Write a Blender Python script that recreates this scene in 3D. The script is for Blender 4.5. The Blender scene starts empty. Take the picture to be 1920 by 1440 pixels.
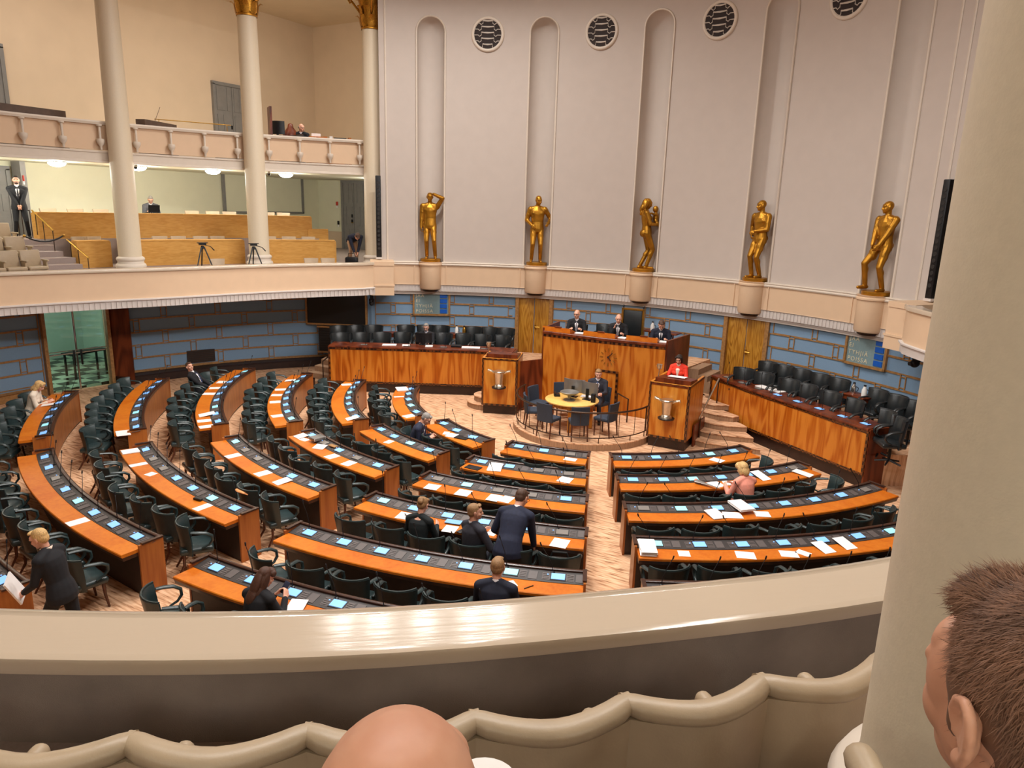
import bpy, math, random
from math import sin, cos, pi, radians as rad, sqrt, atan2, hypot
from mathutils import Vector as V, Matrix as M, Euler
random.seed(7)
sc = bpy.context.scene
COL = sc.collection

# ------------------------------------------------------------------ camera, world, lights, exposure
CAM = V((7.92, -9.85, 5.605)); TH = 0.24016; ROLL = 0.0291; PH = 0.51476
def hall(v):      # camera-plan vector (right, ahead, up) -> hall axes
    return V((v[0]*cos(PH) - v[1]*sin(PH), v[0]*sin(PH) + v[1]*cos(PH), v[2]))
_r = V((1, 0, 0)); _u = V((0, sin(TH), cos(TH))); _f = V((0, cos(TH), -sin(TH)))
_rc = _r*cos(ROLL) + _u*sin(ROLL); _uc = -_r*sin(ROLL) + _u*cos(ROLL)
R3 = M((hall(_rc), hall(_uc), hall(-_f))).transposed()
cd = bpy.data.cameras.new('camera'); cam = bpy.data.objects.new('camera', cd); COL.objects.link(cam)
cd.sensor_width = 36; cd.lens = 36*1360/1920; cd.clip_start = .05; cd.clip_end = 200
cam.matrix_world = M.Translation(CAM) @ R3.to_4x4()
sc.camera = cam
w = bpy.data.worlds.new('world'); sc.world = w; w.use_nodes = True
w.node_tree.nodes['Background'].inputs[0].default_value = (1, .93, .86, 1)
w.node_tree.nodes['Background'].inputs[1].default_value = .0
sc.view_settings.view_transform = 'Standard'; sc.view_settings.look = 'None'
sc.view_settings.exposure = 0.10; sc.view_settings.gamma = 1; sc.view_settings.use_curve_mapping = False
LAMP_W = 88.0          # each ceiling spotlight of the dome ring
BEAM_W = 26.0           # each spotlight on the ring beam over the galleries
GALLERY_W = 95.0        # each glass bowl lamp under the upper gallery
# ------------------------------------------------------------------ colour and materials
def S(h):
    h = h.lstrip('#'); o = []
    for i in (0, 2, 4):
        c = int(h[i:i+2], 16)/255
        o.append(c/12.92 if c <= .04045 else ((c+.055)/1.055)**2.4)
    return (o[0], o[1], o[2], 1)
MATS = {}
def base_mat(name, rough=.6, metal=0.0, spec=.5):
    m = bpy.data.materials.new(name); m.use_nodes = True
    b = m.node_tree.nodes['Principled BSDF']
    b.inputs['Roughness'].default_value = rough; b.inputs['Metallic'].default_value = metal
    b.inputs['Specular IOR Level'].default_value = spec
    MATS[name] = m
    return m, m.node_tree, b
def N(nt, t, **kw):
    n = nt.nodes.new(t)
    for k, v in kw.items():
        if k.startswith('i_'):
            key = k[2:]
            n.inputs[int(key) if key.isdigit() else key].default_value = v
        else: setattr(n, k, v)
    return n
def coords(nt, scale=(1, 1, 1), kind='Object'):
    tc = N(nt, 'ShaderNodeTexCoord'); mp = N(nt, 'ShaderNodeMapping'); mp.inputs['Scale'].default_value = scale
    nt.links.new(tc.outputs[kind], mp.inputs[0]); return mp.outputs[0]
def ramp(nt, fac, stops):
    r = N(nt, 'ShaderNodeValToRGB'); e = r.color_ramp.elements
    while len(e) < len(stops): e.new(.5)
    for i, (p, c) in enumerate(stops): e[i].position = p; e[i].color = c
    nt.links.new(fac, r.inputs[0]); return r.outputs[0]
def mat(name, col, rough=.6, metal=0.0, var=.06, scale=8, bump=0.0, bscale=60, spec=.5, aniso=(1, 1, 1)):
    "a plain material with a little procedural mottling"
    if name in MATS: return MATS[name]
    m, nt, b = base_mat(name, rough, metal, spec)
    c = S(col) if isinstance(col, str) else col
    no = N(nt, 'ShaderNodeTexNoise'); no.inputs['Scale'].default_value = scale; no.inputs['Detail'].default_value = 3
    nt.links.new(coords(nt, aniso), no.inputs['Vector'])
    lo = tuple(x*(1-var) for x in c[:3])+(1,); hi = tuple(min(1, x*(1+var)) for x in c[:3])+(1,)
    nt.links.new(ramp(nt, no.outputs[0], [(.3, lo), (.7, hi)]), b.inputs['Base Color'])
    if bump:
        n2 = N(nt, 'ShaderNodeTexNoise'); n2.inputs['Scale'].default_value = bscale
        nt.links.new(coords(nt, aniso), n2.inputs['Vector'])
        bp = N(nt, 'ShaderNodeBump'); bp.inputs['Strength'].default_value = bump; bp.inputs['Distance'].default_value = .01
        nt.links.new(n2.outputs[0], bp.inputs['Height']); nt.links.new(bp.outputs[0], b.inputs['Normal'])
    return m
def wood(name, dark, mid, light, scale=(1.6, 1.6, .35), rings=14, rough=.3, fine=(30, 30, 2), kind='Object', amp=.2):
    "figured veneer: sine rings of a stretched noise field with a fine grain over it"
    m, nt, b = base_mat(name, rough, 0, .3)
    L = nt.links.new
    n1 = N(nt, 'ShaderNodeTexNoise'); n1.inputs['Scale'].default_value = 1.0; n1.inputs['Detail'].default_value = 1.5
    L(coords(nt, scale, kind), n1.inputs['Vector'])
    mu = N(nt, 'ShaderNodeMath', operation='MULTIPLY'); mu.inputs[1].default_value = rings*2*pi
    L(n1.outputs[0], mu.inputs[0])
    si = N(nt, 'ShaderNodeMath', operation='SINE'); L(mu.outputs[0], si.inputs[0])
    ma = N(nt, 'ShaderNodeMath', operation='MULTIPLY_ADD'); ma.inputs[1].default_value = amp; ma.inputs[2].default_value = .42
    L(si.outputs[0], ma.inputs[0])
    n2 = N(nt, 'ShaderNodeTexNoise'); n2.inputs['Scale'].default_value = 1.0; n2.inputs['Detail'].default_value = 4
    L(coords(nt, fine, kind), n2.inputs['Vector'])
    n3 = N(nt, 'ShaderNodeTexNoise'); n3.inputs['Scale'].default_value = 1.2; L(coords(nt, (1, 1, .5), kind), n3.inputs['Vector'])
    a1 = N(nt, 'ShaderNodeMath', operation='MULTIPLY_ADD'); a1.inputs[1].default_value = .5
    L(n2.outputs[0], a1.inputs[0]); L(ma.outputs[0], a1.inputs[2])
    a2 = N(nt, 'ShaderNodeMath', operation='MULTIPLY_ADD'); a2.inputs[1].default_value = .35
    L(n3.outputs[0], a2.inputs[0]); L(a1.outputs[0], a2.inputs[2])
    L(ramp(nt, a2.outputs[0], [(.42, S(dark)), (.66, S(mid)), (1.12, S(light))]), b.inputs['Base Color'])
    return m
def glow(name, col, strength, rough=.4):
    m, nt, b = base_mat(name, rough)
    b.inputs['Base Color'].default_value = S(col) if isinstance(col, str) else col
    b.inputs['Emission Color'].default_value = S(col) if isinstance(col, str) else col
    b.inputs['Emission Strength'].default_value = strength
    return m
mat('wall_plaster', '#c3b7ae', .85, var=.02, scale=3, bump=.12, bscale=160)
mat('niche_plaster', '#c8bdb4', .85, var=.02, scale=3)
mat('gallery_plaster', '#d6bea2', .85, var=.03, scale=1.2, bump=.1, bscale=90)
mat('green_plaster', '#dedac0', .85, var=.02, scale=2)
mat('cream_paint', '#dabb9b', .55, var=.02, scale=4)
mat('cream_trim', '#d6c9ba', .5, var=.02, scale=6)
mat('column_paint', '#dccdb4', .45, var=.025, scale=40, bump=.05, bscale=140)
mat('pale_grey_trim', '#cfc6c0', .6, var=.03, scale=8)
mat('blue_felt', '#7e99b4', .95, var=.06, scale=90, bump=.2, bscale=300, spec=.1)
mat('frame_wood', '#9c7244', .4, var=.25, scale=14)
mat('black_screen', '#0d0a0a', .5, var=.2, scale=30)
mat('dark_skirting', '#2a1812', .45, var=.3, scale=5)
mat('black_metal', '#17171a', .4, .3, var=.2, scale=20)
mat('dark_bronze', '#4a382c', .35, .7, var=.2, scale=20)
mat('brass', '#b58a3c', .3, .9, var=.1, scale=20)
mat('silver', '#c9bfae', .28, .95, var=.12, scale=12)
mat('chrome', '#c8c8c8', .15, .95, var=.05, scale=10)
mat('gold', '#b07c26', .38, .8, var=.25, scale=5)
mat('gilt', '#b98430', .38, .85, var=.3, scale=30)
mat('rack_brown', '#5a473d', .6, var=.15, scale=10)
mat('grey_door', '#7e7a76', .5, var=.06, scale=6)
mat('green_leather', '#283637', .33, var=.22, scale=7, bump=.1, bscale=90)
mat('black_leather', '#1d2123', .33, var=.2, scale=7, bump=.1, bscale=90)
mat('slate_cloth', '#2c3543', .8, var=.12, scale=40)
mat('chair_wood', '#4a2415', .35, var=.3, scale=18)
mat('console_black', '#35302f', .5, var=.1, scale=20)
mat('console_grey', '#58504e', .5, var=.06, scale=20)
mat('tray_dark', '#211d1c', .6, var=.1, scale=20)
mat('desk_rim', '#3a2015', .3, var=.3, scale=12)
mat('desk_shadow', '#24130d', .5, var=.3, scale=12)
glow('screen_lit', '#78adee', .66)
glow('screen_teal', '#8fd6e0', .62)
mat('screen_off', '#7d7772', .3, var=.04, scale=10)
mat('paper', '#efe9e6', .8, var=.02, scale=10)
mat('paper_blue', '#7fb2e0', .7, var=.03, scale=10)
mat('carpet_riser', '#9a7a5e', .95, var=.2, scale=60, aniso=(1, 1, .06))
mat('tan_leather', '#ab967b', .42, var=.05, scale=9, bump=.06, bscale=110)
mat('beige_leather', '#bba58b', .55, var=.05, scale=9)
mat('grey_carpet', '#8a7d74', .98, var=.16, scale=2.6, bump=.4, bscale=240, spec=.1)
mat('step_carpet', '#9a8a84', .95, var=.06, scale=60)
mat('dome_white', '#e8dccb', .8, var=.02, scale=2)
mat('board_green', '#7c9296', .5, var=.05, scale=14)
mat('board_letter', '#d8cdb0', .4, var=.05, scale=20)
mat('board_blue', '#1457b5', .4, var=.05, scale=20)
mat('corridor_wall', '#c6d8cb', .6, var=.03, scale=3)
mat('red_plastic', '#c0392b', .5, var=.05); mat('white_plastic', '#e9e6e2', .4, var=.03)
mat('monitor_silver', '#8d8a86', .35, .6, var=.05)
mat('slot_dark', '#2c211f', .8, var=.1)
mat('grille_metal', '#c9c0b6', .5, var=.05)
mat('green_sign', '#3fae8c', .5, var=.05)
wood('bench_wood', '#5a220b', '#a4520f', '#c4782a', (3.0, 3.0, .42), 6, .3, (44, 44, 1.6), amp=.17)
wood('podium_wood', '#62290d', '#b26116', '#cf8a36', (3.2, 3.2, .45), 6, .3, (44, 44, 1.6), amp=.15)
wood('dark_wood', '#2e1209', '#542210', '#73351a', (1.5, 1.5, .4), 7, .32, (26, 26, 2))
wood('desk_front', '#5b2a12', '#8d4b22', '#a9652f', (2, 2, .4), 6, .3, (26, 26, 2), amp=.1)
wood('desk_top', '#8f3a02', '#b85908', '#cc741c', (2.2, 2.2, 2.2), 3, .42, (16, 16, 16), amp=.07)
wood('table_wood', '#c28a34', '#e0ab55', '#ecc274', (2, 2, 2), 3, .3, (12, 12, 12), amp=.05)
wood('birch', '#a36a24', '#c08a40', '#cf9c52', (1.6, 1.6, 9), 4, .4, (7, 7, 34), amp=.10)
wood('oak_door', '#6a410f', '#a06a1f', '#b98532', (5, 5, .7), 9, .38, (40, 40, 3))
def floor_mat():
    m, nt, b = base_mat('floor_carpet', .95, 0, .1); L = nt.links.new
    wv = N(nt, 'ShaderNodeTexNoise'); wv.inputs['Scale'].default_value = 1; wv.inputs['Detail'].default_value = 2
    mp = N(nt, 'ShaderNodeMapping'); mp.inputs['Scale'].default_value = (3.2, 26, 1); mp.inputs['Rotation'].default_value = (0, 0, .42)
    tc = N(nt, 'ShaderNodeTexCoord'); L(tc.outputs['Object'], mp.inputs[0])
    n0 = N(nt, 'ShaderNodeTexNoise'); n0.inputs['Scale'].default_value = .8; L(tc.outputs['Object'], n0.inputs['Vector'])
    ad = N(nt, 'ShaderNodeVectorMath', operation='MULTIPLY_ADD'); ad.inputs[1].default_value = (1.5, 3, 0)
    L(n0.outputs[1], ad.inputs[0]); L(mp.outputs[0], ad.inputs[2]); L(ad.outputs[0], wv.inputs['Vector'])
    L(ramp(nt, wv.outputs[0], [(.30, S('#805840')), (.41, S('#c2936f')), (.54, S('#dbae8a')), (.72, S('#e6c09d'))]), b.inputs['Base Color'])
    n2 = N(nt, 'ShaderNodeTexNoise'); n2.inputs['Scale'].default_value = 250
    bp = N(nt, 'ShaderNodeBump'); bp.inputs['Strength'].default_value = .25; bp.inputs['Distance'].default_value = .01
    L(n2.outputs[0], bp.inputs['Height']); L(bp.outputs[0], b.inputs['Normal'])
floor_mat()
def check_mat():
    m, nt, b = base_mat('checker_tiles', .15); L = nt.links.new
    ck = N(nt, 'ShaderNodeTexChecker'); ck.inputs['Scale'].default_value = 2.2
    ck.inputs['Color1'].default_value = S('#b9cbb4'); ck.inputs['Color2'].default_value = S('#12201c')
    L(coords(nt, (1, 1, 1)), ck.inputs['Vector']); L(ck.outputs[0], b.inputs['Base Color'])
check_mat()
def parapet_mat():
    m, nt, b = base_mat('parapet_top_paint', .15); L = nt.links.new
    b.inputs['Base Color'].default_value = S('#bcaa95')
    tc = N(nt, 'ShaderNodeTexCoord'); rt = N(nt, 'ShaderNodeMapping'); rt.inputs['Rotation'].default_value = (0, 0, -.68); mp = N(nt, 'ShaderNodeMapping'); mp.inputs['Scale'].default_value = (1.6, 15, 1)
    L(tc.outputs['Object'], rt.inputs[0]); L(rt.outputs[0], mp.inputs[0])
    n1 = N(nt, 'ShaderNodeTexNoise'); n1.inputs['Scale'].default_value = 2.0; n1.inputs['Detail'].default_value = 5; L(mp.outputs[0], n1.inputs['Vector'])
    bp = N(nt, 'ShaderNodeBump'); bp.inputs['Strength'].default_value = .10; bp.inputs['Distance'].default_value = .012
    L(n1.outputs[0], bp.inputs['Height']); L(bp.outputs[0], b.inputs['Normal'])
parapet_mat()
def glass_mat():
    m = bpy.data.materials.new('door_glass'); m.use_nodes = True; nt = m.node_tree; MATS['door_glass'] = m
    nt.nodes.remove(nt.nodes['Principled BSDF']); out = nt.nodes['Material Output']
    t = N(nt, 'ShaderNodeBsdfTransparent'); t.inputs[0].default_value = (.86, .95, .9, 1)
    g = N(nt, 'ShaderNodeBsdfGlossy'); g.inputs['Roughness'].default_value = .03
    fr = N(nt, 'ShaderNodeFresnel'); mx = N(nt, 'ShaderNodeMixShader')
    nt.links.new(fr.outputs[0], mx.inputs[0]); nt.links.new(t.outputs[0], mx.inputs[1]); nt.links.new(g.outputs[0], mx.inputs[2]); nt.links.new(mx.outputs[0], out.inputs[0])
glass_mat()
# ------------------------------------------------------------------ mesh builder
def bearing(R, b, z=None, c=(0, 0)):
    b = rad(b); p = (c[0]+R*sin(b), c[1]+R*cos(b))
    return p if z is None else (p[0], p[1], z)
class MB:
    def __init__(s): s.v = []; s.f = []; s.t = None
    def add(s, vs, fs):
        n = len(s.v)
        s.v += [tuple(s.t @ V(p)) for p in vs] if s.t else [tuple(p) for p in vs]
        s.f += [tuple(i+n for i in f) for f in fs]; return s
    def box(s, c, d, rz=0, m=None):
        x, y, z = d[0]/2, d[1]/2, d[2]/2
        T = m if m else (M.Translation(c) @ M.Rotation(rz, 4, 'Z'))
        vs = [T @ V((a*x, b*y, e*z)) for e in (-1, 1) for a, b in ((-1, -1), (1, -1), (1, 1), (-1, 1))]
        return s.add(vs, [(3, 2, 1, 0), (4, 5, 6, 7), (0, 1, 5, 4), (1, 2, 6, 5), (2, 3, 7, 6), (3, 0, 4, 7)])
    def bev(s, c, d, r, rz=0, m=None):
        "box with a rounded plan and softened top and bottom edges"
        x, y, z = d[0]/2, d[1]/2, d[2]/2; r = min(r, x*.95, y*.95, z*.95)
        T = m if m else (M.Translation(c) @ M.Rotation(rz, 4, 'Z'))
        rings = []
        for zz, ins in ((-z, r), (-z+r*.3, r*.3), (-z+r, 0), (z-r, 0), (z-r*.3, r*.3), (z, r)):
            ring = []
            for sx, sy, a0 in ((1, 1, 0), (-1, 1, 90), (-1, -1, 180), (1, -1, 270)):
                for k in range(4):
                    a = rad(a0+k*30); q = r-ins*.999
                    ring.append(T @ V((sx*(x-r)+q*cos(a), sy*(y-r)+q*sin(a), zz)))
            rings.append(ring)
        return s.loft(rings)
    def loft(s, rings, caps=True, closed=True):
        n = len(rings[0]); vs = [p for r in rings for p in r]; fs = []
        for i in range(len(rings)-1):
            for k in range(n if closed else n-1):
                a, b = i*n+k, i*n+(k+1) % n
                fs.append((a, b, b+n, a+n))
        if caps: fs.append(tuple(range(n-1, -1, -1))); fs.append(tuple(range((len(rings)-1)*n, len(rings)*n)))
        return s.add(vs, fs)
    def tube(s, pts, r, n=8, closed=False, caps=True, flat=None):
        pts = [V(p) for p in pts]; rs = r if isinstance(r, (list, tuple)) else [r]*len(pts)
        rings = []; up = V((0, 0, 1)); prev = None
        for i, p in enumerate(pts):
            a = pts[i-1] if (i > 0 or closed) else p; b = pts[(i+1) % len(pts)] if (i < len(pts)-1 or closed) else p
            d = (b-a); d = d.normalized() if d.length > 1e-9 else V((0, 0, 1))
            if prev is None:
                x = d.cross(up); x = x.normalized() if x.length > 1e-4 else V((1, 0, 0))
            else:
                x = prev - d*prev.dot(d); x = x.normalized() if x.length > 1e-6 else prev
            prev = x; y = d.cross(x)
            fx, fy = flat if flat else (1, 1)
            rings.append([p + (x*cos(2*pi*k/n)*fx + y*sin(2*pi*k/n)*fy)*rs[i] for k in range(n)])
        if closed:
            rings.append(rings[0]); return s.loft(rings, False)
        return s.loft(rings, caps)
    def lathe(s, prof, c=(0, 0, 0), n=24, m=None):
        T = m if m else M.Translation(c)
        R_ = [[T @ V((r*cos(2*pi*k/n), r*sin(2*pi*k/n), z)) for k in range(n)] for r, z in prof]
        s.loft(R_, False)
        for ring_, (r, z) in ((R_[0], prof[0]), (R_[-1], prof[-1])):
            if r < .07: s.add(ring_, [tuple(range(n))])
        if prof[0][0] >= .07 and prof[-1][0] >= .07: s.loft([R_[-1], R_[0]], False)
        return s
    def ell(s, c, r, m=None, n=12, k=8):
        T = M.Translation(c) @ (m.to_4x4() if m else M.Identity(4))
        rings = []
        for i in range(k+1):
            t = -pi/2 + pi*(i*.998+.001*k)/k
            rings.append([T @ V((r[0]*cos(t)*cos(2*pi*j/n), r[1]*cos(t)*sin(2*pi*j/n), r[2]*sin(t))) for j in range(n)])
        return s.loft(rings)
    def cap(s, a, b, r0, r1, n=10):
        "rounded, tapered limb from a to b"
        a, b = V(a), V(b); d = b-a; L = d.length
        if L < 1e-6: return s.ell(a, (r0, r0, r0))
        d = d/L; pts = []; rs = []
        for t in (-1, -.8, -.45): pts.append(a+d*r0*t); rs.append(r0*sqrt(max(0, 1-t*t))+.0005)
        for t in (0, .5, 1): pts.append(a+d*L*t); rs.append(r0+(r1-r0)*t)
        for t in (.45, .8, 1): pts.append(b+d*r1*t); rs.append(r1*sqrt(max(0, 1-t*t))+.0005)
        return s.tube(pts, rs, n)
    def prism(s, poly, z0, z1):
        n = len(poly); vs = [(x, y, z0) for x, y in poly]+[(x, y, z1) for x, y in poly]
        return s.add(vs, [tuple(range(n-1, -1, -1)), tuple(range(n, 2*n))]+[(i, (i+1) % n, n+(i+1) % n, n+i) for i in range(n)])
    def sweep(s, path, prof, closed=False, z=None):
        "profile [(offset to the right of travel, height)] swept along a plan path"
        n = len(path); rings = []
        for i in range(n):
            a = path[i-1] if (i > 0 or closed) else path[i]; b = path[(i+1) % n] if (i < n-1 or closed) else path[i]
            d = V((b[0]-a[0], b[1]-a[1])); d.normalize(); nx, ny = d.y, -d.x
            dz = z[i] if z else 0
            rings.append([(path[i][0]+nx*o, path[i][1]+ny*o, h+dz) for o, h in prof])
        if closed: rings.append(rings[0])
        return s.loft(rings, not closed)
    def arc(s, r0, r1, b0, b1, z0, z1, n=24, c=(0, 0)):
        return s.sweep([bearing(r0, b0+(b1-b0)*i/n, None, c) for i in range(n+1)],
                       [(0, z0), (r0-r1, z0), (r0-r1, z1), (0, z1)] if b1 > b0 else [(0, z0), (r1-r0, z0), (r1-r0, z1), (0, z1)])
    def mesh(s, name, m, smooth=None):
        me = bpy.data.meshes.new(name); me.from_pydata(s.v, [], s.f); me.update()
        fix_normals(me)
        if m: me.materials.append(MATS[m] if isinstance(m, str) else m)
        if smooth is not None: shade(me, smooth)
        return me
def shade(me, ang=35):
    me.polygons.foreach_set('use_smooth', [True]*len(me.polygons))
    if ang < 179:
        import bmesh
        bm = bmesh.new(); bm.from_mesh(me); c = cos(rad(ang))
        for e in bm.edges:
            if len(e.link_faces) == 2 and e.link_faces[0].normal.dot(e.link_faces[1].normal) < c: e.smooth = False
        bm.to_mesh(me); bm.free()
def fix_normals(me):
    import bmesh
    bm = bmesh.new(); bm.from_mesh(me); bmesh.ops.recalc_face_normals(bm, faces=bm.faces); bm.to_mesh(me); bm.free()
# ------------------------------------------------------------------ things, parts, setting
def tag(o, label, cat, group=None, kind=None):
    if label: o['label'] = label
    if cat: o['category'] = cat
    if group: o['group'] = group
    if kind: o['kind'] = kind
    return o
def thing(name, label, cat, loc=(0, 0, 0), rz=0, group=None):
    o = bpy.data.objects.new(name, None); COL.objects.link(o); o.empty_display_size = .1
    o.location = loc; o.rotation_euler = (0, 0, rz); return tag(o, label, cat, group)
def link(name, me, parent=None, loc=None, rot=None):
    o = bpy.data.objects.new(name, me); COL.objects.link(o)
    if parent: o.parent = parent
    if loc is not None: o.location = loc
    if rot is not None: o.rotation_euler = rot
    return o
def part(parent, name, mb, m, smooth=35, label=None, world=False):
    "one mesh under its thing; world=True means the builder holds hall coordinates"
    me = mb.mesh(name, m, smooth)
    if world:
        mw = M.Translation(parent.location) @ parent.rotation_euler.to_matrix().to_4x4()
        if parent.parent: mw = M.Translation(parent.parent.location) @ parent.parent.rotation_euler.to_matrix().to_4x4() @ mw
        me.transform(mw.inverted())
    o = link(name, me, parent)
    if label: o['label'] = label
    return o
def single(name, mb, m, label, cat, group=None, smooth=35, loc=None, rot=None):
    return tag(link(name, mb.mesh(name, m, smooth), None, loc, rot), label, cat, group)
def struct(name, mb, m, label=None, cat=None, smooth=30, parent=None):
    o = link(name, mb.mesh(name, m, smooth), parent)
    if not parent: tag(o, label, cat or 'room', None, 'structure')
    return o
def dup(root, loc, rz, label=None, group=None):
    r = root.copy(); COL.objects.link(r); r.location = loc; r.rotation_euler = (0, 0, rz)
    if label: r['label'] = label
    if group: r['group'] = group
    for ch in root.children:
        c = ch.copy(); COL.objects.link(c); c.parent = r
        for g in ch.children:
            d = g.copy(); COL.objects.link(d); d.parent = c
    return r
def text_mesh(body, size, name, m, depth=.004):
    cu = bpy.data.curves.new(name, 'FONT'); cu.body = body; cu.size = size; cu.extrude = depth; cu.space_character = 1.25
    o = bpy.data.objects.new(name, cu); COL.objects.link(o)
    dg = bpy.context.evaluated_depsgraph_get(); me = bpy.data.meshes.new_from_object(o.evaluated_get(dg))
    bpy.data.objects.remove(o); me.materials.clear(); me.materials.append(MATS[m]); return me
ORD = ['first', 'second', 'third', 'fourth', 'fifth', 'sixth', 'seventh', 'eighth', 'ninth', 'tenth', 'eleventh', 'twelfth', 'thirteenth', 'fourteenth']
# ================================================================== LARGE STRUCTURE
R0 = 12.38; ZL = 3.70; ZT = 11.95
def inlay_mat():
    m, nt, b = base_mat('inlay_band', .3); ck = N(nt, 'ShaderNodeTexChecker'); ck.inputs['Scale'].default_value = 13
    ck.inputs['Color1'].default_value = S('#241008'); ck.inputs['Color2'].default_value = S('#6b3a15')
    nt.links.new(coords(nt), ck.inputs['Vector']); nt.links.new(ck.outputs[0], b.inputs['Base Color'])
inlay_mat()
def circle_pts(R, n=96, c=(0, 0)): return [bearing(R, 360*i/n, None, c) for i in range(n)]
# ---- ceiling spotlights of the dome (out of the frame, they light the hall)
LAMPS = [(-5.86, 4.58), (-4.93, 5.18), (-3.79, 5.91), (-2.72, 6.76), (-2.04, 7.36)]
k = 0
for s, power in ((0, 1.6), (3, 1.15), (4, 1.1), (9, 1.45)):
    for (lx, ly) in (LAMPS if s < 9 else [(1.6*cos(q*1.2566), .8+1.6*sin(q*1.2566)) for q in range(5)]):  # the central group is added to brighten the floor
        a = rad(60*s if s < 9 else 0); x, y = lx*cos(a)-ly*sin(a), lx*sin(a)+ly*cos(a)
        b = MB(); b.lathe([(.06, .22), (.2, .2), (.3, 0), (.27, 0), (.18, .15), (.02, .16)], n=16)
        t = thing('ceiling_spotlight', 'round metal spotlight under the pale dome, the middle five added as fill', 'lamp', (x, y, 13.6), 0, 'dome spotlights')
        if k == 0: SPOT = b.mesh('housing', 'chrome', 35)
        link('housing', SPOT, t)
        la = bpy.data.lights.new('spot_light', 'AREA'); la.shape = 'DISK'; la.size = .3; la.energy = LAMP_W*power; la.spread = rad(150 if s < 9 else 112); la.color = (1, .97, .93)
        lo = bpy.data.objects.new('spot_light', la); COL.objects.link(lo); lo.parent = t; lo.location = (0, 0, -.02); k += 1
# ---- spotlights on the ring beam over the galleries, aimed at the left gallery; rear ones turned to brighten the niche wall
for i in range(15):
    bb = 52+i*(215-52)/14; x, y = bearing(12.15, bb)
    t = thing('beam_spotlight', 'metal spotlight on the ring beam above the gallery columns', 'lamp', (x, y, 11.8), 0, 'ring beam spotlights'); link('housing', SPOT, t)
    la = bpy.data.lights.new('spot_light', 'AREA'); la.shape = 'DISK'; la.size = .4; la.energy = BEAM_W; la.color = (1, .97, .93)
    lo = bpy.data.objects.new('spot_light', la); COL.objects.link(lo); lo.parent = t; lo.location = (0, 0, -.03)
    d = V((-x*.95, -y*.95, -9.5))
    if bb < 150: d = V((-14-x, 5.5-y, 3.5-11.8)); la.spread = rad(58); la.energy = 30
    else: d = V((5.5-x, 10.5-y, 7.5-11.8)); la.spread = rad(64); la.energy = 34
    lo.rotation_euler = d.to_track_quat('-Z', 'Y').to_euler()
# ---- unseen lamps added under the ring beam to brighten the upper gallery wall
for i in range(7):
    bb = -43.5-i*9.2; x, y = bearing(13.75, bb)
    t = thing('added_washer', 'slim added fill lamp under the ring beam turned to the upper gallery wall', 'lamp', (x, y, 12.1), 0, 'added fill lamps of the upper gallery')
    b = MB(); b.bev((0, 0, .05), (.5, .2, .1), .03); part(t, 'housing', b, 'black_metal'); t.rotation_euler = (0, 0, rad(-bb))
    la = bpy.data.lights.new('washer_fill', 'AREA'); la.shape = 'RECTANGLE'; la.size = .5; la.size_y = .15; la.energy = 38 if i > 1 else 85; la.color = (1, .93, .84); la.spread = rad(150)
    lo = bpy.data.objects.new('washer_fill', la); COL.objects.link(lo); lo.parent = t; lo.location = (0, .05, -.03); lo.rotation_euler = V((0, 1, -1.15)).to_track_quat('-Z', 'Y').to_euler()
# ---- floor
b = MB(); b.prism(circle_pts(13.6), -.25, 0)
struct('floor', b, 'floor_carpet', 'streaky tan carpet floor of the chamber', 'floor')
# ---- dome and gallery ceiling
b = MB(); b.lathe([(12.55, 12.75), (12.3, 13.3), (10.5, 14.2), (7, 14.9), (0.01, 15.3), (0.01, 15.5), (13.5, 15.5), (13.5, 12.75)], n=96)
struct('ceiling', b, 'dome_white', 'pale dome over the chamber', 'ceiling')
b = MB(); b.prism(circle_pts(13.5)+[bearing(13.5, 0)], 0, .001) if False else None
ring = [bearing(13.45, -42-i*96/40) for i in range(41)]
b = MB(); b.prism(ring+[(-17.2, -14), (-17.2, 15.8), (-9.1, 15.8)], 13.0, 13.25)
struct('ceiling', b, 'gallery_plaster', 'plain ceiling over the upper gallery', 'ceiling')
b = MB(); b.sweep(circle_pts(12.42, 120), [(0, 12.0), (-1.2, 12.0), (-1.2, 13.0), (0, 13.0)], True)
struct('trim_1', b, 'gallery_plaster', 'ring beam above the columns and the niche wall', 'beam')
b = MB(); b.sweep(circle_pts(12.42, 120), [(0, 11.86), (.1, 11.9), (.16, 12.0), (.3, 12.06), (.42, 12.2), (.42, 12.3), (0, 12.3)], True)
struct('trim_2', b, 'cream_trim', 'moulded cornice round the top of the chamber', 'cornice')
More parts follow.
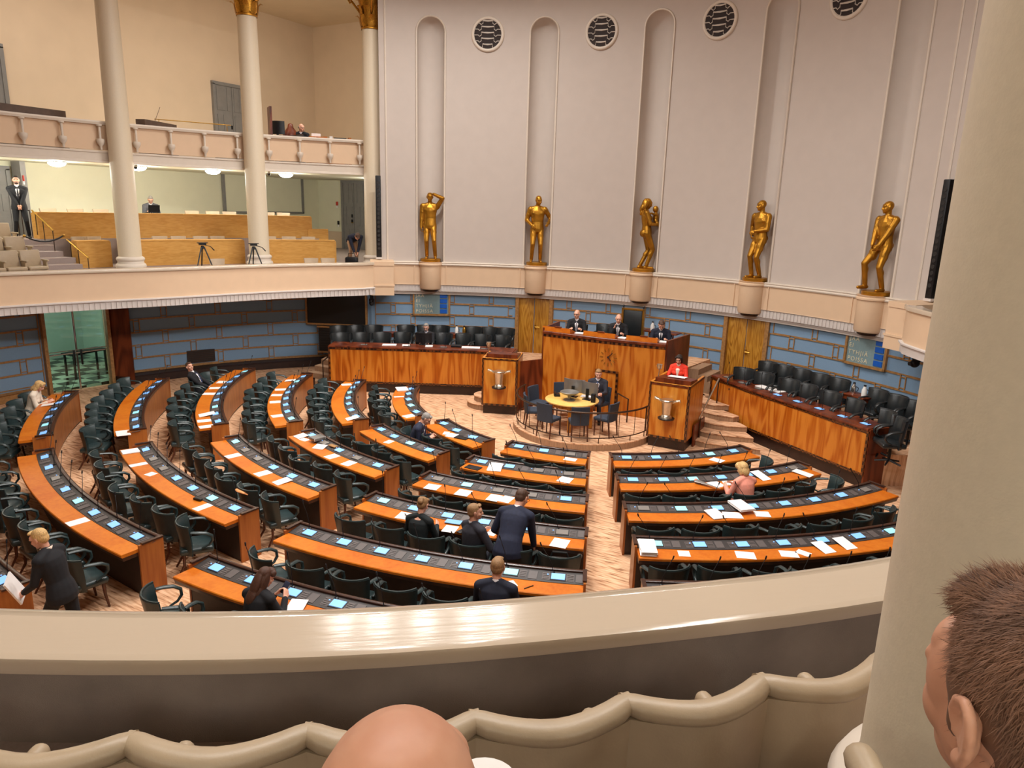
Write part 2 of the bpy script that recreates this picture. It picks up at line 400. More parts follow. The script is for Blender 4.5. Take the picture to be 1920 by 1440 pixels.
# ---- niche wall
NB = [-33.36, -16.68, 0, 16.68, 33.36]; HW = 1.98; HWM = R0*rad(HW); ZS = 11.3-HWM; DEP = .40
b = MB(); nb = MB()
edges = [-40.4]+[x for n_ in NB for x in (n_-HW, n_+HW)]+[40.4]
for i in range(0, 12, 2):
    b0, b1 = edges[i], edges[i+1]; n = max(2, int((b1-b0)/1.2)); vs = []
    for j in range(n+1):
        a = b0+(b1-b0)*j/n; vs += [bearing(R0, a, 2.6), bearing(R0, a, ZT+.1)]
    b.add(vs, [(2*j, 2*j+2, 2*j+3, 2*j+1) for j in range(n)])
NU = 16; NZ = 8
for nbv in NB:
    us = [-cos(pi*i/NU) for i in range(NU+1)]; vs = []; rows = None
    for u in us:
        a = nbv+u*HW; h = HWM*sqrt(max(0, 1-u*u)); vs += [bearing(R0, a, ZS+h), bearing(R0, a, ZT+.1)]
    b.add(vs, [(2*j, 2*j+2, 2*j+3, 2*j+1) for j in range(NU)])
    b.add([bearing(R0, nbv+u*HW, z) for u in us for z in (2.6, ZL)], [(2*j, 2*j+2, 2*j+3, 2*j+1) for j in range(NU)])
    vs = []; nr = NZ+2
    for u in us:
        h = HWM*sqrt(max(0, 1-u*u)); zz = [ZL, ZS]+[ZS+h*sin(pi/2*(q+1)/NZ) for q in range(NZ)]
        for z in zz:
            ww = max(0, z-ZS)/HWM; d = DEP*sqrt(max(0, 1-u*u-ww*ww)); vs.append(bearing(R0+d, nbv+u*HW, z))
    nb.add(vs, [(j*nr+q, (j+1)*nr+q, (j+1)*nr+q+1, j*nr+q+1) for j in range(NU) for q in range(nr-1)])
for sgn in (-1, 1):     # returns at both ends of the wall
    b.box((0, 0, 0), (.25, 4.0, 9.4), m=M.Translation(bearing(R0+2.0, sgn*40.35, 7.35)) @ M.Rotation(-rad(sgn*40.35), 4, 'Z'))
wb = struct('wall_back', b, 'wall_plaster', 'tall pale plaster wall with five statue niches', 'wall')
struct('niche_recess', nb, 'niche_plaster', parent=wb, smooth=60)
for i, nbv in enumerate(NB):
    b = MB(); pts = [bearing(R0-.015, nbv-HW-.12, ZL)]
    for q in range(17):
        t = pi-pi*q/16; pts.append(bearing(R0-.015, nbv+(HW+.12)*cos(t), ZS+(HWM+.03)*sin(t)))
    pts.append(bearing(R0-.015, nbv+HW+.12, ZL)); b.tube(pts, .032, 6)
    struct('niche_moulding', b, 'cream_trim', parent=wb, smooth=60)
for bb in (-40.0, 38.6, 40.1):
    b = MB(); b.tube([bearing(R0-.01, bb, ZL), bearing(R0-.01, bb, ZT)], .03, 6); struct('edge_moulding', b, 'cream_trim', parent=wb)
# ---- ledge under the niche wall
def arcpath(R, b0, b1, n): return [bearing(R, b0+(b1-b0)*i/n) for i in range(n+1)]
b = MB(); b.sweep(arcpath(R0, -39.2, 38.9, 60), [(-.05, 2.94), (.10, 2.94), (.10, 3.60), (-.05, 3.60)])
lg = struct('trim_3', b, 'cream_paint', 'cream ledge band below the statue niches', 'ledge')
b = MB(); b.sweep(arcpath(R0, -39.2, 38.9, 60), [(-.05, 3.60), (.14, 3.60), (.15, 3.63), (.12, 3.66), (.14, 3.69), (.10, 3.715), (-.05, 3.715)]); struct('top_moulding', b, 'cream_trim', parent=lg)
def flutes(R_of, b0, b1, z0, z1, step):
    m_ = MB(); n = int(abs(b1-b0)/step)
    return m_
b = MB(); b.sweep(arcpath(R0, -39.2, 38.9, 60), [(-.12, 2.66), (.02, 2.66), (.02, 2.70), (.07, 2.71), (.08, 2.93), (.12, 2.94), (-.12, 2.94)])
struct('bottom_band', b, 'pale_grey_trim', parent=lg)
b = MB()
for i in range(int(78/.5)):
    b.box((0, 0, 0), (.05, .02, .2), m=M.Translation(bearing(R0-.083, -39+i*.5, 2.82)) @ M.Rotation(-rad(-39+i*.5), 4, 'Z'))
o = struct('band_flutes', b, 'pale_grey_trim', parent=lg, smooth=None)
for i, nbv in enumerate(NB):   # strips beside each corbel
    b = MB()
    for s in (-1, 1): b.box((0, 0, 0), (.03, .05, .66), m=M.Translation(bearing(R0-.105, nbv+s*(HW+.5), 3.27)) @ M.Rotation(-rad(nbv+s*(HW+.5)), 4, 'Z'))
    struct('ledge_strip', b, 'cream_paint', parent=lg)
    b = MB(); T = M.Translation(bearing(R0-.06, nbv, 0)) @ M.Rotation(-rad(nbv), 4, 'Z')
    b.lathe([(.02, 2.72), (.24, 2.72), (.27, 2.76), (.27, 2.80)], m=T, n=28)
    c_ = MB(); c_.lathe([(.02, 2.80), (.33, 2.80), (.36, 2.85), (.36, 3.6), (.40, 3.61), (.40, 3.65), (.37, 3.68), (.39, 3.715), (.02, 3.715)], m=T, n=36)
    o = tag(link('corbel', c_.mesh('corbel', 'cream_paint', 35)), 'half-round cream corbel under the %s statue from the left' % ORD[i], 'corbel', 'corbels under the statues')
    part(o, 'base_ring', b, 'dark_bronze', label='dark underside ring')
# ---- round ventilation grilles
for bb, lab in ((-25.02, 'round dark grille in the wall between the first and second niche from the left'), (-8.34, 'round dark grille in the wall between the second and third niche from the left'),
                (8.34, 'round dark grille in the wall between the third and fourth niche from the left'), (25.02, 'round dark grille cut by the top edge, between the two rightmost niches')):
    t = thing('wall_grille', lab, 'grille', bearing(R0-.02, bb, 10.84), -rad(bb), 'round wall grilles')
    b = MB(); b.tube([(.47*cos(2*pi*q/40), 0, .47*sin(2*pi*q/40)) for q in range(40)], .055, 8, True); part(t, 'frame', b, 'cream_trim', 60)
    b = MB(); b.lathe([(.001, -.02), (.45, -.02), (.45, .03), (.001, .03)], m=M.Rotation(pi/2, 4, 'X'), n=40); part(t, 'backing', b, 'slot_dark')
    b = MB()
    for r in range(5):
        z = -.34+r*.17; L = sqrt(max(.01, .44**2-z*z)); x1 = min(.2, L*.55)
        b.tube([(-L, -.04, z-.03), (-x1-.1, -.04, z-.03), (-x1-.06, -.04, z-.07), (-x1, -.04, z-.03), (-x1, -.04, z+.05), (x1, -.04, z+.05), (x1, -.04, z-.03), (x1+.06, -.04, z-.07), (x1+.1, -.04, z-.03), (L, -.04, z-.03)], .013, 5)
        b.tube([(-x1, -.04, z+.05), (0, -.04, z+.03), (x1, -.04, z+.05)], .02, 5)
    part(t, 'grille_bars', b, 'grille_metal', 60)
# ---- gallery parapet, horseshoe plan
PB = [(-41.6, 11.25), (-43.3, 10.92), (-51.3, 10.58), (-60.2, 10.33), (-68.8, 10.16), (-76.7, 10.17), (-83.5, 10.45), (-90, 10.8), (-96, 11.15), (-103, 11.3), (-115, 11.1), (-130, 10.6), (-150, 10.1), (-170, 9.75), (-190, 9.6), (-207, 9.5), (-218, 9.5), (-226, 9.53), (-236, 9.68), (-250, 9.85), (-270, 10.1), (-290, 10.3), (-310, 10.7), (-316, 10.95), (-318.5, 11.3)]
def interp(tab, x):
    for i in range(len(tab)-1):
        (x0, y0), (x1, y1) = tab[i], tab[i+1]
        if (x0-x)*(x1-x) <= 0:
            y_1 = tab[i-1][1] if i else y0; y2 = tab[i+2][1] if i+2 < len(tab) else y1
            xm = tab[i-1][0] if i else x0-(x1-x0); xp = tab[i+2][0] if i+2 < len(tab) else x1+(x1-x0)
            t = (x-x0)/(x1-x0); m0 = (y1-y_1)/(x1-xm)*(x1-x0); m1 = (y2-y0)/(xp-x0)*(x1-x0)
            return (2*t**3-3*t*t+1)*y0+(t**3-2*t*t+t)*m0+(-2*t**3+3*t*t)*y1+(t**3-t*t)*m1
def par_path(b0=-42.2, b1=-318, n=150): return [bearing(interp(PB, b0+(b1-b0)*i/n), b0+(b1-b0)*i/n) for i in range(n+1)]
pp = par_path()
b = MB(); b.sweep(pp, [(.05, 2.96), (.28, 2.96), (.28, 3.66), (.05, 3.66)]); wg = struct('wall_gallery', b, 'cream_paint', 'curved cream parapet of the public gallery', 'parapet')
b = MB(); b.sweep(pp, [(0, 3.665), (.0, 3.73), (.012, 3.75), (.035, 3.755), (.05, 3.742), (.056, 3.742), (.066, 3.742), (.322, 3.742), (.332, 3.742), (.36, 3.735), (.372, 3.71), (.36, 3.665)]); struct('parapet_cap', b, 'parapet_top_paint', parent=wg, smooth=50)
b = MB(); b.sweep(pp, [(.03, 2.72), (.3, 2.72), (.3, 2.96), (.0, 2.96), (-.02, 2.95), (-.02, 2.92), (.03, 2.90)]); struct('bottom_band', b, 'pale_grey_trim', parent=wg)
b = MB(); p2 = par_path(n=420)
for i in range(0, 190):
    x, y = p2[i]; x2, y2 = p2[i+1]; a = atan2(y2-y, x2-x)
    b.box((x+.025*sin(a), y-.025*cos(a), 2.81), (.05, .03, .17), a)
struct('band_flutes', b, 'pale_grey_trim', parent=wg, smooth=None)
b = MB(); b.sweep(pp, [(.281, 3.0), (.32, 3.0), (.32, 3.66), (.281, 3.66)]); struct('carpet_lining', b, 'grey_carpet', parent=wg)
b = MB(); b.sweep(pp, [(.06, 2.70), (3.3, 2.70), (3.3, 3.3), (.06, 3.3)] if False else [(.1, 2.74), (3.6, 2.74), (3.6, 3.3), (.26, 3.3), (.26, 2.97), (.1, 2.97)])
struct('floor', b, 'step_carpet', 'floor slab of the public gallery', 'floor', smooth=None)
for s in (-1, 1):   # end piers of the parapet against the back wall
    b = MB(); rz = rad(-s*41)
    for z0, z1, g in ((2.96, 3.62, 0), (3.62, 3.75, .04), (2.66, 2.96, .02)):
        b.box((0, 0, 0), (.72+g, 1.05+g, z1-z0), m=M.Translation(bearing(11.95, s*40.9, (z0+z1)/2)) @ M.Rotation(rz, 4, 'Z'))
    b.box((0, 0, 0), (.78, 1.11, .05), m=M.Translation(bearing(11.95, s*40.9, 2.98)) @ M.Rotation(rz, 4, 'Z'))
    single('parapet_pier', b, 'cream_paint', 'square cream pier ending the gallery parapet, beside the %s statue' % ('leftmost' if s < 0 else 'rightmost'), 'pier', smooth=None)
# ---- near seating tiers of the gallery and left tiers
for r0, r1, z1, b0, b1 in ((11.25, 16.5, 3.8, 96, 215), (12.1, 16.5, 4.3, 96, 215)):
    b = MB(); b.arc(r1, r0, b0, b1, 3.28, z1, 40) if False else b.sweep([bearing(r0, b0+(b1-b0)*i/40) for i in range(41)], [(0, 3.25), (-(r1-r0), 3.25), (-(r1-r0), z1), (0, z1)])
    struct('floor', b, 'step_carpet', 'raised step of the near gallery', 'floor', smooth=None)
def ringpoly(r0, b0, b1, ext, n=30): return [bearing(r0, b0+(b1-b0)*i/n) for i in range(n+1)]+ext
b = MB(); b.prism(ringpoly(12.55, -43, -100, [(-17.2, -2.2), (-17.2, 15.8), (-9.0, 15.8)]), 3.25, 3.5); struct('floor', b, 'step_carpet', 'lower tier floor of the left gallery', 'floor', smooth=None)
b = MB(); b.prism(ringpoly(14.95, -49.2, -99, [(-17.2, -2.6), (-17.2, 13.9)]), 3.45, 4.28); struct('floor', b, 'step_carpet', 'upper tier floor of the left gallery', 'floor', smooth=None)
# ---- outer walls of both galleries
b = MB(); b.box((-17.35, -.5, 7.9), (.3, 33, 10.4)); struct('wall_left', b, 'gallery_plaster', 'warm beige wall behind the left galleries', 'wall')
b = MB(); b.box((-12.9, 15.95, 7.9), (9, .3, 10.4)); struct('wall_rear', b, 'gallery_plaster', 'short beige wall at the end of the galleries', 'wall')
b = MB(); b.box((-17.19, 6.2, 5.4), (.03, 19.2, 2.3)); b.box((-13.4, 15.79, 5.4), (7.6, .03, 2.3)); struct('wall_lining', b, 'green_plaster', 'pale green wall of the lower gallery', 'wall')
b = MB(); b.box((17.35, -.5, 6.6), (.3, 33, 13.2)); struct('wall_right', b, 'gallery_plaster', 'beige wall behind the right gallery', 'wall')
b = MB(); b.box((0, -16.85, 6.6), (35, .3, 13.2)); struct('wall_front', b, 'gallery_plaster', 'beige wall behind the viewer', 'wall')
b = MB(); b.prism([bearing(13.45, 42+i*270/80) for i in range(57)]+[(-17.2, -16.7), (17.2, -16.7), (17.2, 15.8), (9.1, 15.8)], 13.0, 13.25); struct('ceiling', b, 'gallery_plaster', 'ceiling over the near gallery', 'ceiling')
# ---- upper gallery: slab, parapet with little hanging ornaments
b = MB(); b.prism([bearing(13.32, -41.5-i*100/40) for i in range(41)]+[(-17.2, -15.5), (-17.2, 15.8), (-8.9, 15.8)], 6.52, 6.8); struct('ceiling', b, 'green_plaster', 'ceiling of the lower gallery', 'ceiling')
up_ = [bearing(13.2, -41.2-i*78/60) for i in range(61)]
b = MB(); b.sweep(up_, [(.03, 6.82), (.13, 6.82), (.13, 7.5), (.03, 7.5)]); wu = struct('wall_upper', b, 'cream_paint', 'cream parapet of the upper gallery', 'parapet')
b = MB(); b.sweep(up_, [(-.03, 6.48), (.16, 6.48), (.16, 6.8), (-.03, 6.8), (-.03, 6.75), (0, 6.74), (0, 6.55), (-.02, 6.53)]); b.sweep(up_, [(-.05, 7.5), (.2, 7.5), (.2, 7.6), (-.06, 7.6), (-.07, 7.56)]); struct('parapet_moulding', b, 'cream_trim', parent=wu)
for i in range(18):
    bb = -43.78-i*4.17
    b = MB(); T = M.Translation(bearing(13.12, bb, 0)); b.t = None
    b.lathe([(.03, 7.5), (.075, 7.5), (.075, 7.46), (.035, 7.44), (.03, 7.12), (.10, 7.11), (.11, 7.06), (.085, 6.98), (.035, 6.92), (.03, 6.82)], m=T, n=10)
    tag(link('parapet_ornament', b.mesh('parapet_ornament', 'cream_trim', 50)), 'small cup-shaped pendant on the upper parapet, %s from the back corner' % (ORD[i] if i < 14 else ['fifteenth', 'sixteenth', 'seventeenth', 'eighteenth'][i-14]), 'ornament', 'pendants on the upper parapet')
b = MB(); b.prism([bearing(13.32, 100+i*100/40) for i in range(41)]+[(-17.2, -16.7), (17.2, -16.7), (17.2, -2.4)], 6.52, 6.8); struct('ceiling', b, 'green_plaster', 'underside of the upper gallery behind the viewer', 'ceiling')
# ---- columns
def column(x, y, lab, r=.315, zb=3.3, up=0.0):
    t = thing('column', lab, 'column', (x, y, zb), 0)
    h = lambda z: z-zb
    b = MB(); b.lathe([(r+.08, h(3.5+up)), (r+.10, h(3.58+up)), (r+.08, h(3.64+up)), (r+.03, h(3.66+up)), (r+.03, h(3.72+up)), (r+.06, h(3.75+up)), (r+.07, h(3.79+up)), (r+.05, h(3.83+up)), (r+.005, h(3.86+up))], n=48); part(t, 'base_moulding', b, 'cream_trim', 50)
    b = MB(); b.lathe([(r+.12, 0), (r+.12, h(3.48+up)), (r+.09, h(3.5+up)), (.05, h(3.5+up))] , n=48); part(t, 'plinth', b, 'pale_grey_trim', 50)
    b = MB(); b.lathe([(r*(1-.10*(q/12)**1.8), h(3.84+up)+(10.95-3.84-up)*q/12) for q in range(13)], n=48); part(t, 'shaft', b, 'column_paint', 60)
    c = MB(); z0 = h(10.93); c.lathe([(r*.97, z0), (r*.99, z0+.03), (r*.97, z0+.06), (r*.9, z0+.08), (r*.9, z0+.5), (r*1.25, z0+.86), (r*.4, z0+.88)], n=32)
    cap = part(t, 'capital', c, 'gilt', 50)
    c = MB()
    for tier, (zz, hh, n, off) in enumerate(((z0+.06, .34, 8, 0), (z0+.1, .58, 8, .5))):
        for q in range(n):
            a = 2*pi*(q+off)/n; rr = r*.93; ring = []
            for s_, (dr, dz, wd) in enumerate(((.0, 0, .085), (.03, hh*.4, .11), (.045, hh*.75, .09), (.12, hh*.98, .06), (.16, hh*.9, .03))):
                cx, cy = (rr+dr)*cos(a), (rr+dr)*sin(a); tx, ty = -sin(a)*wd, cos(a)*wd; ox, oy = cos(a)*.028, sin(a)*.028
                ring.append([(cx-tx, cy-ty, zz+dz), (cx+ox, cy+oy, zz+dz), (cx+tx, cy+ty, zz+dz), (cx-ox*.3, cy-oy*.3, zz+dz)])
            c.loft(ring)
    part(cap, 'acanthus_leaves', c, 'gilt', 50)
    c = MB()
    for q in range(4):
        a = pi/4+q*pi/2
        c.tube([((r*(.95+.1*s_)+.05*s_)*cos(a), (r*(.95+.1*s_)+.05*s_)*sin(a), z0+.45+.1*s_) for s_ in range(5)]+[((r*1.2+.3)*cos(a), (r*1.2+.3)*sin(a), z0+.82), ((r*1.2+.26)*cos(a), (r*1.2+.26)*sin(a), z0+.74), ((r*1.2+.2)*cos(a), (r*1.2+.2)*sin(a), z0+.8)], .035, 6)
    c.box((0, 0, z0+.93), (2*r*1.35, 2*r*1.35, .1)); c.box((0, 0, z0+1.02), (2*r*1.5, 2*r*1.5, .1)); part(cap, 'volutes', c, 'gilt', 50)
    return t
column(*bearing(13.0, -75.15), 'tall cream column on the left gallery, nearest to the left picture edge')
column(*bearing(13.0, -58.4), 'tall cream gallery column between the two tripods and the wide white wall panel')
column(*bearing(13.0, -41.9), 'tall cream column against the edge of the niche wall')
column(8.25, -7.84, 'big cream column close by on the right of the picture', .315, 3.8, .28)
# ---- blue panelled wall of the chamber
def panels(path_fn, s0, s1, z0, z1, rows, pw, gap, skip=(), seed=0):
    "box-section frames laid like staggered bricks, with two little links in every gap"
    b = MB(); rh = (z1-z0)/rows; fw = .024; fd = .026; off = 0
    def P(s, z, o): x, y, nx, ny = path_fn(s); return (x+nx*o, y+ny*o, z)
    def bar(sa, sb, za, zb):
        n = max(1, int((sb-sa)/.35)); rings = []
        for i in range(n+1):
            s = sa+(sb-sa)*i/n; rings.append([P(s, za, 0), P(s, za, fd), P(s, zb, fd), P(s, zb, 0)])
        b.loft(rings)
    for r in range(rows):
        za, zb = z0+r*rh+.001, z0+(r+1)*rh-.001; s = s0-(r % 2)*(pw+gap)/2-.3*seed
        while s < s1:
            a_, b_ = max(s, s0), min(s+pw, s1); pieces = [(a_, b_)]
            for k0, k1 in skip:
                nn = []
                for p in pieces:
                    if p[1] <= k0 or p[0] >= k1: nn.append(p)
                    else:
                        if p[0] < k0-.12: nn.append((p[0], k0))
                        if p[1] > k1+.12: nn.append((k1, p[1]))
                pieces = nn
            for a, c in pieces:
                if c-a < .12: continue
                bar(a, c, za, za+fw); bar(a, c, zb-fw, zb); bar(a, a+fw, za, zb); bar(c-fw, c, za, zb)
            g0, g1 = s+pw, s+pw+gap
            if g0 > s0 and g1 < s1 and not any(g1 > k0 and g0 < k1 for k0, k1 in skip):
                bar(g0, g1, za+.045, za+.045+fw); bar(g0, g1, zb-.045-fw, zb-.045)
            s += pw+gap
    return b
RB = 12.5; RL = 13.42
fn_b = lambda s: (RB*sin(s/RB), RB*cos(s/RB), -sin(s/RB), -cos(s/RB))
fn_l = lambda s: (RL*sin(s/RL), RL*cos(s/RL), -sin(s/RL), -cos(s/RL))
b = MB(); b.sweep(arcpath(RB, -42.4, 44, 60), [(0, .0), (-.15, .0), (-.15, 2.75), (0, 2.75)]); wbl = struct('wall_blue', b, 'blue_felt', 'blue felt wall behind the rostrum', 'wall')
D1 = (RB*rad(-19.8), RB*rad(-13.9)); D2 = (RB*rad(12.8), RB*rad(19.4)); BO = [(RB*rad(-36.2), RB*rad(-30.3)), (RB*rad(30.2), RB*rad(35.7))]
struct('panel_frames', panels(fn_b, RB*rad(-42), RB*rad(43.5), .74, 2.66, 5, 1.22, .13, (D1, D2)), 'frame_wood', parent=wbl, smooth=None)
b = MB(); b.sweep(arcpath(RL, 46.3, 128, 30), [(0, 0), (-.15, 0), (-.15, 2.8), (0, 2.8)]); b.prism([bearing(RB, 43.9), bearing(RB, 44.4), bearing(RL, 46.9), bearing(RL, 46.2)], 0, 2.8)
wbr = struct('wall_blue_right', b, 'blue_felt', 'blue felt wall under the right gallery', 'wall')
struct('panel_frames', panels(fn_l, RL*rad(46.6), RL*rad(120), .32, 2.72, 6, 1.5, .14, (), 1), 'frame_wood', parent=wbr, smooth=None)
DG0, DG1 = -85.6, -78.2
b = MB(); b.sweep(arcpath(RL, -46.5, DG1, 24), [(0, 0), (.15, 0), (.15, 2.8), (0, 2.8)]); b.sweep(arcpath(RL, DG0, -128, 24), [(0, 0), (.15, 0), (.15, 2.8), (0, 2.8)])
wll = struct('wall_blue_left', b, 'blue_felt', 'blue felt wall under the left gallery', 'wall')
struct('panel_frames', panels(fn_l, RL*rad(DG1)+.08, RL*rad(-46.6), .32, 2.72, 6, 1.5, .14, ()), 'frame_wood', parent=wll, smooth=None)
struct('panel_frames', panels(fn_l, RL*rad(-118), RL*rad(DG0)-.08, .32, 2.72, 6, 1.5, .14, (), 1), 'frame_wood', parent=wll, smooth=None)
b = MB(); b.prism([bearing(RB+.1, -42.3), bearing(RB+.1, -43.2), bearing(RL+.12, -46.4), bearing(RL+.12, -47.2), bearing(RL, -47.2), bearing(RL, -46.2), bearing(RB, -42.6), bearing(RB, -42.2)], 0, 2.8); struct('wall_return', b, 'blue_felt', 'short return of the blue wall', 'wall')
b = MB(); b.sweep(arcpath(RL, -47, DG1+.3, 24), [(.0, 0), (-.34, 0), (-.34, .2), (-.30, .24), (0, .28)]); struct('baseboard_left', b, 'dark_skirting', 'dark skirting under the blue wall', 'baseboard')
b = MB(); b.sweep(arcpath(RL, -47, DG1+.3, 24), [(.0, .28), (-.06, .28), (-.06, .32), (0, .32)]); struct('trim_4', b, 'frame_wood', 'wooden rail over the dark skirting', 'trim')
b = MB(); b.sweep(arcpath(RL, DG0-.3, -120, 24), [(.0, 0), (-.05, 0), (-.05, .2), (-.10, .24), (0, .28)]); struct('baseboard_left', b, 'frame_wood', 'brown skirting left of the glass door', 'baseboard')
# glass door with the lobby behind it
b = MB()
for bb in (DG0, DG1): b.box((0, 0, 0), (.09, .3, 2.75), m=M.Translation(bearing(RL, bb, 1.375)) @ M.Rotation(-rad(bb), 4, 'Z'))
t = struct('door_1', b, 'frame_wood', 'double glass door to the lobby, in the blue wall', 'door')
b = MB(); b.box((0, 0, 0), (.62, .06, 2.75), m=M.Translation(bearing(RL-.2, DG1+1.15, 1.375)) @ M.Rotation(-rad(DG1+1.15+38), 4, 'Z')); struct('door_jamb', b, 'dark_wood', parent=t)
for a0, a1 in ((DG0+.25, -82.1), (-81.9, DG1-.25)):
    b = MB(); b.sweep([bearing(RL+.05, a0), bearing(RL+.05, a1)], [(-.006, .02), (.006, .02), (.006, 2.72), (-.006, 2.72)]); struct('glass_leaf', b, 'door_glass', parent=t)
b = MB(); b.tube([bearing(RL, -82, 0.02), bearing(RL, -82, 2.72)], .028, 8); b.tube([bearing(RL-.02, DG0+.3, 1.12), bearing(RL-.02, DG1-.3, 1.12)], .022, 8); b.tube([bearing(RL-.02, DG0+.3, 1.2), bearing(RL-.02, DG1-.3, 1.2)], .012, 8); struct('chrome_bars', b, 'chrome', parent=t)
b = MB()
for s in (-.16, .16): b.bev((0, 0, 0), (.05, .07, .46), .02, m=M.Translation(bearing(RL-.06, -82+s*2.6, .98)) @ M.Rotation(rad(82), 4, 'Z'))
struct('pull_handle', b, 'black_metal', parent=t)
b = MB(); b.box((-16.0, 1.2, -.1), (4.6, 7.5, .2)); struct('floor', b, 'checker_tiles', 'chequered tile floor of the lobby behind the glass door', 'floor')
b = MB(); b.box((-18.2, 1.2, 1.35), (.2, 7.5, 2.7)); b.box((-16, 4.9, 1.35), (4.6, .2, 2.7)); b.box((-16, -2.5, 1.35), (4.6, .2, 2.7)); struct('wall_lobby', b, 'corridor_wall', 'pale green lobby wall behind the glass door', 'wall')
t = thing('lobby_lamp', 'round lamp in the lobby behind the glass door', 'lamp', (-15.6, 1.2, 2.66)); b = MB(); b.lathe([(.02, -.06), (.14, -.04), (.18, .02), (.02, .03)]); part(t, 'glass_shade', b, 'screen_off')
la = bpy.data.lights.new('lobby_light', 'POINT'); la.energy = 150; la.color = (.86, 1, .9); la.shadow_soft_size = .2; lo = bpy.data.objects.new('lobby_light', la); COL.objects.link(lo); lo.parent = t; lo.location = (0, 0, -.15)
t = thing('lobby_table', 'dark side table in the lobby behind the glass door', 'table', (-15.15, 3.15, 0), rad(8)); b = MB(); b.box((0, 0, .72), (.5, 1.25, .06)); part(t, 'tabletop', b, 'black_metal')
for sx in (-.2, .2):
    for sy in (-.55, .55): b = MB(); b.box((sx, sy, .345), (.05, .05, .69)); part(t, 'leg', b, 'black_metal')
# oak double doors in the niche wall
for i, ((s0, s1), lab) in enumerate(((D1, 'burr oak double door left of the rostrum'), (D2, 'burr oak double door right of the rostrum'))):
    b = MB(); mid = (s0+s1)/2; bm_ = math.degrees(mid/RB); T = M.Translation(bearing(RB-.02, bm_, 0)) @ M.Rotation(-rad(bm_), 4, 'Z'); W = s1-s0
    for x in (-W/2+.06, W/2-.06): b.box((0, 0, 0), (.12, .14, 2.0), m=T @ M.Translation((x, -.02, 1.68)))
    b.box((0, 0, 0), (W, .14, .1), m=T @ M.Translation((0, -.02, 2.66)))
    t = struct('door_%d' % (i+2), b, 'frame_wood', lab, 'door')
    for s in (-1, 1): b = MB(); b.bev((0, 0, 0), (W/2-.13, .06, 1.92), .012, m=T @ M.Translation((s*(W/4-.055), .02, 1.66))); struct('door_leaf', b, 'oak_door', parent=t)
    b = MB(); b.tube([T @ V((.06, -.1, 1.62)), T @ V((.22, -.1, 1.62))], .016, 6); b.box((0, 0, 0), (.05, .03, .14), m=T @ M.Translation((.06, -.05, 1.62))); struct('door_handle', b, 'brass', parent=t)
# stage floor behind the benches
BLP = [(-7.35, 5.98), (-6.4, 6.52), (-5.5, 7.02), (-4.5, 7.56), (-3.5, 8.08), (-2.45, 8.45)]
BRP = [(3.2, 9.5), (3.8, 8.98), (4.47, 8.44), (5.2, 7.9), (5.92, 7.38), (6.6, 6.88), (7.28, 6.4)]
bl_in = [(x-.25, y+.45) for x, y in BLP]; br_in = [(x+.28, y+.4) for x, y in BRP]
b = MB(); b.prism(bl_in+[(-2.3, 9.2), (3.0, 9.6)]+br_in+[(8.9, 7.6)]+[bearing(RB, 47-i*91/40) for i in range(41)]+[(-8.75, 8.6), (-8.3, 7.2)], 0, .7)
struct('floor', b, 'floor_carpet', 'raised carpeted floor behind the ministers\' benches', 'floor', smooth=None)
# ================================================================== FURNITURE OF THE CHAMBER
def seglen(P): return sum(hypot(P[i+1][0]-P[i][0], P[i+1][1]-P[i][1]) for i in range(len(P)-1))
def along(P, d):
    for i in range(len(P)-1):
        L = hypot(P[i+1][0]-P[i][0], P[i+1][1]-P[i][1])
        if d <= L or i == len(P)-2:
            t = d/L; x = P[i][0]+(P[i+1][0]-P[i][0])*t; y = P[i][1]+(P[i+1][1]-P[i][1])*t
            return x, y, atan2(P[i+1][1]-P[i][1], P[i+1][0]-P[i][0])
        d -= L
def smooth_path(P, n=30):
    out = []
    for i in range(n+1):
        t = (len(P)-1)*i/n; k = min(int(t), len(P)-2); u = t-k
        p0 = P[max(k-1, 0)]; p1 = P[k]; p2 = P[k+1]; p3 = P[min(k+2, len(P)-1)]
        out.append(tuple(.5*((2*p1[j])+(-p0[j]+p2[j])*u+(2*p0[j]-5*p1[j]+4*p2[j]-p3[j])*u*u+(-p0[j]+3*p1[j]-3*p2[j]+p3[j])*u**3) for j in (0, 1)))
    return out
# ---- small shared meshes
def mic_mesh(dx, h):
    b = MB(); b.lathe([(.03, 0), (.03, .012), (.012, .02), (.002, .022)], n=10)
    b.tube([(0, 0, .01), (dx*.05, .0, .1), (dx*.35, .03, h*.55), (dx, .07, h)], [.006, .0055, .005, .005], 6); return b.mesh('microphone', 'black_metal', 50)
MICS = [mic_mesh(-.18, .36), mic_mesh(-.12, .40), mic_mesh(.14, .36), mic_mesh(-.05, .41)]
MICTIP = MB(); MICTIP.cap((0, 0, 0), (0, 0, .035), .011, .01, 8); MICTIP = MICTIP.mesh('tip', 'black_metal', 50)
def slab(w, d, h, name, m): b = MB(); b.box((0, 0, h/2), (w, d, h)); return b.mesh(name, m)
SCR = {k: slab(.185, .125, .010, 'screen', k) for k in ('screen_lit', 'screen_teal', 'screen_off')}
b = MB(); b.bev((0, 0, .003), (.215, .155, .008), .003); BEZEL = b.mesh('bezel', 'tray_dark')
b = MB(); b.box((0, 0, .001), (.43, .155, .003))
for s in (-1, 1):
    for r in range(4): b.box((s*.165, -.055+r*.035, .005), (.085, .013, .006))
BTN = b.mesh('button_panel', 'console_grey')
b = MB(); b.box((0, 0, .002), (.12, .17, .006)); TRAY = b.mesh('tray', 'console_grey')
b = MB(); b.lathe([(.001, 0), (.012, 0), (.012, .008), (.001, .009)], n=8); LED = b.mesh('indicator_light', 'screen_lit')
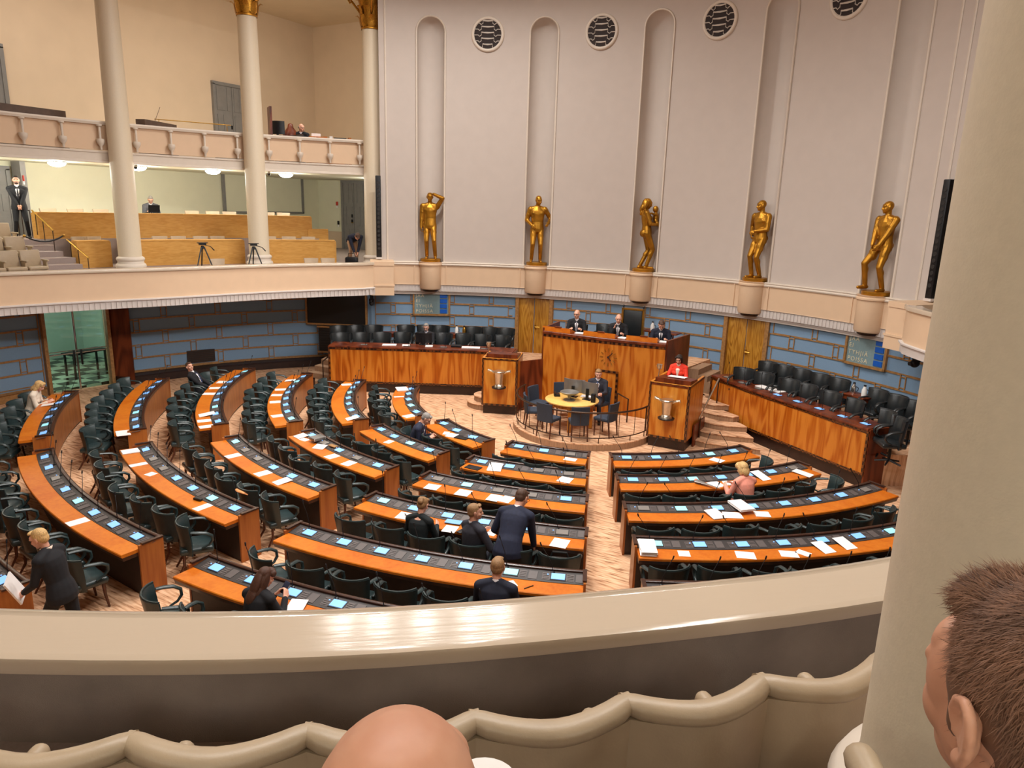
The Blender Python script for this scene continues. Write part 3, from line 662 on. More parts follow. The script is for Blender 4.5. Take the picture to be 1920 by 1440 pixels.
def bench(name, P, lab, zt=1.42, step_left=False):
    o0 = P[len(P)//2]; t = thing(name, lab, 'bench', (o0[0], o0[1], 0)); Q = smooth_path(P)
    W = dict(world=True)
    b = MB(); b.sweep(Q, [(-.10, 0), (-.06, 0), (-.06, .28), (-.10, .28)]); part(t, 'plinth', b, 'dark_skirting', **W)
    b = MB(); b.sweep(Q, [(-.05, .28), (0, .28), (0, zt-.05), (-.05, zt-.05)]); part(t, 'front_panel', b, 'bench_wood', **W)
    b = MB(); b.sweep(Q, [(-.62, zt-.05), (.03, zt-.05), (.03, zt-.015), (.02, zt), (-.62, zt)]); part(t, 'desk_top', b, 'dark_wood', **W)
    for z0, z1 in ((.28, .34), (zt-.12, zt-.055)): b = MB(); b.sweep(Q, [(.0, z0), (.007, z0), (.007, z1), (.0, z1)]); part(t, 'inlay_strip', b, 'inlay_band', **W)
    b = MB(); b.sweep(Q, [(-.6, .7), (-.56, .7), (-.56, zt-.05), (-.6, zt-.05)]); part(t, 'back_panel', b, 'dark_wood', **W)
    for (x, y), (x2, y2), s in ((Q[0], Q[1], -1), (Q[-1], Q[-2], 1)):
        d = V((x-x2, y-y2)).normalized(); nx, ny = (d.y, -d.x) if s > 0 else (-d.y, d.x)
        b = MB(); b.prism([(x, y), (x+d.x*.04, y+d.y*.04), (x+d.x*.04-nx*.6, y+d.y*.04-ny*.6), (x-nx*.6, y-ny*.6)], .02, zt-.02); part(t, 'end_panel', b, 'dark_wood', **W)
        b = MB(); b.box((0, 0, 0), (.05, .05, zt-.34), m=M.Translation((x+nx*.005, y+ny*.005, (zt+.22)/2)) @ M.Rotation(atan2(d.y, d.x), 4, 'Z')); part(t, 'corner_inlay', b, 'inlay_band', **W)
    return t, Q
BL, BLQ = bench('ministers_bench', BLP, 'long curved wooden front bench left of the rostrum', 1.42)
BR, BRQ = bench('ministers_bench', BRP, 'long curved wooden front bench right of the rostrum', 1.33)
for t, Q, zt, spots, lit in ((BR, BRQ, 1.33, [.35, 1.0, 1.65, 2.3, 2.95, 3.6, 4.25, 4.85], 3), (BL, BLQ, 1.42, [1.0, 2.3, 3.4, 4.6], 9)):
    for i, d in enumerate(spots):
        x, y, a = along(Q, d); x -= -sin(a)*-.22; y += cos(a)*.22
        o = link('microphone', MICS[3], t, (x-t.location.x+.07*cos(a), y-t.location.y, zt), (0, 0, a+pi)); link('tip', MICTIP, o, (-.05, .07, .405))
        o = link('bezel', BEZEL, t, (x-t.location.x, y-t.location.y, zt), (0, 0, a+pi)); o = link('screen', SCR['screen_lit' if i >= lit else 'screen_off'], o, (0, 0, .004))
# ---- rostrum
t = thing('rostrum', 'high wooden speaker\'s rostrum with a clock on its front', 'rostrum', (.5, 9.2, 0)); W = dict(world=True)
fr = [(-1.27, 8.13), (-.2, 8.10), (.9, 8.14), (2.22, 8.30)]; FQ = smooth_path(fr, 16)
b = MB(); b.sweep(FQ, [(-.06, .0), (0, .0), (0, 2.18), (-.06, 2.18)]); part(t, 'front_panel', b, 'bench_wood', **W)
b = MB(); b.sweep(FQ, [(-.45, 2.16), (.025, 2.16), (.025, 2.22), (.01, 2.235), (-.45, 2.235)]); part(t, 'desk_top', b, 'dark_wood', **W)
b = MB(); b.sweep(FQ, [(0, 2.085), (.008, 2.085), (.008, 2.15), (0, 2.15)]); part(t, 'inlay_strip', b, 'inlay_band', **W)
b = MB(); b.prism([(2.22, 8.32), (2.27, 8.3), (2.42, 9.78), (2.36, 9.79)], .66, 2.32); part(t, 'side_panel', b, 'dark_wood', **W)
b = MB(); b.prism([(-1.27, 8.15), (-1.32, 8.15), (-1.5, 9.5), (-1.44, 9.5)], .66, 2.32); part(t, 'side_panel', b, 'dark_wood', **W)
b = MB(); b.prism([(-1.28, 8.2), (2.18, 8.36), (2.36, 9.8), (2.6, 11.5), (-1.6, 11.6), (-1.44, 9.5)], .66, 1.35); part(t, 'platform', b, 'floor_carpet', None, **W)
b = MB(); b.sweep([(.44, 8.11), (.96, 8.135)], [(0, .17), (.012, .17), (.012, 1.3), (0, 1.3)]); dr = part(t, 'door', b, 'bench_wood', label='narrow flush door in the rostrum front', **W)
b = MB()
for (p, q) in (((.40, .17), (.40, 1.34)), ((1.0, .17), (1.0, 1.34)), ((.37, 1.34), (1.03, 1.34))):
    b.box(((p[0]+q[0])/2, 8.095+.03*((p[0]+q[0])/2-.4), (p[1]+q[1])/2), (max(.055, abs(p[0]-q[0])), .03, max(.055, abs(p[1]-q[1]))))
part(dr, 'inlay_frame', b, 'inlay_band', **W)
clk = (.72, 8.105, 1.73); b = MB()
for i in range(12):
    a = 2*pi*i/12; b.box((0, 0, 0), (.014, .012, .075 if i % 3 else .1), m=M.Translation((clk[0]+.2*sin(a), clk[1]-.008, clk[2]+.2*cos(a))) @ M.Rotation(a, 4, 'Y'))
ck = part(t, 'clock_marks', b, 'brass', label='brass hour marks of a wall clock', **W)
b = MB()
for a, L in ((rad(42), .19), (rad(140), .13)): b.box((0, 0, 0), (.02, .014, L), m=M.Translation((clk[0]+L*.42*sin(a), clk[1]-.012, clk[2]+L*.42*cos(a))) @ M.Rotation(a, 4, 'Y'))
b.lathe([(.03, -.012), (.03, .012), (.001, .012)], m=M.Translation((clk[0], clk[1]-.01, clk[2])) @ M.Rotation(pi/2, 4, 'X'), n=10); part(ck, 'clock_hands', b, 'dark_skirting', **W)
b = MB(); b.prism([(-1.72, 7.36), (-1.66, 7.34), (-1.25, 8.12), (-1.31, 8.14)], 0, 1.42)
single('wing_panel', b, 'dark_wood', 'low wooden screen joining the left lectern to the rostrum', 'panel')
for x, y, wd, rz, lab in ((-.90, 8.32, .86, -.02, 'pale slanted reading desk at the left end of the rostrum top'), (.38, 8.33, .92, .02, 'widest pale reading desk, in front of the middle man on the rostrum'), (1.55, 8.42, .84, .1, 'pale slanted reading desk at the right end of the rostrum top')):
    t = thing('reading_desk', lab, 'desk', (x, y, 2.235), rz); b = MB()
    b.loft([[(-wd/2, -.16, 0), (wd/2, -.16, 0), (wd/2, .16, 0), (-wd/2, .16, 0)], [(-wd/2, -.15, .13), (wd/2, -.15, .13), (wd/2, .16, .02), (-wd/2, .16, .02)]]); part(t, 'slope', b, 'desk_top')
    b = MB(); b.box((-.05 if wd < .7 else .05, -.14, .14), (.2, .05, .03)); part(t, 'pen_ledge', b, 'dark_wood')
# ---- lecterns
def lectern(name, loc, rz, dep, zt, lab):
    t = thing(name, lab, 'lectern', loc, rz); w_ = .98
    b = MB(); b.box((0, dep/2+.04, .125), (w_-.08, dep-.06, .25)); part(t, 'plinth', b, 'dark_skirting')
    b = MB(); b.box((0, .03, (zt+.25)/2), (w_, .06, zt-.25)); b.box((-w_/2+.03, dep/2+.03, (zt+.25)/2), (.06, dep-.06, zt-.25)); b.box((w_/2-.03, dep/2+.03, (zt+.25)/2), (.06, dep-.06, zt-.25)); part(t, 'body', b, 'podium_wood')
    b = MB()
    for x in (-w_/2+.025, w_/2-.025): b.box((x, -.004, (zt+.25)/2), (.05, .008, zt-.25))
    for z in (.275, zt-.03): b.box((0, -.004, z), (w_-.1, .008, .05))
    b.box((w_/2+.004, .025, (zt+.25)/2), (.008, .05, zt-.25)); b.box((w_/2+.004, dep/2, zt-.03), (.008, dep, .05)); part(t, 'inlay_strip', b, 'inlay_band')
    b = MB(); b.loft([[(-w_/2+.1, .1, zt-.02), (w_/2-.02, .1, zt-.02), (w_/2-.02, .75, zt-.02), (-w_/2+.1, .75, zt-.02)], [(-w_/2+.1, .1, zt+.10), (w_/2-.02, .1, zt+.10), (w_/2-.02, .72, zt+.04), (-w_/2+.1, .72, zt+.04)]]); top = part(t, 'slanted_top', b, 'dark_wood')
    b = MB(); b.box((0, .42, zt-.04), (w_-.1, dep-.5, .04)); part(t, 'shelf', b, 'dark_wood')
    b = MB(); b.lathe([(.02, .78), (.19, .80), (.20, .83), (.02, .83)], m=M.Translation((.02, -.17, 0)), n=24); vs = part(t, 'vessel_bracket', b, 'black_metal')
    b = MB(); T = M.Translation((.02, -.17, .83)); b.lathe([(.02, 0), (.135, 0), (.125, .05), (.10, .08), (.125, .36), (.15, .42), (.165, .43), (.15, .45), (.02, .43)], m=T, n=24)
    for s in (-1, 1): b.tube([T @ V((s*.13, 0, .38)), T @ V((s*.18, 0, .42)), T @ V((s*.24, 0, .44)), T @ V((s*.30, 0, .46)), T @ V((s*.31, 0, .41))], [.02, .03, .034, .03, .012], 8)
    b.box((0, 0, 0), (.12, .12, .12), m=T @ M.Translation((0, .1, .2))); part(vs, 'silver_vessel', b, 'silver', label='silver two-handled vessel on the front')
    b = MB(); b.tube([(-w_/2+.12, .25, zt+.05), (-w_/2+.14, .25, zt+.3), (-w_/2+.05, .3, zt+.33)], .012, 6); b.lathe([(.02, .0), (.05, .02), (.07, .13), (.02, .14)], m=M.Translation((-w_/2+.12, .3, zt+.25)), n=12); part(t, 'reading_lamp', b, 'silver')
    return t
LR = lectern('lectern', (2.94, 6.56, 0), rad(1.5), 1.36, 1.62, 'right-hand wooden lectern with a silver vessel, used by the woman in red')
LL = lectern('lectern', (-1.88, 6.77, 0), rad(21), 1.0, 1.58, 'left-hand wooden lectern with a silver vessel, nobody at it')
b = MB(); b.box((2.95, 8.32, .2), (1.0, .74, .4)); single('speaker_step', b, 'carpet_riser', 'carpeted standing step behind the right-hand lectern', 'step', smooth=None)
# curved stairs beside the lecterns
def step_bearing(): pass
t = thing('carpet_stairs', 'curved carpeted steps between the right lectern and the right bench', 'stairs', (3.9, 8.2, 0))
lo_ = [(3.5, 7.35), (4.55, 7.75)]
for i in range(5):
    z1 = .14*(i+1); y0 = 7.28+i*.38; x1 = [5.0, 4.75, 4.5, 4.2, 3.85][i]
    P = [(3.45, y0), (3.75, y0-.08), (4.1, y0-.03)] if i < 4 else [(3.3, y0), (3.5, y0-.04)]
    P += [(x1, y0+.16)]+[q for q in ((4.36, 8.36), (3.68, 8.93), (3.1, 9.42)) if q[1] > y0+.3]+[(2.95, 9.8), (2.6, 9.8), (2.6, 8.75)]+([(3.45, 8.1)] if y0 < 8 else [])
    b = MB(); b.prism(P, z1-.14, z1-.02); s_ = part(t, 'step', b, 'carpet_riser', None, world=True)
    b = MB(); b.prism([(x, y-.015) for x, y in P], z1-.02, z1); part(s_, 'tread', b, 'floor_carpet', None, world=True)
t = thing('carpet_stairs', 'carpeted steps climbing to the right side of the rostrum', 'stairs', (2.9, 10.2, .7))
for i in range(4):
    b = MB(); b.prism([(2.45, 9.85), (3.5-i*.26, 9.85), (3.6-i*.26, 10.9), (2.55, 10.9)], .7+.16*i, .7+.16*(i+1)); part(t, 'step', b, 'carpet_riser', None, world=True)
t = thing('handrail', 'short bronze handrail beside the steps of the right lectern', 'handrail', (3.5, 7.9, 0))
b = MB(); b.tube([(3.5, 7.5, 0), (3.5, 7.5, .72)], .018, 8); part(t, 'post', b, 'dark_bronze', world=True)
b = MB(); b.tube([(3.5, 9.0, .6), (3.5, 9.0, 1.35)], .018, 8); part(t, 'post', b, 'dark_bronze', world=True)
b = MB(); b.tube([(3.5, 7.35, .66), (3.5, 7.5, .72), (3.5, 9.0, 1.36)], .024, 8); part(t, 'rail', b, 'silver', world=True)
b = MB(); b.prism([(3.44, 7.1), (3.48, 7.1), (3.48, 8.0), (3.44, 8.0)], 0, .55); single('stair_cheek', b, 'dark_wood', 'wooden cheek board at the foot of the steps by the right lectern', 'panel')
t = thing('carpet_stairs', 'two round carpeted steps beside the left lectern', 'stairs', (-2.75, 7.3, 0))
for i, (r, z0, z1) in enumerate(((.62, 0, .16), (.42, .16, .32))):
    b = MB(); b.lathe([(.01, z0), (r, z0), (r, z1-.02), (.01, z1-.02)], c=(-2.62, 7.45, 0), n=32); s_ = part(t, 'step', b, 'carpet_riser', None, world=True)
    b = MB(); b.lathe([(.01, z1-.02), (r+.015, z1-.02), (r+.015, z1), (.01, z1)], c=(-2.62, 7.45, 0), n=32); part(s_, 'tread', b, 'floor_carpet', None, world=True)
t = thing('carpet_stairs', 'small flight of steps at the left end of the left bench', 'stairs', (-8.3, 6.7, 0))
for i in range(4):
    b = MB(); b.prism([(-8.75+i*.05, 6.15+i*.25), (-7.85+i*.05, 6.15+i*.25), (-7.75, 7.3), (-8.75, 7.3)], .17*i, .17*(i+1)); part(t, 'step', b, 'carpet_riser', None, world=True)
b = MB(); b.tube([(-7.75, 6.1, .2), (-7.75, 6.1, .85), (-7.7, 7.2, 1.4)], .02, 6); part(t, 'handrail', b, 'dark_bronze', world=True)
t = thing('waste_bin', 'round dark waste bin by the left end of the left bench', 'bin', (-7.95, 5.75, 0)); b = MB(); b.lathe([(.01, 0), (.12, 0), (.15, .36), (.135, .36), (.11, .02), (.01, .02)], n=20); part(t, 'bucket', b, 'dark_skirting')
# ---- clerks' platform, railing, table, chairs
PC = (.60, 6.95)
arcp = [(PC[0]+1.84*cos(rad(a)), PC[1]+1.84*sin(rad(a))) for a in range(172, 371, 6)]
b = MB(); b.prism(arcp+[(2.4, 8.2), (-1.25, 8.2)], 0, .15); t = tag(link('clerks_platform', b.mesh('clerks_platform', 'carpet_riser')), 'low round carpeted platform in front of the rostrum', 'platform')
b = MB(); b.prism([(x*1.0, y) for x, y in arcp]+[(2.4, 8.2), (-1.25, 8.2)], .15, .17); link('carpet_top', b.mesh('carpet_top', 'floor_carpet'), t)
t = thing('railing', 'curved dark metal railing round the clerks\' table', 'railing', (PC[0], PC[1]-1.75, .17))
rp = lambda a, z: (PC[0]+1.76*cos(rad(a)), PC[1]+1.76*sin(rad(a)), z)
A_ = [180+i*4 for i in range(45)]
b = MB(); b.tube([rp(a, .92) for a in A_], .024, 8); part(t, 'top_rail', b, 'dark_bronze', 50, world=True)
b = MB(); b.tube([rp(a, .30) for a in A_], .014, 6); part(t, 'bottom_rail', b, 'dark_bronze', 50, world=True)
for i in range(12):
    a = 182+i*15.6; b = MB(); b.tube([rp(a, .30), rp(a, .92)], .008 if i not in (0, 11) else .02, 6); part(t, 'baluster', b, 'dark_bronze', world=True)
for a in (196, 222, 250, 278, 306, 334, 352): b = MB(); b.tube([rp(a, .17), rp(a, .30)], .012, 6); part(t, 'foot_post', b, 'dark_bronze', world=True)
t = thing('railing', 'short straight railing beside the narrow rostrum door', 'railing', (1.5, 7.6, .17))
b = MB(); b.tube([(1.08, 8.02, .8), (1.55, 7.6, .8), (1.55, 7.6, .17)], .02, 8); part(t, 'rail', b, 'dark_bronze', world=True)
b = MB(); b.tube([(1.08, 8.02, .17), (1.08, 8.02, .8)], .02, 8); part(t, 'post', b, 'dark_bronze', world=True)
TBL = (.5, 6.38); t = thing('round_table', 'round honey-coloured wooden table on the clerks\' platform', 'table', (TBL[0], TBL[1], .17))
b = MB(); b.lathe([(.01, .69), (.64, .69), (.68, .705), (.68, .73), (.66, .74), (.01, .74)], n=48); part(t, 'tabletop', b, 'table_wood')
b = MB(); b.lathe([(.54, .60), (.58, .60), (.58, .69), (.54, .69)], n=40); part(t, 'apron', b, 'podium_wood')
for a in (20, 110, 200, 290): b = MB(); b.bev((.5*cos(rad(a)), .5*sin(rad(a)), .345), (.09, .09, .69), .015, rad(a)); part(t, 'leg', b, 'podium_wood')
def side_chair(lab):
    t = thing('side_chair', lab, 'chair', (0, 0, 0), 0, 'chairs round the clerks\' table')
    b = MB(); b.bev((0, .02, .44), (.44, .44, .09), .03); part(t, 'seat', b, 'slate_cloth')
    b = MB(); b.loft([[(x*.22, -.20+.03*abs(x)-dy, z), ] for x in (-1, 1) for dy in (0,) for z in (.4,)] if False else [[(-.22, -.19+s*.03, z), (-.1, -.225+s*.03, z), (.1, -.225+s*.03, z), (.22, -.19+s*.03, z), (.22, -.15+s*.03, z), (.1, -.18+s*.03, z), (-.1, -.18+s*.03, z), (-.22, -.15+s*.03, z)] for z, s in ((.40, 0), (.6, -.4), (.8, -1.2), (.86, -1.5))]); part(t, 'backrest', b, 'slate_cloth')
    for x, y in ((-.19, .2), (.19, .2), (-.19, -.18), (.19, -.18)):
        b = MB(); b.tube([(x, y, .42), (x*1.03, y*(1.02 if y > 0 else 1.25), 0)], [.024, .016], 6); part(t, 'leg', b, 'chair_wood')
    return t
TC = [(215, .97, 'dark upholstered chair at the round table, front left'), (262, 1.0, 'dark upholstered chair at the round table, nearest to the railing'), (305, 1.0, 'dark upholstered chair at the round table, front right'), (172, 1.02, 'dark upholstered chair at the left edge of the round table'), (352, 1.02, 'dark upholstered chair at the right edge of the round table'), (128, 1.05, 'dark upholstered chair behind the round table, left of the monitors'), (74, 1.1, 'dark chair under the clerk behind the monitors')]
c0 = None
for a, r, lab in TC:
    x, y = TBL[0]+r*cos(rad(a)), TBL[1]+r*sin(rad(a)); rz = rad(a+90)
    if c0 is None: c0 = side_chair(lab); c0.location = (x, y, .17); c0.rotation_euler = (0, 0, rz)
    else: dup(c0, (x, y, .17), rz, lab)
def monitor(loc, rz, lab, w_=.55, h_=.32, mt='monitor_silver', zlift=.12):
    t = thing('monitor', lab, 'monitor', loc, rz); b = MB(); yf = lambda x: .07*(x/(w_/2))**2
    xs = [-w_/2+w_*q/8 for q in range(9)]
    b.loft([[(x, yf(x), zz) for x in xs]+[(x, yf(x)-.028, zz) for x in xs[::-1]] for zz in (zlift, zlift+h_)]); part(t, 'case', b, mt)
    b = MB(); b.loft([[(x*.95, yf(x*.95)+.003, zz) for x in xs]+[(x*.95, yf(x*.95)-.004, zz) for x in xs[::-1]] for zz in (zlift+.02, zlift+h_-.015)]); part(t, 'screen', b, 'screen_lit')
    b = MB(); b.box((0, -.045, (zlift+h_*.5)/2), (.07, .04, zlift+h_*.5)); part(t, 'stand', b, 'black_metal')
    b = MB(); b.bev((0, -.02, .008), (.24, .18, .016), .007); part(t, 'foot', b, 'black_metal')
    return t
monitor((.42, 6.62, .91), rad(5), 'left of the two curved grey monitors on the round table', .56, .33)
monitor((.86, 6.56, .91), rad(-12), 'right of the two curved grey monitors on the round table', .5, .33)
t = thing('bowl', 'wide dark dish on a foot, on the round table before the monitors', 'bowl', (.50, 6.22, .91)); b = MB(); b.lathe([(.01, 0), (.15, 0), (.15, .02), (.04, .03), (.04, .12), (.2, .17), (.24, .22), (.22, .23), (.01, .15)], n=28); part(t, 'dish', b, 'monitor_silver')
t = thing('desk_telephone', 'small black desk telephone on the left of the round table', 'telephone', (.05, 6.42, .91), rad(30)); b = MB(); b.bev((0, 0, .03), (.16, .2, .06), .02); part(t, 'base', b, 'black_metal'); b = MB(); b.bev((-.05, 0, .08), (.05, .22, .04), .018); part(t, 'handset', b, 'black_metal')
t = thing('speaker_box', 'small black upright speaker on the right of the round table', 'speaker', (1.08, 6.38, .91), rad(10)); b = MB(); b.bev((0, 0, .11), (.11, .1, .22), .015); part(t, 'case', b, 'black_metal'); b = MB(); b.lathe([(.001, 0), (.04, 0), (.04, .01), (.001, .01)], m=M.Translation((0, -.05, .14)) @ M.Rotation(pi/2, 4, 'X'), n=16); part(t, 'cone', b, 'tray_dark')
# ---- voting boards
for s, lab in ((-1, 'framed voting board with blue lamps, left of the left oak door'), (1, 'framed voting board with blue lamps, right of the right oak door')):
    bm_ = -33.2 if s < 0 else 33.0; W_ = 1.22 if s < 0 else 1.16; t = thing('voting_board', lab, 'board', bearing(RB-.05, bm_, 2.28), -rad(bm_)); b = MB()
    for x in (-W_/2, W_/2): b.box((x, 0, 0), (.06, .1, .84))
    for z in (-.39, .39): b.box((0, 0, z), (W_+.06, .1, .06))
    part(t, 'frame', b, 'frame_wood'); b = MB(); b.box((0, .02, 0), (W_, .04, .76)); pn = part(t, 'panel', b, 'board_green')
    for i, tx in enumerate(('JAA', 'EI', 'TYHJIÄ', 'POISSA')):
        z = .19-i*.175; o = link('board_text', text_mesh(tx, .155, 'board_text', 'board_letter'), pn, (-W_/2+.07, -.004, z+.02), (pi/2, 0, 0)); b = MB(); b.box((W_/2-.2, -.01, z+.075), (.24, .03, .135)); part(t, 'blue_lamp', b, 'board_blue')
# ---- tub chair prototypes
def tub_chair(lab, m, legs=True, high=.835):
    t = thing('tub_chair', lab, 'chair')
    b = MB(); b.bev((0, .03, .42), (.50, .48, .10), .035); part(t, 'seat', b, m, 45)
    def shell(r, z, back): return [(r*sin(rad(a))*1.02, -r*cos(rad(a))*.86+.06+back, z) for a in range(-68, 69, 17)]
    b = MB(); rings = []
    for z, fl in ((.36, 0), (.37, .006), (.55, .004), (high-.03, .03), (high, .032)):
        th = .018 if z in (.36, high) else .026
        o_, i_ = shell(.295+fl, z, -fl*.8), shell(.295+fl-2*th, z, -fl*.8); rings.append(o_+i_[::-1])
    b.loft(rings); bk = part(t, 'backrest', b, m, 50)
    b = MB(); b.tube([(x*1.0, y, high+.002) for x, y, _ in shell(.295+.032-.022, high, -.026)], .017, 6); part(bk, 'piping', b, m, 60)
    for s in (-1, 1):
        b = MB(); b.tube([(s*.270, -.04, .745), (s*.285, .06, .735), (s*.292, .17, .715), (s*.285, .25, .66), (s*.272, .255, .58), (s*.262, .2, .51), (s*.25, .1, .47)], [.022, .027, .028, .027, .024, .02, .016], 8, flat=(1.25, .85)); part(t, 'armrest', b, m, 60)
    if legs:
        for x, y, ex, ey in ((-.2, .2, -.22, .24), (.2, .2, .22, .24), (-.19, -.15, -.22, -.27), (.19, -.15, .22, -.27)):
            b = MB(); b.tube([(x, y, .38), (x*1.03, y*1.05, .2), (ex, ey, 0)], [.026, .021, .015], 6); part(t, 'leg', b, 'chair_wood', 50)
    else:
        b = MB(); b.lathe([(.03, .05), (.03, .36), (.15, .38), (.001, .38)], n=12)
        for q in range(5): a = 2*pi*q/5; b.tube([(0, 0, .07), (.26*cos(a), .26*sin(a), .02)], [.025, .018], 6)
        part(t, 'swivel_base', b, 'black_metal')
    return t
# ---- members' desks: (block, row, a0, a1, r at a=0, slope, seats, index of dark or teal screens)
OX, OY = -.04, 8.6
def dpos(a, r, z=0): return (OX+r*sin(rad(a)), OY-r*cos(rad(a)), z)
BLK = {'A': 'far left block', 'B': 'left block', 'C': 'middle block', 'D': 'right block'}
DESKS = {
 'A1': (-49.6, -33.3, 12.89, -.0192, 6, '', 6), 'A2': (-56.1, -32.3, 11.42, -.0125, 8, '', 5), 'A3': (-64.0, -30.9, 10.15, -.0021, 9, 'o', 4), 'A4': (-61.8, -28.0, 8.94, .0077, 8, '', 3), 'A5': (-57.1, -24.2, 7.8, .0171, 7, '', 2), 'A6': (-50.3, -20.4, 6.49, .0228, 5, '', 1),
 'B0': (-27.6, -5.75, 14.87, 0, 9, '', 7), 'B1': (-28.8, -5.3, 13.09, -.013, 8, '2', 6), 'B2': (-26.9, -4.3, 11.67, -.0045, 7, '12', 5), 'B3': (-25.0, -3.1, 10.27, .0038, 6, '12', 4), 'B4': (-22.4, -1.8, 8.88, .0075, 5, '13', 3), 'B5': (-18.8, 0.0, 7.62, .0166, 4, '', 2), 'B6': (-14.2, 2.6, 6.37, .0313, 3, '', 1),
 'C1': (-.5, 23.7, 13.09, 0, 8, '', 6), 'C2': (.8, 23.75, 11.65, -.0012, 7, '', 5), 'C3': (1.8, 23.7, 10.08, .0069, 6, '5', 4), 'C4': (3.3, 23.7, 8.77, .006, 5, '023', 3), 'C5': (5.4, 23.7, 7.57, .0053, 4, '23', 2), 'C6': (7.9, 23.6, 6.31, .0119, 3, '2', 1),
 'D0': (27.9, 60, 11.78, 0, 10, '0', 5), 'D1': (28.1, 61.8, 10.3, .0045, 9, '', 4), 'D2': (28.2, 61.6, 9.12, .0003, 8, '07', 3), 'D3': (28.4, 59.6, 7.89, -.0023, 7, '6', 2), 'D4': (28.6, 56.8, 6.7, -.0031, 5, '', 1)}
ROWN = {1: 'front-row', 2: 'second-row', 3: 'third-row', 4: 'fourth-row', 5: 'fifth-row', 6: 'sixth-row', 7: 'seventh-row'}
def dr_(k, a): d = DESKS[k]; return d[2]+d[3]*a
SEATPOS = {}
for k, (a0, a1, r_, sl, n, off, row) in DESKS.items():
    am = (a0+a1)/2; t = thing('curved_desk', 'curved orange-topped wooden desk, %s of the %s' % (ROWN[row].replace('-', ' '), BLK[k[0]]), 'desk', dpos(am, dr_(k, am)-.3), 0, 'members\' desks'); W = dict(world=True)
    NS = max(8, int((a1-a0)*1.2)); path = [dpos(a0+(a1-a0)*i/NS, dr_(k, a0+(a1-a0)*i/NS))[:2] for i in range(NS+1)]
    inner = path     # travel in growing angle keeps the front (towards O) on the left: offsets negative go to the front
    b = MB(); b.sweep(path, [(-.31, .695), (-.012, .695), (0, .705), (0, .735), (-.01, .745), (-.31, .745)]); part(t, 'worktop', b, 'desk_top', **W)
    b = MB(); b.sweep(path, [(-.3, .64), (-.025, .64), (-.012, .695), (-.3, .695)]); part(t, 'worktop_edge', b, 'desk_rim', **W)
    b = MB(); b.sweep(path, [(-.565, .66), (-.31, .66), (-.31, .752), (-.565, .79)]); part(t, 'console', b, 'console_black', **W)
    b = MB(); b.sweep(path, [(-.60, .05), (-.565, .05), (-.565, .76), (-.60, .76)]); part(t, 'front_panel', b, 'desk_front', **W)
    b = MB(); b.sweep(path, [(-.615, .755), (-.555, .755), (-.555, .812), (-.57, .82), (-.6, .82), (-.615, .81)]); part(t, 'front_rim', b, 'desk_rim', **W)
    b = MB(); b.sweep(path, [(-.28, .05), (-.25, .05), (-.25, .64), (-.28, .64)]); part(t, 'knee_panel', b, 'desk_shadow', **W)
    b = MB(); b.sweep(path, [(-.58, 0), (-.27, 0), (-.27, .05), (-.58, .05)]); part(t, 'plinth', b, 'dark_skirting', **W)
    for (p, q, s) in ((path[0], path[1], -1), (path[-1], path[-2], 1)):
        d = V((p[0]-q[0], p[1]-q[1])).normalized(); nx, ny = (d.y, -d.x) if s > 0 else (-d.y, d.x)
        P = lambda o, e: (p[0]+nx*o+d.x*e, p[1]+ny*o+d.y*e)
        b = MB(); b.prism([P(-.61, 0), P(-.61, .035), P(-.245, .035), P(-.245, 0)], .0, .80); ep = part(t, 'end_panel', b, 'desk_front', **W)
        b = MB(); b.prism([P(-.612, -.01), P(-.612, .045), P(-.29, .045), P(-.29, -.01)], .80, .825); part(ep, 'end_rim', b, 'desk_rim', **W)
    for i in range(n):
        a = a0+(a1-a0)*(i+.5)/n; r = dr_(k, a); SEATPOS[(k, i)] = (a, r); ro = rad(a)
        nm = 'screen_off' if (str(i) in off) else ('screen_teal' if (i*7+len(k)+row) % 6 == 0 else 'screen_lit')
        tilt = atan2(.038, .255); L = t.location
        px = lambda o, s, dz=0: (OX+(r+o)*sin(ro)+s*cos(ro)-L.x, OY-(r+o)*cos(ro)+s*sin(ro)-L.y, .752+(-.31-o)*.149+dz)
        bz = link('bezel', BEZEL, t, px(-.43, -.02, .001), (tilt, 0, ro)); link('screen', SCR[nm], bz, (0, 0, .003))
        link('button_panel', BTN, t, px(-.43, -.02, .0), (tilt, 0, ro))
        link('tray', TRAY, t, px(-.43, .28, .0), (tilt, 0, ro))
        bb_ = (i*5+row*3+ord(k[0])) % 10; mi = 2 if (k[0] == 'D' and bb_ > 2) else (0 if bb_ < 5 else 1 if bb_ < 8 else 3)
        mo = link('microphone', MICS[mi], t, px(-.52, -.10, .0), (0, 0, ro)); dx, h = ((-.18, .36), (-.12, .40), (.14, .36), (-.05, .41))[mi]; link('tip', MICTIP, mo, (dx, .07, h-.005), (rad(-12), rad(18*(1 if dx > 0 else -1)), 0))
        link('indicator_light', LED, t, px(-.46, -.16, .004), (0, 0, 0))
GREEN = tub_chair('x', 'green_leather'); BLACK = tub_chair('x', 'black_leather', False, .95)
used = {'G': False, 'K': False}
def place(proto, key, loc, rz, lab, grp):
    if not used[key]:
        used[key] = True; proto.location = loc; proto.rotation_euler = (0, 0, rz); proto['label'] = lab; proto['group'] = grp; return proto
    return dup(proto, loc, rz, lab, grp)
PERSON_SEATS = {('B6', 0): .56, ('C2', 5): .52, ('C3', 2): .38, ('D3', 3): .42, ('C1', 2): .36, ('C3', 3): .36, ('A1', 1): .4}
SKIP_ROW = {'B0': range(0, 9), 'D0': range(0, 10)}
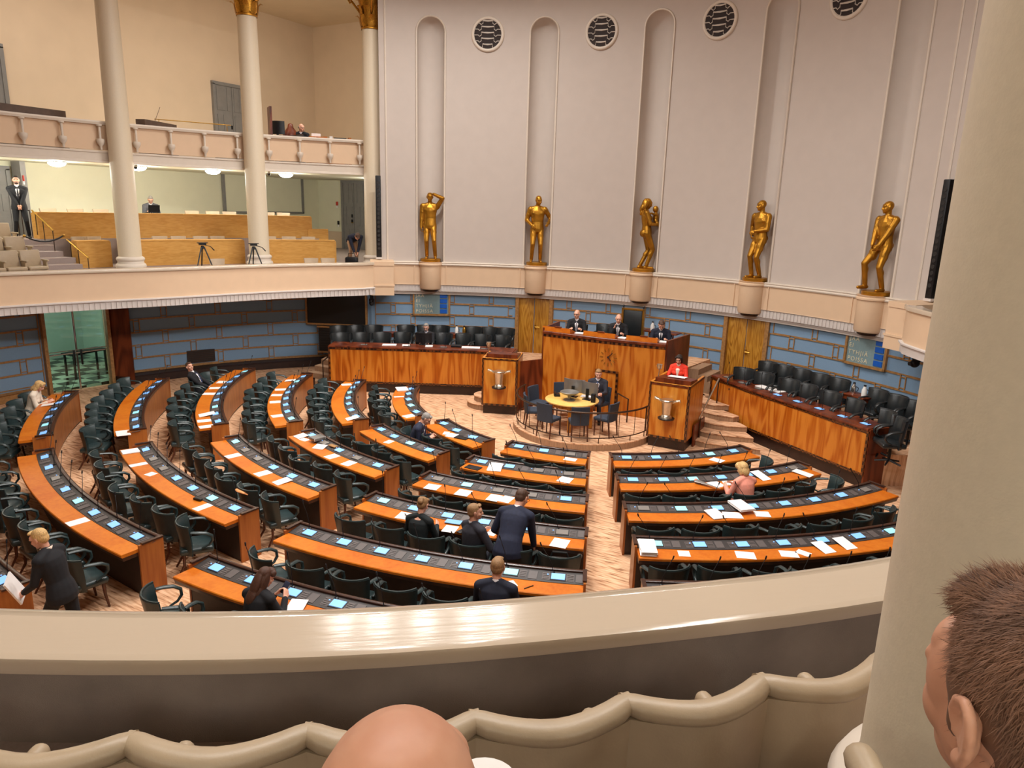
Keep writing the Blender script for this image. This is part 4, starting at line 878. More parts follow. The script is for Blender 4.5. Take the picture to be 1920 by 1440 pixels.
TWIST = {('A3', 0): .35, ('B2', 6): -.5, ('B3', 5): -.3, ('B4', 4): -.35, ('B5', 3): -.2, ('C2', 0): -.35, ('D4', 4): 1.0, ('D3', 6): .9, ('B5', 1): .4, ('A2', 7): -.3, ('A1', 5): -.2, ('B6', 2): -.25, ('D3', 5): .25, ('C1', 0): -.5, ('C1', 1): .1}
for (k, i), (a, r) in SEATPOS.items():
    if k in SKIP_ROW or (k == 'B2' and i == 99): continue
    n = DESKS[k][4]; row = DESKS[k][6]; rr = random.Random(hash((k[0]*3+k[1], i)) % 9973 if False else (ord(k[0])*100+int(k[1])*10+i))
    off = .30+rr.uniform(0, .14); rz = rad(a)+TWIST.get((k, i), rr.uniform(-.16, .16))
    if (k, i) in PERSON_SEATS: off = PERSON_SEATS[(k, i)]
    if (k, i) == ('B6', 0): rz = rad(a)-.9
    lab = 'dark green leather armchair, %s from the %s at the %s desk, %s' % (ORD[i], 'far end' if k[0] == 'A' else 'left', ROWN[row], BLK[k[0]])
    place(GREEN, 'G', dpos(a, r+off), rz, lab, 'members\' green armchairs')
# extra loose chairs seen in the aisles
for x, y, rz, lab in ((*dpos(-6.0, 13.95)[:2], .6, 'dark green armchair pulled back at the aisle end of the sixth row, left block'),):
    pass
# ---- ministers' chairs
def face(x, y, tx, ty): return atan2(ty-y, tx-x)-pi/2
LF = [(-7.5, 6.65), (-7.06, 7.08), (-6.6, 7.5), (-6.1, 7.9), (-5.55, 8.3), (-5.05, 8.6), (-4.5, 8.9), (-3.95, 9.15), (-3.38, 9.4)]
LB_ = [(-8.5, 7.65), (-8.12, 8.04), (-7.7, 8.42), (-6.9, 9.1), (-6.4, 9.52), (-5.95, 9.75), (-5.0, 10.25), (-4.5, 10.5), (-4.0, 10.7)]
RF = [(4.06, 9.2), (4.6, 8.95), (5.28, 8.55), (5.74, 8.25), (6.3, 7.8), (6.84, 7.35), (7.5, 6.75), (7.72, 6.3)]
RB_ = [(4.42, 10.45), (4.87, 10.25), (5.35, 10.0), (5.84, 9.72), (6.32, 9.42), (7.22, 8.75), (7.64, 8.4), (8.0, 8.02)]
for lst, rowl, side, tgt, dz in ((LF, 'front', 'left', (-2.8, 2.5), -.12), (LB_, 'back', 'left', (-2.8, 2.5), .0), (RF, 'front', 'right', (2.6, 3.0), .0), (RB_, 'back', 'right', (2.6, 3.0), .0)):
    for i, (x, y) in enumerate(lst):
        place(BLACK, 'K', (x, y, .7), face(x, y, *tgt)+random.uniform(-.15, .15), 'black leather armchair, %s from the left in the %s row behind the %s bench' % (ORD[i], rowl, side), 'ministers\' black armchairs')
for x, y, rz, lab in ((-7.3, 8.95, rad(40), 'small brown side table between back-row chairs, left bench, left one'), (-5.45, 10.15, rad(28), 'small brown side table with flasks behind the left bench'), (6.8, 9.12, rad(-38), 'small brown side table with flasks behind the right bench'), (1.15, 11.2, rad(-5), 'brown side table with flasks behind the men on the rostrum')):
    z0 = 1.35 if y > 11 else .7
    t = thing('side_table', lab, 'table', (x, y, z0), rz); b = MB(); b.bev((0, 0, .70), (.72 if z0 < 1 else 1.1, .42, .04), .01); part(t, 'tabletop', b, 'dark_wood'); b = MB(); b.box((0, 0, .63), (.66, .36, .1)); part(t, 'apron', b, 'dark_wood')
    for sx in (-.3, .3):
        for sy in (-.16, .16): b = MB(); b.box((sx, sy, .34), (.04, .04, .68)); part(t, 'leg', b, 'dark_wood')
def flask(loc, lab, m='white_plastic', h=.24):
    t = thing('vacuum_flask', lab, 'flask', loc); b = MB(); b.lathe([(.001, 0), (.06, 0), (.062, .02), (.058, h*.65), (.035, h*.85), (.03, h), (.001, h)], n=18); part(t, 'body', b, m); b = MB(); b.tube([(.05, 0, h*.7), (.1, 0, h*.6), (.1, 0, h*.3), (.055, 0, h*.2)], .01, 6); part(t, 'handle', b, 'black_metal'); b = MB(); b.lathe([(.001, 0), (.032, 0), (.03, .03), (.001, .035)], c=(0, 0, h), n=14); part(t, 'lid', b, 'black_metal')
flask((-5.55, 10.1, 1.42), 'white vacuum flask on the side table behind the left bench'); flask((-5.32, 10.2, 1.42), 'brass-coloured vacuum flask on the side table behind the left bench', 'brass')
flask((6.7, 9.2, 1.42), 'steel vacuum flask on the side table behind the right bench', 'chrome'); flask((6.95, 9.02, 1.42), 'white vacuum flask on the side table behind the right bench')
flask((.85, 11.2, 2.07), 'white vacuum flask on the table behind the rostrum'); flask((1.1, 11.18, 2.07), 'dark-lidded steel flask on the table behind the rostrum', 'silver', .2)
# president's chair and small chair on the rostrum
t = thing('high_backed_chair', 'tall black chair with a gilt frame behind the middle man on the rostrum', 'chair', (.62, 9.9, 1.35), pi+.1)
b = MB(); b.bev((0, .05, .43), (.62, .56, .12), .04); part(t, 'seat', b, 'black_leather'); b = MB(); b.bev((0, -.25, .95), (.56, .08, .95), .03); part(t, 'backrest', b, 'black_leather')
b = MB()
for s in (-1, 1): b.box((s*.31, -.25, .95), (.06, .1, 1.02))
b.box((0, -.25, 1.45), (.68, .1, .05)); part(t, 'gilt_frame', b, 'brass')
for s in (-1, 1):
    b = MB(); b.lathe([(.001, 0), (.03, .0), (.02, .03), (.035, .07), (.001, .11)], c=(s*.3, -.25, 1.47), n=12); part(t, 'finial', b, 'black_metal')
    b = MB(); b.box((s*.3, .05, .66), (.07, .5, .06)); part(t, 'armrest', b, 'black_leather')
    for y in (-.22, .26): b = MB(); b.box((s*.27, y, .19), (.06, .06, .38)); part(t, 'leg', b, 'chair_wood')
place(BLACK, 'K', (-.12, 9.75, 1.35), pi-.1, 'small black leather chair on the rostrum, left of the middle man', 'ministers\' black armchairs')
# ---- papers on desks: (desk, angle, radius, width, depth, turn, pile)
PAP = {
 'A1': [(-45.2, 13.54, .2, .28, .1, 1)], 'A2': [(-32.4, 11.66, .36, .25, .1, 3)],
 'A3': [(-55.4, 10.08, .24, .22, .0, 2), (-51.7, 10.07, .21, .28, .1, 1), (-48.3, 10.09, .22, .3, -.1, 1), (-36.8, 9.98, .24, .34, .1, 2), (-34.3, 10.05, .21, .3, 0, 1), (-31.6, 10.05, .21, .3, .1, 1)],
 'A4': [(-56.9, 8.3, .21, .28, 0, 1), (-50.2, 8.38, .21, .28, .1, 1), (-46.3, 8.42, .21, .26, -.1, 1), (-41.7, 8.44, .21, .26, 0, 1), (-33.2, 8.5, .21, .27, .1, 1)],
 'A5': [(-54.0, 6.72, .21, .27, .2, 1), (-26.0, 7.05, .21, .27, -.1, 2)], 'A6': [(-48.2, 5.22, .4, .3, .1, 6), (-40.2, 5.4, .1, .26, 0, 1), (-22.2, 5.8, .21, .29, .1, 1)],
 'B1': [(-12.2, 13.1, .2, .29, .05, 1)], 'B2': [(-25.9, 11.62, .26, .3, .05, 4), (-21.7, 11.62, .15, .3, .05, 1), (-18.5, 11.57, .16, .17, .4, 1), (-8.4, 11.54, .16, .29, .1, 1)],
 'B3': [(-19.0, 10.05, .2, .29, .1, 1), (-11.9, 10.05, .21, .29, .0, 1), (-8.4, 10.05, .21, .29, -.1, 1)],
 'B4': [(-21.3, 8.5, .23, .24, .1, 2), (-19.8, 8.52, .2, .15, .3, 1), (-15.4, 8.52, .24, .2, .5, 2), (-11.3, 8.63, .21, .26, .0, 1), (-7.7, 8.65, .21, .26, .1, 1)],
 'B5': [(-10.8, 7.26, .15, .2, .2, 1)], 'B6': [(-6.9, 6.0, .13, .2, .5, 1), (-5.0, 6.05, .21, .25, .2, 2)],
 'C6': [(20.9, 6.37, .25, .17, -.2, 1)], 'C5': [(10.2, 7.36, .26, .32, .2, 3), (20.9, 7.52, .24, .27, -.25, 2)],
 'C4': [(5.7, 8.7, .25, .24, .1, 1), (9.7, 8.7, .25, .27, .0, 1), (13.5, 8.72, .21, .28, -.1, 2), (14.9, 8.7, .2, .28, -.2, 1)],
 'C3': [(7.2, 9.98, .28, .25, .1, 2), (8.6, 10.02, .2, .26, -.3, 1), (12.0, 10.12, .21, .24, .05, 1), (15.7, 10.02, .15, .22, -.2, 1), (21.7, 10.12, .25, .29, -.2, 1)],
 'C2': [(18.95, 11.47, .15, .16, .6, 1)], 'C1': [(8.0, 12.9, .21, .29, .3, 2)],
 'D4': [(47.9, 6.42, .21, .26, .5, 1)], 'D3': [(42.0, 7.62, .24, .28, .25, 1), (44.0, 7.6, .21, .24, -.3, 1), (50.0, 7.46, .21, .36, .1, 1), (57.0, 7.6, .21, .36, .3, 1)],
 'D2': [(37.6, 8.93, .24, .3, .2, 4), (39.5, 8.96, .3, .24, -.2, 2), (41.1, 8.75, .26, .42, .1, 9), (42.8, 8.98, .24, .22, -.3, 2)],
 'D1': [(28.95, 10.2, .23, .36, .0, 16), (31.9, 10.26, .17, .18, -.1, 1), (36.9, 10.33, .28, .22, -.25, 1), (40.6, 10.36, .26, .2, -.3, 1), (41.9, 10.36, .15, .2, .6, 1), (44.1, 10.28, .21, .32, .1, 1), (46.4, 10.24, .21, .32, .05, 1)]}
for k, L in PAP.items():
    for i, (a, r, w_, d_, tw, pile) in enumerate(L):
        row = DESKS[k][6]; what = 'white sheet of paper' if pile == 1 else ('thin white paper stack' if pile < 4 else 'thick white paper pile')
        b = MB(); rr = random.Random(int(a*10)+i)
        for q in range(min(pile, 8)):
            hgt = .003 if pile == 1 else .0045*(pile/min(pile, 8)); b.box((rr.uniform(-.008, .008)*(q > 0), rr.uniform(-.008, .008)*(q > 0), hgt*(q+.5)), (w_, d_, hgt), rr.uniform(-.06, .06)*(q > 0))
        z = .7455 if dr_(k, a)-r < .34 else .80
        lean = 0
        if dr_(k, a)-(r-d_/2) > .33 and z < .79: lean = 0; z = .7455
        b2 = 'sheet_of_paper' if pile == 1 else 'paper_stack'
        # sheets that reach onto the raised console lie tipped against its edge
        over = dr_(k, a)-(r-d_/2)-.31
        if z < .79 and over > .02: lean = atan2(.012+.14*over, d_*.6); z = .7475
        rz = rad(a)+tw; p = dpos(a, r); T = M.Rotation(rz, 4, 'Z') @ M.Rotation(lean, 4, 'X')
        zz = z+sin(lean)*d_/2
        single(b2, b, 'paper', '%s, %s from the %s on the %s desk, %s' % (what, ORD[i], 'far end' if k[0] == 'A' else 'left', ROWN[row], BLK[k[0]]), 'paper', 'papers on the members\' desks', None, (p[0], p[1], zz), T.to_euler())
def box_thing(name, lab, cat, k, a, r, d, m, tw=0, z=.7455, parts=()):
    b = MB(); b.bev((0, 0, d[2]/2), d, min(d)*.25); p = dpos(a, r); o = thing(name, lab, cat, (p[0], p[1], z), rad(a)+tw); part(o, parts[0] if parts else 'cover', b, m); return o
o = box_thing('book_stack', 'thick grey booklets on the third-row desk of the left block', 'book', 'B4', -18.0, 8.36, (.22, .28, .07), 'monitor_silver', .1, .79)
b = MB(); b.box((0, 0, .035), (.215, .275, .05)); part(o, 'pages', b, 'paper')
box_thing('wallet', 'flat brown wallet on the third-row desk of the left block', 'wallet', 'B4', -14.0, 8.34, (.2, .1, .02), 'frame_wood', .1, .79)
box_thing('glasses_case', 'black glasses case on the fifth-row desk of the left block', 'case', 'B2', -10.0, 11.45, (.17, .06, .04), 'black_metal', .25)
box_thing('folder', 'black folder on the second-row desk of the middle block', 'folder', 'C5', 7.2, 7.5, (.3, .18, .015), 'black_metal', -.1)
box_thing('folder', 'black folder on the front-row desk of the left block', 'folder', 'B6', -2.4, 6.05, (.3, .2, .02), 'black_metal', .1)
box_thing('phone', 'dark phone on the fourth-row desk beside the woman with a bun', 'phone', 'C3', 13.1, 10.13, (.09, .16, .012), 'black_metal', -.4)
box_thing('booklet', 'blue booklet lying open above a white sheet on the fourth-row desk', 'booklet', 'C3', 11.8, 9.9, (.26, .14, .012), 'paper_blue', .05, .762)
box_thing('pen', 'dark pen beside a folded note on the fifth-row desk, middle block', 'pen', 'C2', 20.2, 11.5, (.012, .15, .012), 'dark_bronze', -.8)
box_thing('pen', 'dark pen on the papers left of the woman with a bun', 'pen', 'C3', 7.3, 10.0, (.014, .14, .014), 'black_metal', .9, .768)
# papers and gear on the ministers' benches
for i, (Q, d, off, w_, d_, zt, side) in enumerate(((BLQ, 1.75, .3, .42, .24, 1.42, 'left'), (BLQ, 2.25, .3, .22, .24, 1.42, 'left'), (BLQ, 2.95, .3, .22, .24, 1.42, 'left'), (BLQ, 4.2, .3, .55, .24, 1.42, 'left'), (BRQ, 1.55, .45, .34, .24, 1.33, 'right'), (BRQ, 1.95, .5, .4, .26, 1.33, 'right'))):
    x, y, a = along(Q, d); b = MB(); b.box((0, 0, .008), (w_, d_, .016), .0)
    single('paper_stack', b, 'paper', 'white papers on the %s bench top, %s from its left end' % (side, ORD[i if i < 4 else i-4]), 'paper', 'papers on the ministers\' benches', None, (x-sin(a)*off, y+cos(a)*off, zt+.001), (0, 0, a+.1))
mt = monitor((-5.2, 7.78, 1.42), rad(28)+pi*0, 'black monitor in front of the man behind the left bench', .5, .30, 'black_metal', .06)
x, y, a = along(BLQ, 3.75); box = MB(); box.bev((0, 0, .03), (.3, .22, .06), .01); single('keyboard', box, 'black_metal', 'black keypad beside the monitor on the left bench', 'keyboard', None, None, (x-.15, y+.32, 1.42), (0, 0, a))
for i, (x, y, rz, lab) in enumerate(((-.27, 8.36, .1, 'white papers on the rostrum between left and middle reading desks'), (.99, 8.42, -.2, 'white papers on the rostrum right of the widest reading desk'), (2.08, 8.55, .2, 'white note at the right end of the rostrum top'))):
    b = MB(); b.box((0, 0, .01), (.24, .2, .02)); single('paper_stack', b, 'paper', lab, 'paper', 'papers on the rostrum', None, (x, y, 2.236), (0, 0, rz))
b = MB(); b.box((0, 0, .006), (.42, .28, .012)); single('paper_stack', b, 'paper', 'white papers on the slanted top under the hands of the woman in red', 'paper', None, None, (2.98, 7.02, 1.708), (-.095, 0, .02))
b = MB(); b.box((0, 0, .006), (.3, .22, .012)); single('paper_stack', b, 'paper', 'white papers on the round table before the clerk', 'paper', None, None, (.72, 6.8, .912), (0, 0, .2))
# ================================================================== PEOPLE AND STATUES
def organic(mb, voxel, name, m, it=3, fac=.5):
    "fuse overlapping closed shapes into one continuous skin"
    me = bpy.data.meshes.new('tmp'); me.from_pydata(mb.v, [], mb.f); fix_normals(me)
    o = bpy.data.objects.new('tmp', me); COL.objects.link(o)
    r = o.modifiers.new('r', 'REMESH'); r.mode = 'VOXEL'; r.voxel_size = voxel; r.use_smooth_shade = True
    if it:
        s = o.modifiers.new('s', 'SMOOTH'); s.iterations = it; s.factor = fac
    dg = bpy.context.evaluated_depsgraph_get(); out = bpy.data.meshes.new_from_object(o.evaluated_get(dg)); out.name = name
    bpy.data.objects.remove(o); bpy.data.meshes.remove(me)
    out.polygons.foreach_set('use_smooth', [True]*len(out.polygons)); out.materials.clear()
    out.materials.append(MATS[m] if isinstance(m, str) else m); return out
def ik(a, c, l1, l2, pole):
    a, c = V(a), V(c); d = c-a; L = d.length
    if L > (l1+l2)*.999: c = a+d*((l1+l2)*.999/L); d = c-a; L = d.length
    L = max(L, abs(l1-l2)+.01); x = (l1*l1-l2*l2+L*L)/(2*L); h = sqrt(max(0, l1*l1-x*x)); u = d.normalized()
    p = V(pole); p = p-u*p.dot(u); p = p.normalized() if p.length > 1e-5 else V((0, 0, 1))
    return a+u*x+p*h, c
def ring(c, X, Y, w_, d_, n=16, p=1.0):
    return [V(c)+X*(w_*cos(2*pi*k/n))+Y*(d_*sin(2*pi*k/n)) for k in range(n)]
class Fig:
    "a posed figure: joints first, then body, clothes and hair grown round them (local frame: faces +Y, right hand on +X)"
    def __init__(s, hip=(0, 0, .92), lean=0, side=0, twist=0, head=(0, 0), handR=None, handL=None, footR=None, footL=None, fem=False, stout=1.06, curlR=.6, curlL=.6, elbow=(0, -.5, -.6), poleR=None, poleL=None, kneeR=(0, 1, .1), kneeL=(0, 1, .1), hturn=0, sk=1.0):
        s.fem = fem; s.st = stout; P = V(hip); s.P = P
        R = M.Rotation(rad(-lean), 3, 'X') @ M.Rotation(rad(side), 3, 'Y'); s.U = R @ V((0, 0, 1)); s.X0 = M.Rotation(rad(hturn), 3, 'Z') @ V((1, 0, 0))
        s.tw = twist; s.sh_w = .168 if fem else .198
        s.R = R
        X1 = R @ (M.Rotation(rad(twist), 3, 'Z') @ V((1, 0, 0))); s.X1 = X1; s.Y1 = s.U.cross(X1)*1
        s.Sh = P+s.U*.49; s.nb = P+s.U*.535
        hy, hp = head; s.Hm = (R.to_quaternion().slerp(M.Identity(3).to_quaternion(), .55).to_matrix() @ M.Rotation(rad(twist*.6+hy), 3, 'Z') @ M.Rotation(rad(hp), 3, 'X'))
        s.hc = s.nb + (s.U*.45+s.Hm @ V((0, 0, 1))*.55).normalized()*.172 + s.Hm @ V((0, .02, 0))
        s.arm = {}
        for sg, hand, pole in ((1, handR, poleR), (-1, handL, poleL)):
            a = s.Sh+X1*(sg*s.sh_w)-s.U*.025; h = V(hand) if hand else a+V((sg*.06, .04, -.53))
            pl = V(pole) if pole else V((sg*.35+elbow[0], elbow[1], elbow[2])); e, w_ = ik(a, h, .285, .255, pl); s.arm[sg] = (a, e, w_)
        s.leg = {}
        for sg, foot, kn in ((1, footR, kneeR), (-1, footL, kneeL)):
            a = P+s.X0*(sg*.088)-V((0, 0, .03)); f = V(foot) if foot else V((sg*.1, 0, .09)); k, an = ik(a, f, .43, .42, V(kn)); s.leg[sg] = (a, k, an)
        s.curl = {1: curlR, -1: curlL}
    def torso(s, mb, g=0.0, h0=-.10, h1=.56, flare=0.0, trap=True):
        f = s.fem; st = s.st
        secs = [(-.12, .165, .115), (-.03, .175 if f else .168, .122), (.06, .158 if f else .158, .112), (.15, .126 if f else .150, .098), (.25, .138 if f else .158, .105), (.35, .155 if f else .180, .117), (.43, .160 if f else .188, .110), (.485, .128 if f else .148, .084), (.515, .088, .070), (.55, .058, .056)]
        rings = []
        for h, w_, d_ in secs:
            if h < h0-.03 or h > h1+.001: continue
            t = max(0, min(1, h/.49)); X = (s.X0.lerp(s.X1, t)).normalized(); Uv = s.U if h > 0 else V((0, 0, 1)); Y = Uv.cross(X).normalized()
            b = st if h < .3 else (1+(st-1)*.5); fl = flare*max(0, -(h-.06))/.18
            rings.append(ring(s.P+s.U*h if h > 0 else s.P+V((0, 0, h)), X, Y, w_*(1+(b-1)*.6)+g+fl, d_*b+g+fl*.7))
        mb.loft(rings)
        for sg in (-1, 1):
            a = s.arm[sg][0]; mb.cap(s.Sh+s.X1*(sg*.06)+s.U*.012, a+s.U*.0, .062+g, .058+g)
            if trap: mb.cap(s.Sh+s.X1*(sg*.03)+s.U*(.035)-s.Y1*.012, a-s.Y1*.01+s.U*.01, .052+g, .048+g)
        if f:
            for sg in (-1, 1): mb.ell(s.P+s.U*.33+s.X1*(sg*.07)+s.Y1*.085, (.06+g, .055+g, .058+g))
    def arms(s, mb, g=0.0, t1=1.0, k=1.0):
        for sg in (-1, 1):
            a, e, w_ = s.arm[sg]; c = .88 if s.fem else 1.0; k2 = c*k
            mb.cap(a, e, .054*k2+g, .042*k2+g); mb.cap(e, e+(w_-e)*t1, .041*k2+g, .028*k2+g*1.1)
    def legs(s, mb, g=0.0, t1=1.0):
        for sg in (-1, 1):
            a, k, an = s.leg[sg]; mb.cap(a, k, .084*(.5+.5*s.st)+g, .054+g); mb.cap(k, k+(an-k)*t1, .052+g, .036+g*1.25)
            c = k+(an-k)*.3; bk = (an-k).normalized().cross(s.X0).normalized(); mb.ell(c-bk*(-.012), (.05+g, .05+g, .10), m=(an-k).to_track_quat('Z', 'X').to_matrix())
    def footdir(s, sg):
        a, k, an = s.leg[sg]; d = V((k.x-an.x, k.y-an.y, 0)); d2 = V((sg*.12, 1, 0)); d2 = M.Rotation(atan2(s.X0.y, s.X0.x), 3, 'Z') @ d2
        return d2.normalized()
    def feet(s, mb, g=0.0):
        for sg in (-1, 1):
            an = s.leg[sg][2]; d = s.footdir(sg); mb.cap(an+V((0, 0, -.01)), an-V((0, 0, .05)), .036+g, .036+g); mb.cap(an-d*.04-V((0, 0, .052)), an+d*.15-V((0, 0, .06)), .037+g, .030+g)
    def hand(s, mb, sg, dirv=None, palm=None, k=1.0):
        a, e, w_ = s.arm[sg]; d = (w_-e).normalized() if dirv is None else V(dirv).normalized()
        n = V(palm).normalized() if palm else (s.X1*(-sg)*.8+V((0, 0, -.5))); n = (n-d*n.dot(d)).normalized(); x = d.cross(n).normalized()
        if x.dot(s.Y1) < 0 and not palm: x = -x     # thumb side forwards
        p0 = w_; p1 = w_+d*.085*k
        for q in (-1.5, -.5, .5, 1.5):
            mb.cap(p0+x*(q*.013*k), p1+x*(q*.0195*k), .015*k, .0125*k, 8)
        cu = s.curl[sg]
        for q, L in ((1.5, .066), (.5, .076), (-.5, .071), (-1.5, .056)):
            b = p1+x*(q*.0195*k); dd = d
            for j, fr_ in enumerate((.45, .32, .23)):
                ang = cu*(.5+.45*j); dj = (d*cos(ang)+n*sin(ang)).normalized(); c = b+dj*L*fr_*k; mb.cap(b, c, (.0095-.001*j)*k, (.0088-.001*j)*k, 7); b = c
        t0 = w_+d*.02*k+x*.028*k; t1 = t0+(d*.7+x*.7+n*.3).normalized()*.042*k; t2 = t1+(d*.95+x*.1+n*.4).normalized()*.03*k
        mb.cap(w_+d*.012*k+x*.012*k, t0, .016*k, .013*k, 8); mb.cap(t0, t1, .0125*k, .0105*k, 8); mb.cap(t1, t2, .0105*k, .008*k, 8)
    def head(s, mb, fine=False):
        T = s.Hm; c = s.hc; hk = 1.0 if fine else 1.05
        E = lambda p, r: mb.ell(c+T @ (V(p)*hk), V(r)*hk, T, 20 if fine else 14, 12 if fine else 9)
        C = lambda p, q, a, b: mb.cap(c+T @ (V(p)*hk), c+T @ (V(q)*hk), a*hk, b*hk, 10)
        f = .95 if s.fem else 1.0
        E((0, -.012, .022), (.076*f, .094*f, .092*f)); E((0, .018, -.022), (.066*f, .074*f, .085*f)); E((0, .045, -.06), (.05*f, .045*f, .045*f))
        E((0, .068, -.092), (.026*f, .02, .018)); E((0, .066, .035), (.058*f, .026, .034)); E((0, .072, -.048), (.03, .022, .024))
        for sg in (-1, 1):
            E((sg*.042*f, .058, -.028), (.024, .024, .022)) if not fine else (E((sg*.036, .052, -.026), (.026, .034, .034)), E((sg*.045, .048, .006), (.021, .03, .045))); C((sg*.014, .086, .022), (sg*.05, .072, .020), .011, .009)
            ex = sg*.076*f
            if fine: E((ex-sg*.006, -.008, -.004), (.010, .014, .024)); continue
            E((ex, -.004, -.004), (.012, .018, .031)); E((ex+sg*.006, -.010, .006), (.008, .014, .022)); E((ex, .0, -.030), (.010, .011, .012))
        C((0, .086, .012), (0, .108, -.028), .0085, .0135); C((-.011, .096, -.031), (.011, .096, -.031), .0105, .0105)
        C((-.02, .086, -.052), (.02, .086, -.052), .0075, .0075); C((-.016, .084, -.064), (.016, .084, -.064), .0085, .0085)
        mb.cap(s.nb-s.U*.05, c+T @ V((0, -.022, -.06)), .062 if not s.fem else .049, .056 if not s.fem else .047, 12)
    def build(s, name, label, loc, rz, outfit, scale=1.0, voxel=.011, hvox=None, group=None, skin='skin', hands=True, palm=None, cat='person', hd=None):
        t = thing(name, label, cat, loc, rz, group); t.scale = (scale,)*3
        mb = MB(); s.torso(mb); s.arms(mb); s.legs(mb); s.feet(mb); s.head(mb)
        for sg in (-1, 1): s.hand(mb, sg, *(hd.get(sg, (None, None)) if hd else (None, None)))
        link('body', organic(mb, .0085, 'body', skin, 2), t)
        o = outfit
        if 'jacket' in o:
            mb = MB(); s.torso(mb, .017, o.get('jlen', -.12), .52, o.get('flare', .015)); s.arms(mb, .0155, .9)
            link(o.get('jname', 'jacket'), organic(mb, voxel, 'jacket', o['jacket'], 9), t)
            if o.get('collar', True):
                mb = MB()
                for sg in (-1, 1): mb.tube([s.nb+s.X1*(sg*.05)-s.Y1*.055-s.U*.005, s.nb+s.X1*(sg*.078)+s.Y1*.02-s.U*.02, s.P+s.U*.42+s.X1*(sg*.062)+s.Y1*.118, s.P+s.U*.29+s.X1*(sg*.02)+s.Y1*.137*max(1, s.st)], [.013, .016, .017, .006], 6, flat=(1.2, .7))
                link('lapels', organic(mb, .006, 'lapels', o['jacket'], 2), t)
        if 'shirt' in o:
            mb = MB(); st = s.st
            mb.loft([ring(s.P+s.U*h+s.Y1*yy, s.X1, s.Y1, w_, .022, 12) for h, yy, w_ in ((.20, .116*st, .014), (.28, .121*(.5+.5*st), .036), (.36, .122, .052), (.44, .112, .056), (.50, .066, .052))])
            n0 = s.nb; mb.lathe([(.060, -.045), (.072, -.02), (.070, .040), (.064, .046), (.055, .0)], m=M.Translation(n0) @ s.U.to_track_quat('Z', 'Y').to_matrix().to_4x4() , n=18)
            sh = link('shirt', organic(mb, .007, 'shirt', o['shirt'], 1), t)
            if 'tie' in o:
                mb = MB(); mb.loft([ring(s.P+s.U*h+s.Y1*yy, s.X1, s.Y1, w_, .009, 8) for h, yy, w_ in ((.19, .140*st, .016), (.24, .143*(.5+.5*st), .024), (.36, .146, .020), (.46, .121, .012), (.485, .106, .018), (.50, .095, .016))]); link('tie', mb.mesh('tie', o['tie'], 60), t)
        if 'top' in o:
            mb = MB(); s.torso(mb, .010, -.12, o.get('neck', .485), 0, False); s.arms(mb, .012, o.get('sleeve', .92)); link('top', organic(mb, voxel, 'top', o['top'], 3), t)
        if 'trousers' in o:
            mb = MB(); s.torso(mb, .011, -.14, .07); s.legs(mb, .013, 1.0); link('trousers', organic(mb, voxel, 'trousers', o['trousers'], 3), t)
        if 'shoes' in o:
            mb = MB(); s.feet(mb, .007)
            for sg in (-1, 1): an = s.leg[sg][2]; d = s.footdir(sg); mb.cap(an-d*.05-V((0, 0, .07)), an+d*.17-V((0, 0, .072)), .022, .02)
            link('shoes', organic(mb, .009, 'shoes', o['shoes'], 1), t)
        if 'hair' in o: s.hair(t, o['hair'], o.get('style', 'short'))
        if o.get('face'):
            T = s.Hm*1.05; c = s.hc
            for sg in (-1, 1):
                mb = MB(); mb.ell(c+T @ V((sg*.031, .079, .006)), (.014, .008, .006), T); e = link('eye', mb.mesh('eye', 'eye_dark', 60), t)
                mb = MB(); mb.cap(c+T @ V((sg*.016, .094, .026)), c+T @ V((sg*.048, .082, .028)), .0045, .0035, 6); link('eyebrow', mb.mesh('eyebrow', o.get('brow', o.get('hair', 'hair_brown')), 60), t)
            mb = MB(); mb.cap(c+T @ V((-.019, .0905, -.058)), c+T @ V((.019, .0905, -.058)), .0045, .0045, 6); link('lips', mb.mesh('lips', 'lips', 60), t)
            if o.get('glasses'):
                mb = MB()
                for sg in (-1, 1):
                    mb.tube([c+T @ V((sg*.033+.024*cos(2*pi*q/14), .099, .005+.018*sin(2*pi*q/14))) for q in range(14)], .0028, 5, True); mb.tube([c+T @ V((sg*.057, .096, .008)), c+T @ V((sg*.082, .02, .012))], .0025, 5)
                mb.tube([c+T @ V((-.009, .1, .008)), c+T @ V((.009, .1, .008))], .0025, 5); link('glasses', mb.mesh('glasses', 'black_metal', 60), t)
            if o.get('beard'):
                mb = MB(); mb.ell(c+T @ V((0, .052, -.078)), (.05, .043, .034), T); mb.cap(c+T @ V((-.025, .088, -.042)), c+T @ V((.025, .088, -.042)), .008, .008); link('beard', organic(mb, .006, 'beard', o['beard'], 1), t)
        return t
    def hair(s, t, m, style):
        T = s.Hm; c = s.hc; f = .95 if s.fem else 1.0; mb = MB(); E = lambda p, r: mb.ell(c+T @ (V(p)*1.05), V(r)*1.05, T, 16, 12)
        if style in ('short', 'bob', 'long', 'bun', 'wavy'):
            E((0, -.022, .036), (.079*f, .094*f, .086*f)); E((0, -.045, -.005), (.072*f, .062*f, .075))
            for sg in (-1, 1): E((sg*.064*f, -.016, .018), (.018, .035, .045))
        if style == 'short': E((0, .055, .092), (.055, .03, .022))
        if style == 'fringe':    # bald crown with hair round the sides
            for sg in (-1, 1): E((sg*.062, -.035, .0), (.020, .052, .038))
            E((0, -.085, -.012), (.062, .024, .040))
        if style == 'bun':
            E((0, -.09, .055), (.05, .046, .05)); E((.01, -.11, .03), (.045, .03, .04)); E((0, .04, .085), (.066, .05, .03))
